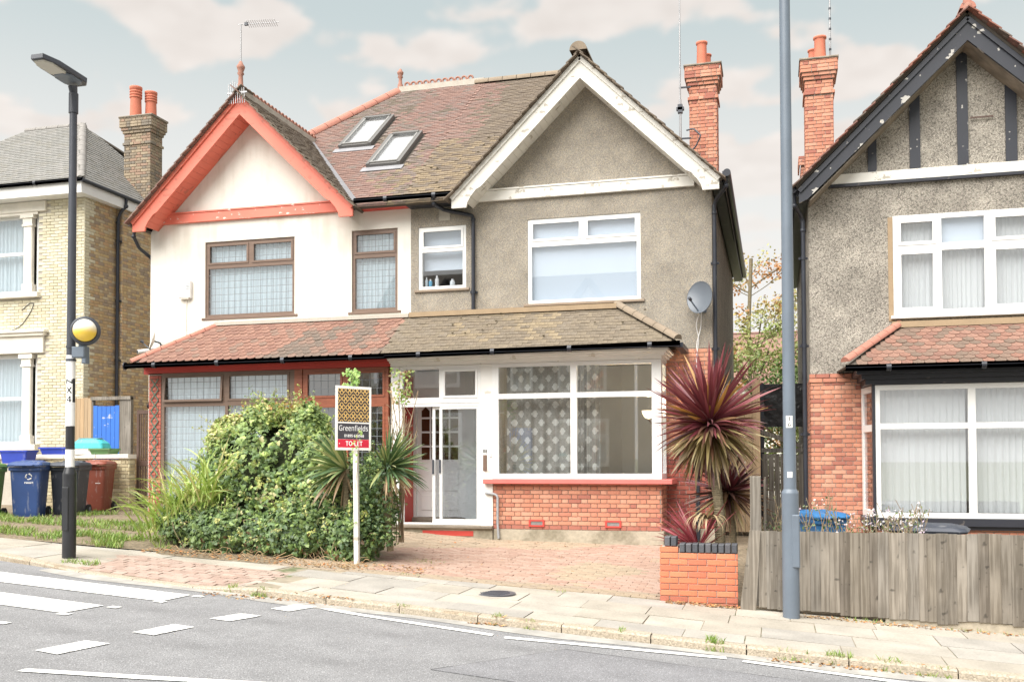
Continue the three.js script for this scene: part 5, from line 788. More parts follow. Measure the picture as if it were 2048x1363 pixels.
{
  const bl = new B().box(-4.31, 4.50, ZW - 0.135, -2.33, 6.0, ZW - 0.125).mesh('sky_reflection_panel', M.screen, scene, { base: [-3.3, 4.5, ZW - 0.33] }); tag(bl, 'pale blue panel added as reflected sky behind the large white bedroom window', 'blind');  // added panel: its pale blue stands in for sky reflected in the glass
  const b2 = new B().box(-6.45, 5.22, ZW - 0.20, -5.60, 6.0, ZW - 0.19).mesh('sky_reflection_panel', M.screen, scene, { base: [-6.0, 5.2, ZW - 0.4] }); tag(b2, 'reflected sky panel added behind the small white landing window', 'blind');  // added for the landing window, same painted sky reflection
  const b3 = new B().box(2.66, 5.10, ZW - 0.125, 3.37, 5.64, ZW - 0.115).mesh('sky_reflection_panel', M.screen, scene, { base: [3.0, 5.1, ZW - 0.12] }); tag(b3, 'pale blue sky reflection panel added behind the middle upper pane of the timbered house', 'blind');  // added so the upper pane looks pale with reflected sky
  const shelf = [[-6.38, 0.030, 0.20, [0.55, 0.6, 0.62]], [-6.30, 0.035, 0.16, [0.12, 0.4, 0.6]], [-6.17, 0.04, 0.22, [0.75, 0.75, 0.75]], [-5.86, 0.05, 0.14, [0.75, 0.77, 0.78]]];
  const says = ['slim grey bottle at the left end of the landing windowsill', 'blue bottle on the landing windowsill', 'tall white bottle in the middle of the landing windowsill', 'squat white tub at the right of the landing windowsill'];
  shelf.forEach(([x, r, h, col], i) => { const t = thing('toiletry_bottle', says[i], 'bottle', [x, 4.89, ZW - 0.13]); const m = mat('bottle', { color: col, rough: 0.4 }); new B().lathe([[0, 0], [r, 0], [r, h * 0.72], [r * 0.5, h * 0.8], [r * 0.4, h * 0.82]], x, 4.89, ZW - 0.13, 14).mesh('bottle_body', m, t); new B().cyl([x, 4.89 + h * 0.82, ZW - 0.13], [x, 4.89 + h, ZW - 0.13], r * 0.5, r * 0.45, 12).mesh('cap', M.upvc, t); });
  // lit wall lamp in the bay room
  const w = thing('wall_lamp', 'lit cream wall lamp glowing inside the white bay window', 'lamp', [-2.06, 2.32, ZB - 0.55]);
  const glow = new THREE.MeshStandardMaterial({ color: C(0.9, 0.8, 0.6), emissive: C(1, 0.80, 0.52), emissiveIntensity: 1.6, roughness: 0.6, side: THREE.DoubleSide }); glow.name = 'lamp glass';
  new B().lathe([[0.02, 0], [0.07, 0.02], [0.105, 0.08], [0.12, 0.14]], -2.12, 2.32, ZB - 0.5, 20).mesh('lamp_shade', glow, w); new B().tube([[-2.12, 2.30, ZB - 0.5], [-2.05, 2.22, ZB - 0.55], [-1.93, 2.26, ZB - 0.6]], 0.012, 8, 16).mesh('lamp_arm', M.brownIron, w);
  const pl = new THREE.PointLight(C(1, 0.82, 0.58), 1.2); pl.position.set(-0.06, 0.2, 0.05); pl.castShadow = true; w.add(pl);
}
// ---------- street lamp with crossing beacon, and the plain grey lamp post ----------
{
  const X = -9.2, D = 11.16, y = paveY(X, D), lp = thing('street_lamp', 'tall lamp post with black and white bands and a yellow crossing beacon', 'street lamp', [X, y - 0.02, -D]);
  const cy = (a, b, r0, r1, m, n, s = 28) => new B().cyl([X, a, -D], [X, b, -D], r0, r1, s).mesh(n, m, lp);
  const Y = (py) => 1.6 + (918.8 - py) / 1950 * 13.06;
  cy(y - 0.02, 1.43, 0.088, 0.088, M.steelBlack, 'column_base'); new B().lathe([[0.088, 0], [0.086, 0.02], [0.060, 0.10]], X, 1.43, -D, 28).mesh('shoulder', M.steelBlack, lp);
  new B().box(X - 0.05, 0.68, -D + 0.07, X + 0.05, 1.26, -D + 0.094, 0.01).mesh('access_door', M.steelBlack, lp);
  const bands = [1.53, Y(894), Y(847), Y(799), Y(751), Y(704)];
  for (let k = 0; k < 5; k++) cy(bands[k] + 0.001, bands[k + 1], 0.059, 0.058, k % 2 ? M.steelBlack : M.whiteBand, k % 2 ? 'black_band' : 'white_band');
  new B().cyl([X, Y(704), -D], [X, 6.35, -D], 0.058, 0.048, 28).mesh('pole', M.steelDark, lp);
  new B().cyl([X, 6.35, -D], [X, 6.62, -D], 0.062, 0.062, 24).cyl([X, 6.62, -D], [X, 6.72, -D + 0.02], 0.05, 0.06, 20).mesh('spigot', M.steelDark, lp);
  // flat lantern reaching over the road
  const out = (w, n) => [[-w, 0], [-w, n * 0.7], [-w * 0.55, n], [w * 0.55, n], [w, n * 0.7], [w, 0], [w * 0.5, -0.08], [-w * 0.5, -0.08]];
  const ex = (w, n, h, dz, dy) => { const s = new THREE.Shape(out(w, n).map((p) => new THREE.Vector2(...p))); const g = new THREE.ExtrudeGeometry(s, { depth: h, bevelEnabled: true, bevelSize: 0.015, bevelThickness: 0.012, bevelSegments: 2 }); return [g, new THREE.Matrix4().makeTranslation(X, 6.74 + dy, -D - 0.06 + dz).multiply(new THREE.Matrix4().makeRotationX(Math.PI / 2 - 0.06)).multiply(new THREE.Matrix4().makeTranslation(0, 0, -h))]; };
  const head = new B().add(...ex(0.145, 0.74, 0.05, 0, 0.05)).mesh('lantern', M.steelDark, lp);
  new B().add(...ex(0.11, 0.34, 0.012, 0.37, 0.055)).mesh('lens', mat('lens', { color: [0.45, 0.44, 0.40], rough: 0.3 }), head); new B().add(...ex(0.12, 0.26, 0.014, 0.08, 0.03)).mesh('gear_cover', M.steelGrey, head);
  // beacon: globe in front of a dark ring on a box bracket
  const bx = X + 0.24, by = Y(656), bz = -D + 0.02, bc = thing('crossing_beacon', 'round beacon globe, white above and yellow below, clamped to the banded lamp post', 'beacon', [bx, by, bz]);
  const ax = V(0.55, 0, 0.83).normalize(), q = new THREE.Quaternion().setFromUnitVectors(V(0, 1, 0), ax);
  new B().add(new THREE.CylinderGeometry(0.195, 0.195, 0.05, 36), new THREE.Matrix4().compose(V(bx, by, bz), q, V(1, 1, 1))).add(new THREE.TorusGeometry(0.165, 0.025, 10, 36), new THREE.Matrix4().compose(V(bx, by, bz).addScaledVector(ax, 0.03), new THREE.Quaternion().setFromUnitVectors(Z1, ax), V(1, 1, 1))).mesh('backing_ring', M.steelDark, bc);
  const gl = new THREE.SphereGeometry(0.15, 32, 24), col = []; for (let i = 0; i < gl.attributes.position.count; i++) { const t = smooth(-0.05, 0.07, gl.attributes.position.getY(i)); col.push(lerp(0.88, 0.88, t), lerp(0.60, 0.85, t), lerp(0.08, 0.76, t)); } gl.setAttribute('color', new THREE.Float32BufferAttribute(col, 3));
  const gm = new THREE.Mesh(gl, new THREE.MeshStandardMaterial({ vertexColors: true, roughness: 0.25 })); gm.material.name = 'beacon globe'; gm.name = 'globe'; gm.position.copy(ax).multiplyScalar(0.075); bc.add(gm);
  new B().box(X + 0.058, by - 0.36, -D - 0.05, X + 0.26, by - 0.21, -D + 0.07, 0.012).box(X + 0.20, by - 0.44, -D - 0.04, X + 0.27, by - 0.36, -D + 0.05, 0.01).box(X + 0.14, by - 0.21, -D - 0.03, X + 0.24, by - 0.12, -D + 0.04, 0.01).mesh('bracket', M.steelGrey, bc);
  for (const dy of [-0.22, -0.40]) new B().cyl([X, by + dy, -D], [X, by + dy + 0.03, -D], 0.066, 0.066, 24).mesh('clamp', M.steelDark, bc);
  label('column_label', lp, ['Z', 'X', '4'], X, -D, 0.0595, (Y(771) + Y(799)) / 2 + 0.07, 0.085, 0.36, 0.36, true);
}
// a curved label on a round post: letters one above the other
function label(name, post, chars, X, Z, r, yc, w, h, turn, rotated) {
  const cv = document.createElement('canvas'); cv.width = 128; cv.height = Math.round(128 * h / w); const g = cv.getContext('2d'); g.fillStyle = '#f2f2ee'; g.fillRect(0, 0, cv.width, cv.height); g.fillStyle = '#15151a'; g.textAlign = 'center'; g.textBaseline = 'middle'; const st = cv.height / chars.length; g.font = `bold ${Math.round(st * 0.95)}px sans-serif`;
  chars.forEach((c, i) => { g.save(); g.translate(64, st * (i + 0.53)); if (rotated && c === 'Z') g.rotate(Math.PI / 2); g.fillText(c, 0, 0); g.restore(); });
  const t = new THREE.CanvasTexture(cv); t.colorSpace = THREE.SRGBColorSpace; const a = w / r, geo = new THREE.CylinderGeometry(r + 0.002, r + 0.002, h, 12, 1, true, turn - a / 2, a);
  const m = new THREE.MeshStandardMaterial({ map: t, roughness: 0.5, side: THREE.DoubleSide }); m.name = name; const me = new THREE.Mesh(geo, m); me.name = name; const o = origin(post); me.position.set(X - o.x, yc - o.y, Z - o.z); post.add(me); return me;
}
{
  const X = 0.16, D = 11.56, y = paveY(X, D), lp = thing('lamp_post', 'smooth grey steel lamp post rising past the top of the picture beside the fence', 'lamp post', [X, y - 0.02, -D]);
  new B().cyl([X, y - 0.02, -D], [X, 1.215, -D], 0.094, 0.094, 32).mesh('column_base', M.steelGrey, lp); new B().lathe([[0.094, 0], [0.093, 0.015], [0.072, 0.05]], X, 1.215, -D, 32).mesh('shoulder', M.steelGrey, lp);
  new B().cyl([X, 1.262, -D], [X, 8.6, -D], 0.0715, 0.056, 32).mesh('pole', M.steelGrey, lp);
  new B().box(X + 0.012, 0.38, -D + 0.05, X + 0.100, 0.98, -D + 0.099, 0.012).mesh('access_door', M.steelGrey, lp);
  label('column_label', lp, ['1', '6'], X, -D, 0.0713, 2.03, 0.072, 0.135, 0.0); label('sticker', lp, [' '], X, -D, 0.0715, 1.43, 0.055, 0.065, 0.0);
}
// ---------- estate agent's board ----------
{
  const X = -5.70, D = 12.72, y = yardY(X, D), s = thing('letting_sign', 'letting board with gold rings on brown, on a leaning white wooden post', 'sign', [X, y, -D]); s.rotation.z = 0.012;
  const g = new B().box(X - 0.035, y - 0.05, -D - 0.035, X + 0.035, 2.5, -D + 0.03, 0.006); g.mesh('post', M.whiteOld, s);
  const cv = document.createElement('canvas'); cv.width = 700; cv.height = 1030; const c = cv.getContext('2d'); c.fillStyle = '#f6f5f2'; c.fillRect(0, 0, 700, 1030);
  c.fillStyle = '#4b403c'; c.fillRect(42, 42, 616, 536); c.save(); c.beginPath(); c.rect(42, 42, 616, 536); c.clip(); c.strokeStyle = '#e3bd74'; c.lineWidth = 13;
  for (let r = 0; r < 5; r++) for (let k = -1; k < 6; k++) { const x = 115 + k * 152 + (r % 2) * 76, yy = 70 + r * 137; for (const [dx, dy] of [[-38, 0], [38, 0], [0, -40], [0, 40]]) { c.beginPath(); c.ellipse(x + dx, yy + dy, 29, 31, 0, 0, 7); c.stroke(); c.fillStyle = '#2c2422'; c.beginPath(); c.ellipse(x + dx * 0.86, yy + dy * 0.86, 9, 11, 0, 0, 7); c.fill(); } } c.restore();
  c.fillStyle = '#45434a'; c.fillRect(42, 600, 616, 254); c.fillStyle = '#fbfbfb'; c.textAlign = 'center'; c.font = '118px sans-serif'; c.fillText('Greenfields', 350, 718, 580); c.font = 'bold 62px sans-serif'; c.fillText('01895 628560', 362, 820, 400);
  c.fillStyle = '#d92a44'; c.fillRect(42, 856, 616, 132); c.fillStyle = '#ffffff'; c.font = 'bold 104px sans-serif'; c.fillText('TO LET', 362, 958, 400); c.beginPath(); c.arc(75, 925, 9, 0, 7); c.fill();
  const t = new THREE.CanvasTexture(cv); t.colorSpace = THREE.SRGBColorSpace; const bm = new THREE.MeshStandardMaterial({ map: t, roughness: 0.45 }); bm.name = 'printed board';
  const bd = new THREE.Mesh(new THREE.BoxGeometry(0.56, 0.90, 0.012), [M.upvc, M.upvc, M.upvc, M.upvc, bm, bm]); bd.name = 'board'; bd.position.set(0.0, 2.20 - y, 0.07); bd.rotation.set(0, 0.92, -0.018); s.add(bd);
}
// ---------- wheeled bins ----------
function rring(w, d, r, y, z = 0, n = 5) { const p = []; for (const [sx, sz, a0] of [[1, 1, 0], [-1, 1, Math.PI / 2], [-1, -1, Math.PI], [1, -1, 1.5 * Math.PI]]) for (let k = 0; k <= n; k++) { const a = a0 + k / n * Math.PI / 2; p.push([sx * (w / 2 - r) + Math.cos(a) * r, y, z + sz * (d / 2 - r) + Math.sin(a) * r]); } return p; }
function loft(rings, cap = true) { const n = rings[0].length, pos = [], idx = []; for (const r of rings) for (const p of r) pos.push(...p); for (let k = 0; k + 1 < rings.length; k++) for (let i = 0; i < n; i++) { const a = k * n + i, b = k * n + (i + 1) % n; idx.push(a, a + n, b, b, a + n, b + n); } if (cap) for (const k of [0, rings.length - 1]) { const c = pos.length / 3, m = rings[k].reduce((s, p) => [s[0] + p[0] / n, s[1] + p[1] / n, s[2] + p[2] / n], [0, 0, 0]); pos.push(...m); for (let i = 0; i < n; i++) idx.push(c, k * n + (k ? (i + 1) % n : i), k * n + (k ? i : (i + 1) % n)); } const g = new THREE.BufferGeometry(); g.setAttribute('position', new THREE.Float32BufferAttribute(pos, 3)); g.setIndex(idx); const q = g.toNonIndexed(); q.computeVertexNormals(); return q; }
function local(g, name, m, parent) { const b = new B(); (Array.isArray(g) ? g : [g]).forEach((x) => b.add(x)); const geo = mergeGeometries(b.g); boxUV(geo); const me = new THREE.Mesh(geo, m); me.name = name; me.castShadow = me.receiveShadow = true; parent.add(me); return me; }
const bxg = (x0, y0, z0, x1, y1, z1, c = 0.01) => cbox(x1 - x0, y1 - y0, z1 - z0, c).translate((x0 + x1) / 2, (y0 + y1) / 2, (z0 + z1) / 2);
function wheelieBin(name, lab, m, pos, turn, o = {}) {
  const t = thing(name, lab, 'wheelie bin', pos, 'wheelie bins'); t.rotation.y = turn; if (o.s) t.scale.setScalar(o.s); if (o.tilt) t.rotation.z = o.tilt;
  local([loft([rring(0.44, 0.48, 0.05, 0.03, 0.03), rring(0.45, 0.50, 0.05, 0.10, 0.03), rring(0.53, 0.62, 0.05, 0.86, 0.0), rring(0.535, 0.63, 0.05, 0.87, 0)]), bxg(-0.12, 0.3, 0.255, 0.12, 0.62, 0.275, 0.008).rotateX(-0.08).translate(0, 0.03, 0.02)], 'bin_body', m, t);
  local([loft([rring(0.57, 0.68, 0.06, 0.87, 0), rring(0.585, 0.69, 0.06, 0.89, 0), rring(0.585, 0.69, 0.06, 0.94, 0)])], 'rim', m, t);
  const lid = local([loft([rring(0.60, 0.74, 0.07, 0.945, 0.015), rring(0.61, 0.75, 0.07, 0.975, 0.015), rring(0.56, 0.68, 0.10, 1.02, 0.0), rring(0.40, 0.46, 0.10, 1.045, -0.02)]), bxg(-0.2, 1.02, -0.24, 0.2, 1.06, -0.1, 0.012), bxg(-0.16, 0.95, 0.37, 0.16, 0.98, 0.43, 0.01)], 'lid', m, t);
  local([new THREE.CylinderGeometry(0.018, 0.018, 0.46, 10).rotateZ(Math.PI / 2).translate(0, 0.97, -0.42), bxg(-0.24, 0.93, -0.44, -0.18, 0.99, -0.32), bxg(0.18, 0.93, -0.44, 0.24, 0.99, -0.32)], 'handle', m, t);
  for (const s of [-1, 1]) { const w = local(new THREE.CylinderGeometry(0.10, 0.10, 0.05, 22).rotateZ(Math.PI / 2).translate(s * 0.25, 0.10, -0.27), 'wheel', M.rubber, t); local(new THREE.CylinderGeometry(0.05, 0.05, 0.056, 16).rotateZ(Math.PI / 2).translate(s * 0.25, 0.10, -0.27), 'hub', M.steelGrey, w); }
  if (o.logo) { const pl = local([bxg(-0.075, 0.0, 0, 0.075, 0.048, 0.006, 0.002)], 'council_label', M.whiteBand, t); pl.position.set(o.logo[0], o.logo[1], 0.285 + (o.logo[1] - 0.5) * 0.075); pl.rotation.x = 0.075; local([bxg(-0.062, 0.008, 0.0065, 0.062, 0.04, 0.0085, 0.002)], 'label_inset', m, pl); local([bxg(-0.05, 0.016, 0.009, 0.05, 0.03, 0.0105, 0.002)], 'label_print', M.whiteBand, pl);
    if (o.arrows) { const e = new B(); const gs = []; for (let k = 0; k < 3; k++) { const a = k * 2.094; gs.push(new THREE.TorusGeometry(0.05, 0.009, 6, 10, 1.35).rotateZ(a)); gs.push(new THREE.ConeGeometry(0.022, 0.035, 4).rotateZ(a + 1.45).translate(Math.cos(a + 1.45) * 0.05, Math.sin(a + 1.45) * 0.05, 0)); } const ar = local(gs.map((g) => g.scale(1, 1, 0.3)), 'recycling_mark', M.whiteBand, t); ar.position.set(o.logo[0], o.logo[1] + 0.14, 0.302 + (o.logo[1] - 0.5) * 0.09); ar.rotation.x = 0.075; } }
  return t;
}
wheelieBin('wheelie_bin', 'blue wheelie bin with a white recycling mark, left of the dark grey one', M.binBlue, [-13.62, 0.55, -15.45], 0.45, { logo: [0.06, 0.62], arrows: 1, s: 1.02 });
wheelieBin('wheelie_bin', 'dark grey wheelie bin standing close behind the blue one', M.binGrey, [-13.30, 0.56, -16.15], 0.30, { s: 1.0 });
wheelieBin('wheelie_bin', 'brown-red wheelie bin standing alone against the low yellow wall', M.binBrown, [-13.55, 0.58, -17.25], 0.32, { logo: [0.12, 0.56] });
wheelieBin('wheelie_bin', 'green wheelie bin cut by the left edge', M.binGreen, [-14.16, 0.54, -14.9], 0.35);
wheelieBin('wheelie_bin', 'bright blue wheelie bin half hidden behind the weathered fence', M.binSky, [0.60, -0.08, -14.3], 0.5, { s: 0.92 });
{ // stray lid lying on top of the fence line, on its own dark bin
  const t = thing('wheelie_bin', 'black wheelie bin behind the fence with only its lid showing below the bay window', 'wheelie bin', [1.86, -0.29, -13.2]); t.rotation.y = 1.35; t.scale.set(1.15, 1, 1.15);
  local([loft([rring(0.44, 0.48, 0.05, 0.03, 0.03), rring(0.54, 0.63, 0.05, 0.94, 0)])], 'bin_body', M.binGrey, t); local([loft([rring(0.60, 0.78, 0.07, 0.985, 0.0), rring(0.62, 0.80, 0.07, 1.01, 0.0), rring(0.56, 0.72, 0.10, 1.05, 0.0), rring(0.34, 0.5, 0.10, 1.085, -0.02)]), bxg(-0.22, 1.03, -0.40, 0.22, 1.08, -0.26, 0.012)], 'lid', M.binGrey, t);
}
// low forecourt wall with coping, boxes on it, gate and fences of the yellow house
{
  const x0 = -18, x1 = -13.16, zf = -17.75, t = thing('garden_wall', 'low pale brick forecourt wall with stone coping behind the brown bin', 'wall', [-15.5, 0.55, zf]);
  const w = new B().box(x0, 0.4, zf - 0.2, x1 - 0.012, 1.66, zf - 0.012).mesh('wall_core', M.mortarPale, t);
  const set = new Pieces('brick', 'brickwork', brickGeo, M.clay, [[0.60, 0.53, 0.35], [0.64, 0.58, 0.40], [0.55, 0.47, 0.30], [0.47, 0.40, 0.26]]); bricks(set, [-15.6, 0.5, zf], X1, Z1, 2.44, 1.16, { seed: 131 }); bricks(set, [x1, 0.5, zf], V(0, 0, -1), X1, 0.2, 1.16, { seed: 132 }); set.flush(w);
  for (let x = x0; x < x1 - 0.1; x += 0.81) new B().box(x, 1.665, zf - 0.25, Math.min(x + 0.80, x1 + 0.04), 1.755, zf + 0.05, 0.012).mesh('coping_stone', M.stoneTrim, t);
  const crate = (n, lab, m, x, y, z, w2, d2, h2, turn) => { const c = thing(n, lab, 'crate', [x, y, z]); c.rotation.y = turn; local([loft([rring(w2 * 0.86, d2 * 0.86, 0.03, 0), rring(w2, d2, 0.03, h2)], true)], 'tub', m, c); local([loft([rring(w2 * 1.06, d2 * 1.06, 0.03, h2 - 0.03), rring(w2 * 1.06, d2 * 1.06, 0.03, h2 + 0.005)])], 'rim', m, c); return c; };
  crate('storage_box', 'bright blue plastic box standing on the wall at the left edge', M.boxBlue, -15.55, 1.57, -17.3, 0.62, 0.4, 0.27, 0.15); crate('storage_box', 'second blue plastic box with lid behind the blue one on the wall', M.boxBlue, -15.05, 1.76, -17.9, 0.66, 0.42, 0.15, 0.1);
  crate('storage_box', 'green plastic crate on the wall to the left of the blue gate', M.boxGreen, -13.85, 1.757, -17.86, 0.52, 0.36, 0.12, 0.0);
  const cc = thing('storage_box', 'white and turquoise tub standing on the low wall behind the banded post', 'tub', [-14.20, 1.757, -17.88]); cc.rotation.y = 0.12; local([loft([rring(0.60, 0.36, 0.06, 0), rring(0.72, 0.40, 0.06, 0.13)])], 'tub', M.whiteBand, cc); local([loft([rring(0.74, 0.42, 0.06, 0.131), rring(0.68, 0.38, 0.08, 0.24), rring(0.5, 0.28, 0.08, 0.32)])], 'lid', M.cyan, cc); local([loft([rring(0.40, 0.2, 0.05, 0.321), rring(0.5, 0.26, 0.05, 0.35)])], 'top_tray', M.whiteBand, cc);
}
function boards(t, m, x0, x1, y0, y1, z, n, s, name = 'board') { const r = rng(s); for (let k = 0; k < n; k++) { const a = lerp(x0, x1, k / n), b = lerp(x0, x1, (k + 1) / n), dy = rr(-0.012, 0.012, r); new B().box(a + 0.003, y0, z - 0.012 + rr(-0.004, 0.004, r), b - 0.003, y1 + dy, z + 0.012, 0.003).mesh(name, Array.isArray(m) ? m[Math.floor(r() * m.length)] : m, t); } }
{
  const tints = [[1, 1, 1], [0.88, 0.86, 0.84], [1.12, 1.08, 1.02]].map((c) => { const m = M.tanWood.clone(); m.color.setRGB(...c); return m; });
  const f = thing('plank_fence', 'weathered tan board fence between the yellow house and the blue gate', 'fence', [-15.8, 0.65, -19.55]); boards(f, tints, -16.05, -15.52, 0.65, 3.10, -19.55, 5, 141); new B().box(-15.5, 0.65, -19.6, -15.46, 3.1, -19.52).mesh('post', M.oldWood, f);
  const g = thing('garden_gate', 'bright blue painted plank gate in a grey wooden frame', 'gate', [-15.13, 0.65, -19.55]); boards(g, M.blueWood, -15.45, -14.74, 0.7, 2.90, -19.52, 6, 143); new B().box(-14.73, 0.65, -19.6, -14.42, 3.10, -19.50, 0.006).mesh('post', M.oldWood, g); new B().box(-15.5, 3.04, -19.58, -14.42, 3.12, -19.47).mesh('top_rail', M.oldWood, g);
  const q = thing('metal_gate', 'narrow brown metal gate with upright bars standing open beside the white house', 'gate', [-13.0, 0.55, -18.2]);
  const xa = -13.22, xb = -12.75, z = -18.1, gb = new B(); gb.box(xa, 0.6, z - 0.02, xa + 0.05, 2.68, z + 0.02).box(xb - 0.05, 0.6, z - 0.02, xb, 2.68, z + 0.02).box(xa, 2.62, z - 0.021, xb, 2.70, z + 0.021).box(xa, 1.50, z - 0.021, xb, 1.62, z + 0.021).box(xa, 0.62, z - 0.021, xb, 0.70, z + 0.021).mesh('frame', M.brownIron, q); for (let k = 1; k < 7; k++) { const x = lerp(xa + 0.03, xb - 0.03, k / 7); new B().box(x - 0.011, 0.7, z - 0.01, x + 0.011, 2.62, z + 0.01).mesh('bar', M.brownIron, q); }
  const d = thing('side_fence', 'dark brown side gate and fence in the gap beside the white house', 'fence', [-12.6, 0.6, -19.3]); boards(d, M.brownIron, -13.3, -12.36, 0.6, 2.75, -19.9, 6, 147); new B().box(-13.34, 2.78, -19.95, -12.36, 2.86, -19.8).mesh('top_rail', M.tanWood, d); new B().box(-13.3, 1.85, -19.88, -12.36, 1.95, -19.84).mesh('rail', M.oldWood, d);
}
// ---------- things fixed to the houses ----------
function dish(name, lab, x, y, z, r, m, dir, wall) { const t = thing(name, lab, 'satellite dish', [x, y, z]); const q = new THREE.Quaternion().setFromUnitVectors(V(0, 1, 0), V(...dir).normalize()); const pr = []; for (let k = 0; k <= 10; k++) pr.push([r * k / 10 || 0.0001, 0.22 * r * (k / 10) ** 2]); pr.push([r * 1.02, 0.22 * r + 0.01], [r, 0.22 * r - 0.008]); for (let k = 9; k >= 0; k--) pr.push([r * k / 10 || 0.0001, 0.22 * r * (k / 10) ** 2 - 0.012]); new B().add(new THREE.LatheGeometry(pr.map((p) => new THREE.Vector2(...p)), 36), new THREE.Matrix4().compose(V(x, y, z), q, V(0.88, 1, 1.06))).mesh('reflector', m, t); const d = V(...dir).normalize(), low = V(x, y - r * 0.96, z).addScaledVector(d, 0.05), f = V(x, y - r * 0.45, z).addScaledVector(d, r * 1.15); new B().bar(low.toArray(), f.toArray(), 0.018, 0.02).mesh('feed_arm', M.steelGrey, t); new B().cyl(f.clone().addScaledVector(d, -0.03).toArray(), f.clone().addScaledVector(d, 0.03).add(V(0, 0.015, 0)).toArray(), 0.028, 0.028, 12).mesh('receiver', M.steelDark, t); new B().tube([[x, y, z], V(x, y, z).addScaledVector(d, -0.12).toArray(), [x, y - 0.12, wall]], 0.018, 8, 12).box(x - 0.06, y - 0.2, wall, x + 0.06, y - 0.04, wall + 0.012).mesh('wall_bracket', M.steelGrey, t); return t; }
{
  dish('satellite_dish', 'grey satellite dish on the corner of the pebbledashed house', -1.19, 4.38, ZW + 0.28, 0.29, M.steelGrey.clone(), [-0.55, 0.25, 0.8], ZW); const dm = scene.children[scene.children.length - 1].children[0].material; dm.name = 'grey dish'; dm.color.setRGB(0.85, 0.80, 0.76);
  const cab = thing('dish_cable', 'loose white cables hanging below the grey satellite dish', 'cable', [-1.3, 3.5, ZW]); new B().tube([[-1.22, 4.16, ZW + 0.3], [-1.30, 3.95, ZW + 0.12], [-1.27, 3.7, ZW + 0.04], [-1.31, 3.3, ZW + 0.03], [-1.29, 2.6, ZW + 0.03]], 0.009, 6, 40, 0.5).tube([[-1.20, 4.16, ZW + 0.3], [-1.23, 3.9, ZW + 0.08], [-1.30, 3.6, ZW + 0.05], [-1.26, 3.2, ZW + 0.03], [-1.33, 2.7, ZW + 0.03]], 0.009, 6, 40, 0.5).mesh('cable', M.whiteBand, cab);
  dish('satellite_dish', 'small pale satellite dish low on the corner of the white house', -12.05, 4.02, ZW + 0.3, 0.20, M.stoneTrim, [-0.75, 0.25, 0.62], ZW);
  const cam = thing('security_camera', 'small white security camera above the bay roof corner of the white house', 'camera', [-12.25, 3.82, ZW + 0.05]); new B().cyl([-12.12, 3.86, ZW + 0.12], [-12.34, 3.80, ZW + 0.42], 0.045, 0.045, 14).mesh('camera_body', M.upvc, cam); new B().bar([-12.2, 3.84, ZW + 0.2], [-12.15, 3.75, ZW], 0.03, 0.03).mesh('bracket', M.upvc, cam); new B().cyl([-12.34, 3.80, ZW + 0.42], [-12.345, 3.799, ZW + 0.428], 0.036, 0.036, 14).mesh('lens', M.steelBlack, cam);
  const al = thing('alarm_box', 'white burglar alarm box on the white wall left of the leaded window', 'alarm box', [-11.5, 4.88, ZW]); new B().box(-11.64, 4.90, ZW + 0.002, -11.37, 5.25, ZW + 0.09, 0.015).mesh('cover', M.upvc, al); new B().box(-11.60, 4.885, ZW + 0.004, -11.41, 4.899, ZW + 0.08).mesh('strobe', M.stoneTrim, al); for (let k = 0; k < 4; k++) new B().box(-11.46, 5.08 + k * 0.03, ZW + 0.09, -11.39, 5.09 + k * 0.03, ZW + 0.094).mesh('slot', M.steelGrey, al); new B().tube([[-11.5, 4.88, ZW + 0.01], [-11.5, 4.4, ZW + 0.01], [-11.5, 3.9, ZW + 0.01]], 0.008, 6).mesh('cable', M.stoneTrim, al);
  const a1 = thing('tv_aerial', 'long thin television aerial on the ridge of the coral gable', 'aerial', [-10.12, 8.8, -17]); new B().cyl([-10.12, 8.70, -17], [-10.12, 10.24, -17], 0.016, 0.012, 8).mesh('mast', M.aerial, a1); new B().bar([-10.18, 10.24, -17], [-9.40, 10.28, -17.2], 0.014, 0.014).mesh('boom', M.aerial, a1); for (let k = 0; k < 14; k++) { const t = k / 14, x = lerp(-10.0, -9.42, t), z = lerp(-17.05, -17.2, t), y = lerp(10.25, 10.28, t); new B().bar([x, y, z], [x + 0.012, y + 0.03, z + 0.10], 0.006, 0.006).bar([x, y, z], [x - 0.012, y - 0.03, z - 0.10], 0.006, 0.006).mesh('element', M.aerial, a1); } new B().box(-10.06, 10.22, -17.06, -9.99, 10.28, -17.02).mesh('junction_box', M.steelDark, a1);
  const a2 = thing('bird_spikes', 'small rack of upright grey spikes at the apex of the coral gable', 'aerial', [-10.1, 8.7, -16.75]); new B().bar([-10.25, 8.76, -16.73], [-9.82, 8.76, -16.73], 0.03, 0.03).mesh('rail', M.aerial, a2); for (let k = 0; k < 8; k++) { const x = -10.2 + k * 0.048; new B().bar([x, 8.55, -16.72], [x - 0.02, 9.0 - Math.abs(k - 2) * 0.03, -16.72], 0.012, 0.012).mesh('spike', M.aerial, a2); }
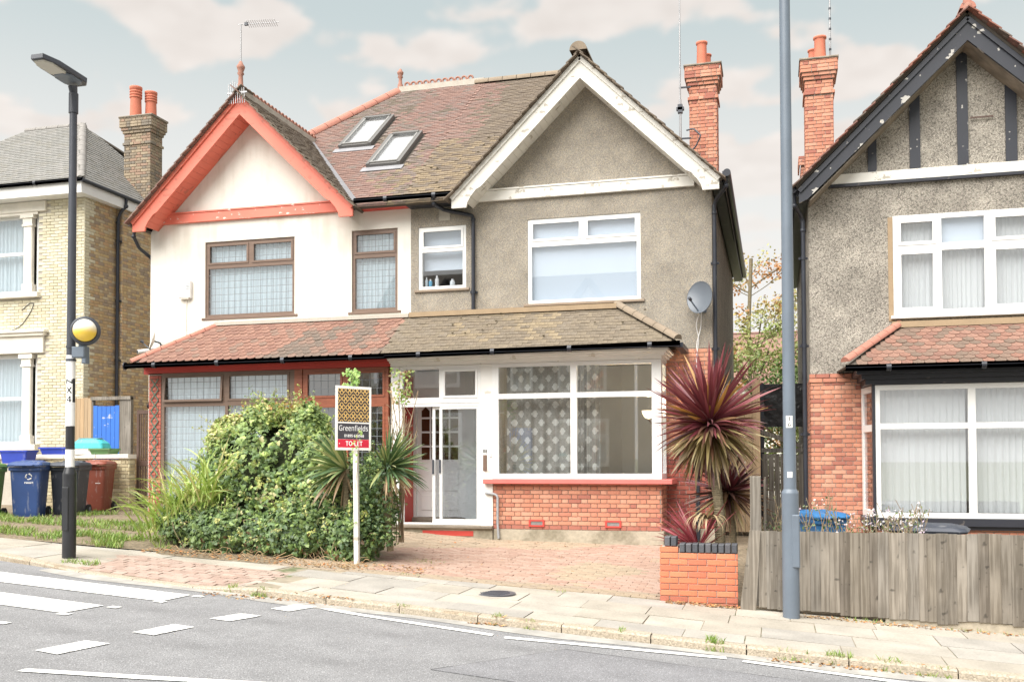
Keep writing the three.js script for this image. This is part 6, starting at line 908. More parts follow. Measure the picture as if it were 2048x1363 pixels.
  const a3 = thing('aerial_mast', 'tall slim aerial mast strapped beside the orange chimney of the pebbledashed house', 'aerial', [-1.88, 8.3, -20.9]); new B().cyl([-1.88, 8.2, -20.85], [-1.88, 9.3, -20.85], 0.024, 0.024, 8).cyl([-1.88, 9.3, -20.85], [-1.88, 12.4, -20.85], 0.017, 0.014, 8).mesh('mast', M.aerial, a3); new B().bar([-1.90, 9.55, -20.85], [-1.66, 9.56, -20.9], 0.03, 0.03).bar([-1.90, 8.45, -20.85], [-1.66, 8.46, -20.9], 0.03, 0.03).mesh('strap', M.steelDark, a3); new B().box(-1.96, 9.06, -20.9, -1.80, 9.12, -20.8).box(-1.93, 9.0, -20.9, -1.83, 9.18, -20.8).mesh('clamp', M.steelDark, a3); new B().tube([[-1.75, 8.62, -20.85], [-1.60, 8.62, -20.8], [-1.45, 8.45, -20.75], [-1.55, 8.25, -20.8], [-1.72, 8.1, -20.85]], 0.018, 6, 24, 0.1).mesh('stay', M.steelDark, a3);
  const a4 = thing('aerial_mast', 'slim aerial mast rising behind the chimney of the timbered house', 'aerial', [1.25, 9.9, -21.3]); new B().cyl([1.22, 9.9, -21.5], [1.22, 12.0, -21.5], 0.018, 0.016, 8).mesh('mast', M.aerial, a4); for (let k = 0; k < 8; k++) new B().cyl([1.22, 10.05 + k * 0.22, -21.5], [1.22, 10.09 + k * 0.22, -21.5], 0.026, 0.026, 8).mesh('collar', M.steelDark, a4);
}
// ---------- brick front wall, fence ----------
{
  const x0 = -1.37, x1 = -0.44, zf = -12.0, t = thing('garden_wall', 'low orange brick front wall with dark blue coping bricks below the red cordyline', 'wall', [-0.9, -0.15, zf]);
  const core = new B().box(x0 + 0.012, -0.35, zf - 0.2, x1 - 0.012, 0.47, zf - 0.012).box(x0 + 0.012, 0.47, zf - 0.2, x0 + 0.21, 0.545, zf - 0.012).mesh('wall_core', M.mortarPale, t);
  const set = new Pieces('brick', 'brickwork', brickGeo, M.clay, [[0.66, 0.205, 0.11], [0.70, 0.23, 0.125], [0.62, 0.18, 0.10], [0.58, 0.17, 0.10], [0.44, 0.15, 0.10]]);
  bricks(set, [x0, -0.20, zf], X1, Z1, x1 - x0, 0.675, { seed: 151, bond: 'plain', pick: (r, a, b) => (b < 0.16 && r() < 0.7 ? 4 : Math.floor(r() * 4)) }); bricks(set, [x0, 0.475, zf], X1, Z1, 0.225, 0.075, { seed: 152, bond: 'plain' }); bricks(set, [x0, -0.2, zf - 0.21], Z1, NX, 0.20, 0.75, { seed: 153, bond: 'plain' }); set.flush(core);
  const blue = [[0.085, 0.09, 0.105], [0.105, 0.105, 0.12], [0.07, 0.075, 0.09]].map((c) => { const m = M.clay.clone(); m.color.setRGB(...c); m.roughness = 0.55; return m; }); const r = rng(6);
  for (let k = 0; k < 9; k++) { const x = x0 + 0.235 + k * 0.0775; new B().box(x, 0.478, zf - 0.215, x + 0.0655, 0.585 + rr(-0.003, 0.003, r), zf + 0.004, 0.008).mesh('coping_brick', blue[k % 3], t); }
  for (let k = 0; k < 2; k++) { const x = x0 + 0.055 + k * 0.0775; new B().box(x, 0.552, zf - 0.215, x + 0.0665, 0.665, zf - 0.002, 0.008).mesh('coping_brick', blue[(k + 1) % 3], t); }
  const f = thing('board_fence', 'low weathered grey feather-edge board fence along the pavement', 'fence', [1.3, -0.2, -11.9]);
  const tn = [[1, 1, 1], [0.82, 0.80, 0.77], [1.13, 1.11, 1.08], [0.92, 0.89, 0.84], [0.72, 0.69, 0.66]].map((c) => { const m = M.oldWood.clone(); m.color.setRGB(...c); return m; });
  const rb = rng(8); let x = -0.20; while (x < 4.6) { const w = rr(0.085, 0.125, rb), z = -11.9, yb = street(x) + 0.03 + rr(-0.01, 0.02, rb) + (x > 1.9 ? 0.05 : 0), yt = 0.765 + rr(-0.012, 0.008, rb), sk = rr(-0.006, 0.006, rb); const b = new B(); const p = [[x, yb], [x + w + 0.012, yb], [x + w + 0.012 + sk, yt], [x + sk, yt]]; b.prism(p, -0.007, 0.007); b.g[0].applyMatrix4(new THREE.Matrix4().makeTranslation(x, 0, z).multiply(new THREE.Matrix4().makeRotationY(0.10)).multiply(new THREE.Matrix4().makeTranslation(-x, 0, 0))); const u0 = rr(0, 4, rb); const bm = b.mesh('fence_board', tn[Math.floor(rb() * 5)], f); const uv = bm.geometry.attributes.uv; for (let i = 0; i < uv.count; i++) uv.setXY(i, uv.getX(i) + u0, uv.getY(i) + u0 * 1.7); x += w; }
  for (const y of [0.12, 0.6]) new B().bar([-0.2, y - 0.02, -11.96], [4.6, y - 0.1, -11.96], 0.04, 0.08).mesh('rail', M.oldWood, f);
  new B().prism([[-0.42, -0.18], [-0.235, -0.19], [-0.175, 0.765], [-0.30, 0.77]], -11.885, -11.86).mesh('fence_board', tn[2], f, { label: 'pale board leaning against the fence end' });
  const gb = thing('gravel_board', 'mossy concrete gravel board and bricks under the right end of the fence', 'kerb', [2.5, -0.3, -11.95]); new B().bar([1.2, street(1.2) + 0.0, -11.95], [4.6, street(4.6) + 0.02, -11.95], 0.06, 0.16).mesh('gravel_board_slab', M.plinth, gb);
  const po = thing('fence_post', 'tall square grey post at the left end of the fence', 'post', [-0.22, 0, -12.3]); new B().box(-0.30, -0.2, -12.34, -0.17, 1.40, -12.22, 0.008).mesh('post_shaft', tn[0], po);
  const fp = thing('board_fence', 'dark weathered boards running back from the fence post', 'fence', [-0.12, 0, -12.9]); const rq = rng(12); for (let k = 0; k < 6; k++) { const z = -12.45 - k * 0.13; new B().box(-0.14, 0, z - 0.12, -0.115, 1.36 + rr(-0.03, 0.02, rq), z, 0.003).mesh('fence_board', tn[k % 2 ? 4 : 1], fp); }
}
// ---------- passage between the houses ----------
{
  const f = thing('tall_gate', 'tall tan wooden gate and post closing the passage behind the cordyline', 'gate', [-0.6, 0.2, -19.5]); boards(f, M.tanWood, -1.0, -0.42, 0.2, 2.86, -19.5, 4, 161); new B().box(-0.42, 0.2, -19.55, -0.27, 3.15, -19.42, 0.006).mesh('post', M.tanWood, f);
  const p = thing('passage_screen', 'timber frame hung with wrinkled black plastic sheet between the houses', 'screen', [0.2, 0.2, -21.6]); new B().box(-0.28, 2.30, -21.62, 0.58, 3.22, -21.58).mesh('plastic_sheet', M.blackSheet, p); new B().box(-0.34, 0.2, -21.65, -0.22, 3.24, -21.55).mesh('frame_post', M.blackTrim, p); new B().bar([-0.28, 2.2, -21.55], [0.56, 1.88, -21.55], 0.05, 0.09).bar([-0.28, 1.80, -21.55], [0.58, 1.80, -21.55], 0.05, 0.09).mesh('brace', M.oldWood, p);
  const q = thing('board_fence', 'grey board fence low in the passage under the black sheet', 'fence', [0.2, 0.1, -21.0]); boards(q, M.oldWood, -0.26, 0.58, 0.1, 1.72, -21.2, 7, 165);
  const h = thing('distant_house', 'red tiled roof and wall of a house far behind the passage', 'house', [0, 0, -48]); new B().box(-6, -1, -54, 6, 5.2, -48).mesh('wall', M.render, h); new B().poly([[-6.4, 5.1, -47.7], [6.4, 5.1, -47.7], [6.4, 8.0, -51], [-6.4, 8.0, -51]], 0.1).poly([[-6.4, 5.1, -54.3], [6.4, 5.1, -54.3], [6.4, 8.0, -51], [-6.4, 8.0, -51]], 0.1, [0, 0.7, -0.7]).mesh('roof', M.oldRoof, h); windowZ(h, -2.4, -1.2, 3, 4.4, -47.99, [[-2.3, 3.1, -1.85, 4.3], [-1.75, 3.1, -1.3, 4.3]], M.upvc);
}
// ---------- the other side of the street, seen only in the window reflections ----------
{
  sheet('far_pavement', -40, 40, 80, () => -2.4, () => 0.6, 2, (X) => street(X), M.slab);
  for (const [k, x, wallM, lab] of [[0, -9.1, M.dashT, 'roughcast bay-fronted house across the road, seen only as a reflection'], [1, -2.6, M.mortarPale, 'grey bay-fronted house across the road, seen only as a reflection'], [2, -15.6, M.dashG, 'pebbledashed house across the road, seen only as a reflection']]) {
    const t = thing('facing_house', lab, 'house', [x, street(x), 7.5]); const zf = 7.5, y = street(x), b = (n, m, ...a) => new B().box(...a).mesh(n, m, t), X = x;
    new B().prism([[X - 2.9, y], [X + 2.9, y], [X + 2.9, y + 5.9], [X + 0.2, y + 5.9], [X - 1.2, y + 8.0], [X - 2.7, y + 5.9], [X - 2.9, y + 5.9]], zf - 0.3, zf, [R4(X - 2.3, y + 3.7, X - 0.2, y + 5.2), R4(X - 2.4, y + 0.9, X - 0.1, y + 2.7), R4(X + 0.9, y + 3.8, X + 1.9, y + 5.2), R4(X + 0.9, y + 0.2, X + 2.0, y + 2.4)]).mesh('wall', wallM, t);
    b('back_wall', M.plaster, X - 2.9, y, zf - 4.2, X + 2.9, y + 5.9, zf - 4); new B().poly([[X - 3.2, y + 5.8, zf + 0.3], [X + 3.2, y + 5.8, zf + 0.3], [X + 3.2, y + 9.2, zf - 4.2], [X - 3.2, y + 9.2, zf - 4.2]], 0.08).mesh('roof', M.roofBase, t);
    for (const s of [-1, 1]) new B().bar([X - 1.25, y + 8.2, zf + 0.2], [X - 1.25 + s * 2.0, y + 5.7, zf + 0.2], 0.06, 0.3).mesh('bargeboard', M.blackTrim, t);
    windowZ(t, X - 2.3, X - 0.2, y + 3.7, y + 5.2, zf, [[X - 2.2, y + 3.8, X - 1.3, y + 5.1], [X - 1.2, y + 3.8, X - 0.3, y + 5.1]], M.upvc); windowZ(t, X - 2.4, X - 0.1, y + 0.9, y + 2.7, zf + 0.1, [[X - 2.3, y + 1.0, X - 1.65, y + 2.0], [X - 1.55, y + 1.0, X - 0.95, y + 2.0], [X - 0.85, y + 1.0, X - 0.2, y + 2.0], [X - 2.3, y + 2.1, X - 1.65, y + 2.6], [X - 1.55, y + 2.1, X - 0.95, y + 2.6], [X - 0.85, y + 2.1, X - 0.2, y + 2.6]], M.upvc);
    windowZ(t, X + 0.9, X + 1.9, y + 3.8, y + 5.2, zf, [[X + 1.0, y + 3.9, X + 1.8, y + 5.1]], M.upvc); b('door', M.blueWood, X + 0.95, y + 0.2, zf - 0.1, X + 1.95, y + 2.4, zf - 0.04);
    t.rotation.y = Math.PI; t.scale.y = 1.12;
  }
}
// ---------- plants ----------
function leafGeo(kind) { // small folded leaves
  const o = kind === 'ivy' ? [[0, 0], [0.30, -0.12], [0.50, 0.16], [0.27, 0.34], [0.30, 0.62], [0, 1], [-0.30, 0.62], [-0.27, 0.34], [-0.50, 0.16], [-0.30, -0.12]] : kind === 'dry' ? [[0, 0], [0.28, 0.3], [0.2, 0.75], [0, 1], [-0.24, 0.7], [-0.3, 0.25]] : [[0, 0], [0.3, 0.35], [0.22, 0.72], [0, 1], [-0.22, 0.72], [-0.3, 0.35]];
  const f = kind === 'dry' ? 0.5 : 0.22, p = [0, 0.4, 0], idx = []; for (const [x, y] of o) p.push(x, y, -Math.abs(x) * f - (y - 0.4) * (y - 0.4) * 0.25); for (let i = 0; i < o.length; i++) idx.push(0, 1 + i, 1 + (i + 1) % o.length);
  const g = new THREE.BufferGeometry(); g.setAttribute('position', new THREE.Float32BufferAttribute(p, 3)); g.setIndex(idx); const q = g.toNonIndexed(); q.computeVertexNormals(); q.setAttribute('uv', new THREE.Float32BufferAttribute(new Float32Array(q.attributes.position.count * 2), 2)); return q;
}
const IVY = leafGeo('ivy'), OVAL = leafGeo('oval'), DRY = leafGeo('dry');
function scatter(name, geo, items, parent, m = M.leaf) { // items: [pos, dir(normal), size, colour, spin]
  const im = new THREE.InstancedMesh(geo, m, items.length), o = origin(parent), q = new THREE.Quaternion(), q2 = new THREE.Quaternion(), mm = new THREE.Matrix4();
  items.forEach(([p, n, s, c, spin], i) => { q.setFromUnitVectors(Z1, n); q2.setFromAxisAngle(Z1, spin); q.multiply(q2); mm.compose(p.clone().sub(o), q, V(s, s, s)); im.setMatrixAt(i, mm); im.setColorAt(i, C(...c)); });
  im.name = name; im.userData.kind = 'stuff'; im.castShadow = im.receiveShadow = true; parent.add(im); return im;
}
const sph = (r) => { const z = r() * 2 - 1, a = r() * 6.2832, k = Math.sqrt(1 - z * z); return V(k * Math.cos(a), z, k * Math.sin(a)); };
{ // ivy mound
  const r = rng(2024), E = [[-7.60, 1.15, -13.75, 1.02, 1.22, 0.85], [-8.12, 1.40, -13.85, 0.62, 0.88, 0.6], [-7.20, 1.62, -13.8, 0.66, 0.84, 0.55], [-8.55, 0.66, -13.35, 0.72, 0.42, 0.55], [-6.45, 0.80, -13.45, 0.78, 0.62, 0.5], [-6.75, 1.35, -13.7, 0.55, 0.66, 0.5], [-7.45, 0.50, -13.05, 1.25, 0.40, 0.42], [-7.9, 0.55, -12.85, 0.5, 0.36, 0.32], [-6.75, 0.62, -12.85, 0.48, 0.42, 0.3], [-6.05, 0.50, -13.1, 0.50, 0.45, 0.40], [-5.95, 0.95, -13.55, 0.42, 0.62, 0.4], [-8.30, 1.95, -13.8, 0.34, 0.36, 0.35], [-7.72, 2.2, -13.8, 0.32, 0.3, 0.35], [-6.95, 2.15, -13.75, 0.30, 0.36, 0.3]];
  const bush = thing('ivy_bush', 'large green ivy bush with yellow-green patches smothering the front garden left of the letting sign', 'bush', [-7.3, 0.25, -13.4]);
  const lump = (e, d) => 1 + 0.85 * (fbm(d.x * 2.4 + e[0] * 3 + 50, d.y * 2.4 + d.z * 1.7 + 50, 256, 4, 9) - 0.47);
  const inside = (p, k) => { for (let i = 0; i < E.length; i++) { if (i === k) continue; const e = E[i], d = V((p.x - e[0]) / e[3], (p.y - e[1]) / e[4], (p.z - e[2]) / e[5]), L = d.length(); if (L < 0.86) return true; } return false; };
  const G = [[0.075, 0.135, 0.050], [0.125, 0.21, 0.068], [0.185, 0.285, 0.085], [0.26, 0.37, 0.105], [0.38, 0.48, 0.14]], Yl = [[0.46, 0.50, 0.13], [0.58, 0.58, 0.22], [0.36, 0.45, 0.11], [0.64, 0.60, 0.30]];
  const items = []; let guard = 0;
  while (items.length < 27000 && guard++ < 400000) {
    const k = Math.floor(Math.pow(r(), 1.15) * E.length), e = E[k], d = sph(r); if (d.z < -0.45) continue;
    const hole = smooth(0.47, 0.37, fbm(e[0] * 5 + d.x * 5 * e[3] + 60, d.y * 5 * e[4] + d.z * 3 + 60, 256, 3, 33)); const s = lump(e, d) * (1 - Math.pow(r(), 1.6) * 0.24 - hole * 0.13), p = V(e[0] + d.x * e[3] * s, e[1] + d.y * e[4] * s, e[2] + d.z * e[5] * s); if (p.y < yardY(p.x, -p.z) + 0.02 || inside(p, k)) continue;
    const n = V(d.x / e[3], d.y / e[4], d.z / e[5]).normalize().multiplyScalar(0.9).add(V(0, 0.35, 0.25)).addScaledVector(sph(r), 0.75).normalize();
    const yl = smooth(0.42, 0.58, fbm(p.x * 1.9 + 40, p.y * 1.9 + 40, 256, 3, 13)) * smooth(0.7, 1.5, p.y) * smooth(-6.2, -7.0, p.x), a = r();
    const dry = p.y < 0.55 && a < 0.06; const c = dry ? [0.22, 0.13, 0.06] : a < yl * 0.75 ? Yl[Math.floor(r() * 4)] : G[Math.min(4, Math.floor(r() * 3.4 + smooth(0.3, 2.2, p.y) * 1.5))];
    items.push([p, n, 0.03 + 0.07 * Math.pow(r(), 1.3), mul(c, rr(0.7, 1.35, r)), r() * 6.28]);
  }
  for (let k = 0; k < 420; k++) { const e = E[[0, 1, 2][k % 3]], a = r() * 6.28, h = r(); const p = V(e[0] + Math.cos(a) * e[3] * 0.7 * r(), e[1] + e[4] * (0.92 + h * 0.16), e[2] + Math.sin(a) * e[5] * 0.6 * r()); items.push([p, sph(r).add(V(0, 0.6, 0.5)).normalize(), rr(0.03, 0.06, r), r() < 0.25 ? [0.45, 0.24, 0.06] : Yl[Math.floor(r() * 3)], r() * 6.28]); }
  const shoots = new B();
  for (let k = 0; k < 210; k++) { // stray shoots standing out of the mound
    const e = E[Math.floor(r() * E.length)], d = sph(r); if (d.z < -0.3 || d.y < -0.3) { k -= 0.999; continue; }
    const s = lump(e, d) * 0.95, p = V(e[0] + d.x * e[3] * s, e[1] + d.y * e[4] * s, e[2] + d.z * e[5] * s); if (inside(p, -1)) { k -= 0.99; continue; }
    const dir = d.clone().add(V(rr(-0.5, 0.5, r), rr(0, 0.9, r), 0.15)).normalize(), L = rr(0.10, 0.36, r), tip = p.clone().addScaledVector(dir, L).add(V(0, -L * 0.3 * r(), 0)), mid = p.clone().lerp(tip, 0.5).add(V(rr(-0.03, 0.03, r), 0.04, 0)); shoots.tube([p.toArray(), mid.toArray(), tip.toArray()], 0.0028, 4, 6, 0.5);
    const c = r() < 0.5 ? Yl[Math.floor(r() * 3)] : G[2 + Math.floor(r() * 3)]; for (let j = 0; j < L * 44; j++) { const t = j / (L * 44); items.push([p.clone().lerp(tip, t).add(V(rr(-0.035, 0.035, r), rr(-0.02, 0.05, r) + 0.08 * t * (1 - t), rr(-0.02, 0.035, r))), sph(r).add(V(0, 0.5, 0.6)).normalize(), rr(0.025, 0.055, r) * (1.1 - 0.5 * t), mul(c, rr(0.8, 1.25, r)), r() * 6.28]); }
  }
  shoots.mesh('shoot_stems', M.twig, bush);
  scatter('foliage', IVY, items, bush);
  const core = new B(); E.forEach((e) => core.add(new THREE.IcosahedronGeometry(1, 2), new THREE.Matrix4().makeScale(e[3] * 0.72, e[4] * 0.72, e[5] * 0.72).setPosition(e[0], e[1], e[2] - 0.05))); core.mesh('dark_core', M.darkCore, bush);  // added solid core, coloured dark to give the gaps between leaves their shade
  const st = new B(); for (let k = 0; k < 70; k++) { const x = rr(-8.6, -5.8, r), z = rr(-12.75, -13.0, r), y = yardY(x, -z); const q = [x + rr(-0.35, 0.35, r), y + rr(0.25, 0.7, r), z - rr(0.0, 0.25, r)]; st.tube([[x, y, z], [(x + q[0]) / 2 + rr(-0.08, 0.08, r), (y + q[1]) / 2, (z + q[2]) / 2 + 0.08], q], rr(0.003, 0.008, r), 5, 8, 0.5); } st.mesh('bare_stems', M.twig, bush);
}
// strap leaf: base at the origin of its own frame, starts at elevation e0 and droops
function strap(L, w, e0, droop, o = {}) {
  const n = o.seg ?? 6, pos = [], idx = []; let y = 0, z = 0; const fold = o.fold ?? 0.25, cr = Math.cos(o.roll ?? 0), sr = Math.sin(o.roll ?? 0);
  for (let i = 0; i <= n; i++) { const t = i / n, a = e0 - droop * Math.pow(t, 1.4), ww = w * (o.blunt ? Math.min(1, (1 - t) * 3) * Math.min(1, 0.6 + t * 2) : Math.pow(Math.sin(Math.PI * Math.pow(clamp(0.12 + t * 0.88), 0.75)), 0.8)) * 0.5 + 0.0008; const ny = Math.cos(a), nz = -Math.sin(a), f = fold * ww, pt = (s) => pos.push(s * ww * cr - f * sr * Math.abs(s), y + ny * (s * ww * sr + f * cr * Math.abs(s)), z + nz * (s * ww * sr + f * cr * Math.abs(s))); pt(-1); pt(0); pt(1); const aa = e0 - droop * Math.pow((i + 0.5) / n, 1.4); y += Math.sin(aa) * L / n; z += Math.cos(aa) * L / n; }
  for (let i = 0; i < n; i++) for (let k = 0; k < 2; k++) { const a = i * 3 + k; idx.push(a, a + 3, a + 1, a + 1, a + 3, a + 4); }
  const g = new THREE.BufferGeometry(); g.setAttribute('position', new THREE.Float32BufferAttribute(pos, 3)); g.setIndex(idx); g.computeVertexNormals(); g.setAttribute('uv', new THREE.Float32BufferAttribute(new Float32Array(pos.length / 3 * 2), 2)); return g;
}
const leafMats = (cs, nm, t) => cs.map((c, i) => { const m = leafMat(c, nm, t); m.roughness = 0.45; return m; });
function rosette(t, name, c, n, fn, r) { for (let i = 0; i < n; i++) { const l = fn(i / n, r); const me = new THREE.Mesh(strap(l.L, l.w, l.e, l.droop, l.o), l.m); me.name = name; me.position.set(...c.map((v, k) => v - t.position.getComponent(k))); me.position.y += l.dy ?? 0; me.rotation.set(0, l.az, 0); if (l.roll) me.rotateZ(l.roll); me.castShadow = me.receiveShadow = true; t.add(me); } }
// leaves past the limit of single parts: one joined part per leaf colour
function rosetteMass(t, name, c, n, fn, r) { const by = new Map(); for (let i = 0; i < n; i++) { const l = fn(i / n, r), g = strap(l.L, l.w, l.e, l.droop, l.o); g.rotateY(l.az + 1.1); g.translate(c[0] - t.position.x, c[1] - t.position.y + (l.dy ?? 0), c[2] - t.position.z); if (!by.has(l.m)) by.set(l.m, []); by.get(l.m).push(g); } for (const [m, gs] of by) { const me = new THREE.Mesh(mergeGeometries(gs), m); me.name = name; me.userData.kind = 'stuff'; me.castShadow = me.receiveShadow = true; t.add(me); } }
{
  const Red = leafMats([[0.235, 0.050, 0.062], [0.19, 0.042, 0.055], [0.28, 0.070, 0.080], [0.15, 0.035, 0.045]], 'red leaf', 0.25), Br = leafMats([[0.20, 0.10, 0.06], [0.14, 0.065, 0.045], [0.26, 0.15, 0.075]], 'brown leaf', 0.2), Ol = leafMats([[0.34, 0.27, 0.11], [0.28, 0.22, 0.09], [0.40, 0.33, 0.15], [0.24, 0.17, 0.08]], 'olive leaf', 0.25), Or = leafMats([[0.50, 0.27, 0.06]], 'orange leaf', 0.25), Dk = leafMats([[0.075, 0.03, 0.03], [0.11, 0.05, 0.045]], 'dark leaf', 0.1);
  const pickM = (a, r) => a[Math.floor(r() * a.length)];
  const t = thing('cordyline', 'tall burgundy cordyline, round head of sword leaves on a bare trunk above the brick wall', 'palm', [-0.70, 0.45, -12.9]); const r = rng(515);
  new B().tube([[-0.70, 0.35, -12.9], [-0.69, 0.8, -12.9], [-0.73, 1.2, -12.9], [-0.78, 1.65, -12.9], [-0.81, 2.1, -12.9]], 0.062, 14, 40, 0.5).mesh('trunk', M.trunk, t);
  const rg = new B(); for (let k = 0; k < 60; k++) { const y = 0.45 + k * 0.021, x = lerp(-0.70, -0.775, smooth(0.8, 1.7, y)) + 0.0; rg.add(new THREE.TorusGeometry(0.062 + rr(-0.002, 0.003, r), 0.006, 5, 16).rotateX(Math.PI / 2 + rr(-0.15, 0.15, r)), new THREE.Matrix4().makeTranslation(x, y, -12.9)); } rg.mesh('leaf_scars', M.trunk, t);
  const crownLeaf = (u, r) => { const e = Math.asin(lerp(0.995, -0.95, u)) + rr(-0.14, 0.14, r), up = Math.sin(e); const q = r(); const m = e > 0.45 ? (q < 0.93 ? pickM(Red, r) : Or[0]) : e > -0.15 ? (q < 0.55 ? pickM(Red, r) : q < 0.82 ? pickM(Br, r) : q < 0.92 ? Or[0] : pickM(Dk, r)) : (q < 0.62 ? pickM(Ol, r) : q < 0.85 ? pickM(Br, r) : pickM(Dk, r)); return { L: e > 0.5 ? rr(0.74, 1.02, r) : e > -0.3 ? rr(0.62, 0.86, r) : rr(0.58, 0.84, r), w: rr(0.036, 0.058, r), e, droop: e > 0.3 ? rr(-0.08, 0.3, r) : rr(0.0, 0.75, r), az: u * 298 * 2.39996, m, dy: e * 0.07, o: { roll: rr(-1.1, 1.1, r), fold: 0.2 } }; };
  rosette(t, 'leaf', [-0.81, 2.05, -12.9], 298, crownLeaf, r); rosetteMass(t, 'leaf_mass', [-0.81, 2.04, -12.9], 230, crownLeaf, r);
  const t2 = thing('cordyline', 'smaller dark red cordyline with drooping dead leaves behind the tall one', 'palm', [-0.55, 0.3, -13.5]); new B().tube([[-0.55, 0.3, -13.5], [-0.57, 0.8, -13.5], [-0.62, 1.2, -13.5]], 0.05, 10, 16).mesh('trunk', M.trunk, t2);
  rosette(t2, 'leaf', [-0.62, 1.16, -13.5], 170, (u, r) => { const e = Math.asin(lerp(0.99, -0.97, u)) + rr(-0.15, 0.15, r), q = r(); return { o: { roll: rr(-1, 1, r) }, L: e > 0 ? rr(0.5, 0.7, r) : rr(0.5, 0.75, r), w: rr(0.04, 0.058, r), e, droop: rr(0, 0.3, r), az: u * 170 * 2.39996, m: e > 0.2 ? (q < 0.7 ? pickM(Red, r) : pickM(Dk, r)) : e > -0.4 ? (q < 0.5 ? pickM(Dk, r) : pickM(Br, r)) : (q < 0.6 ? pickM(Br, r) : pickM(Ol, r)) }; }, r);
  const Pk = leafMats([[0.40, 0.085, 0.10], [0.33, 0.06, 0.08], [0.25, 0.05, 0.065]], 'pink leaf', 0.25);
  const t3 = thing('cordyline', 'low bright red cordyline fanning left just behind the brick wall', 'palm', [-0.98, 0.25, -12.75]);
  rosette(t3, 'leaf', [-0.96, 0.45, -12.75], 75, (u, r) => ({ L: rr(0.5, 0.78, r), w: rr(0.022, 0.034, r), e: rr(0.15, 1.45, r), droop: rr(0, 0.35, r), az: r() < 0.7 ? -Math.PI / 2 + rr(-1.2, 1.0, r) : r() * 6.28, m: pickM(Pk, r), o: { roll: rr(-1, 1, r) } }), r);
  const dl = thing('dead_leaves', 'hank of dry tan leaves folded over behind the brick wall', 'dead leaves', [-0.86, 0.5, -12.6]); const dm = leafMats([[0.42, 0.33, 0.20], [0.35, 0.26, 0.15]], 'dry strap leaf', 0.1); rosette(dl, 'dry_leaf', [-0.84, 0.84, -12.62], 34, (u, r) => ({ L: rr(0.30, 0.46, r), w: 0.022, e: rr(0.3, 0.9, r), droop: rr(2.0, 2.6, r), az: rr(-1.9, 1.9, r), m: pickM(dm, r) }), r);
  // yuccas either side of the sign
  const Yg = leafMats([[0.11, 0.19, 0.085], [0.15, 0.245, 0.105], [0.085, 0.155, 0.075], [0.21, 0.30, 0.12]], 'yucca leaf', 0.2), Ye = leafMats([[0.52, 0.53, 0.25], [0.42, 0.46, 0.19]], 'pale yucca leaf', 0.3), Yd = leafMats([[0.36, 0.25, 0.14], [0.27, 0.18, 0.10]], 'dead yucca leaf', 0.1);
  const yucca = (lab, c, n, az0, spread, seed, Lk) => { const t = thing('yucca', lab, 'yucca', [c[0], 0.3, c[2]]), r = rng(seed); new B().tube([[c[0] + 0.05, 0.3, c[2]], [c[0], 0.9, c[2]], [c[0], c[1], c[2]]], 0.05, 10, 16).mesh('trunk', M.trunk, t); rosette(t, 'leaf', c, n, (u, r) => { const e = lerp(1.35, -0.65, Math.pow(u, 0.9)) + rr(-0.15, 0.15, r), q = r(); return { L: rr(0.56, 0.76, r) * Lk, w: rr(0.034, 0.05, r), e, droop: rr(0, 0.3, r) + (e < 0.2 ? 0.25 : 0), az: az0 + rr(-spread, spread, r), m: e < -0.45 ? pickM(Yd, r) : q < 0.66 ? pickM(Yg, r) : pickM(Ye, r), o: { fold: 0.3, roll: rr(-0.9, 0.9, r) } }; }, r); rosette(t, 'dead_leaf', [c[0], c[1] - 0.08, c[2]], 26, (u, r) => ({ L: rr(0.35, 0.6, r), w: rr(0.03, 0.04, r), e: rr(-1.5, -0.9, r), droop: rr(0, 0.2, r), az: r() * 6.28, m: pickM(Yd, r) }), r); };
  yucca('green yucca with leaves fanning left in front of the ivy bush', [-6.02, 1.48, -13.05], 130, -Math.PI / 2 + 0.35, 1.35, 616, 1.0);
  yucca('variegated yucca with leaves fanning right towards the porch', [-5.42, 1.50, -13.15], 135, Math.PI / 2 - 0.3, 1.45, 617, 0.92);
  // strap-leaved clump on the left flank of the bush
  const Ig = leafMats([[0.42, 0.56, 0.13], [0.50, 0.63, 0.17], [0.33, 0.47, 0.10], [0.60, 0.66, 0.25], [0.62, 0.56, 0.25]], 'grassy leaf', 0.45);
  const it = thing('iris_clump', 'tall bright green strap-leaved clump at the left flank of the ivy bush', 'plant', [-8.75, 0.35, -13.0]), ir = rng(717);
  for (let k = 0; k < 300; k++) { const cx = rr(-9.2, -8.05, ir), cz = rr(-12.7, -13.4, ir), cy = Math.max(0.36, 0.58 + (cx + 9.0) * 0.5) + rr(-0.1, 0.1, ir); rosette(it, 'blade', [cx, cy, cz], 1, (u, r) => ({ L: rr(0.6, 1.05, r), w: rr(0.022, 0.036, r), e: rr(0.8, 1.5, r), droop: rr(0.3, 1.7, r), az: r() * 6.28, m: pickM(Ig, r), o: { fold: 0.3, seg: 7, roll: rr(-1.2, 1.2, ir) } }), ir); }
}
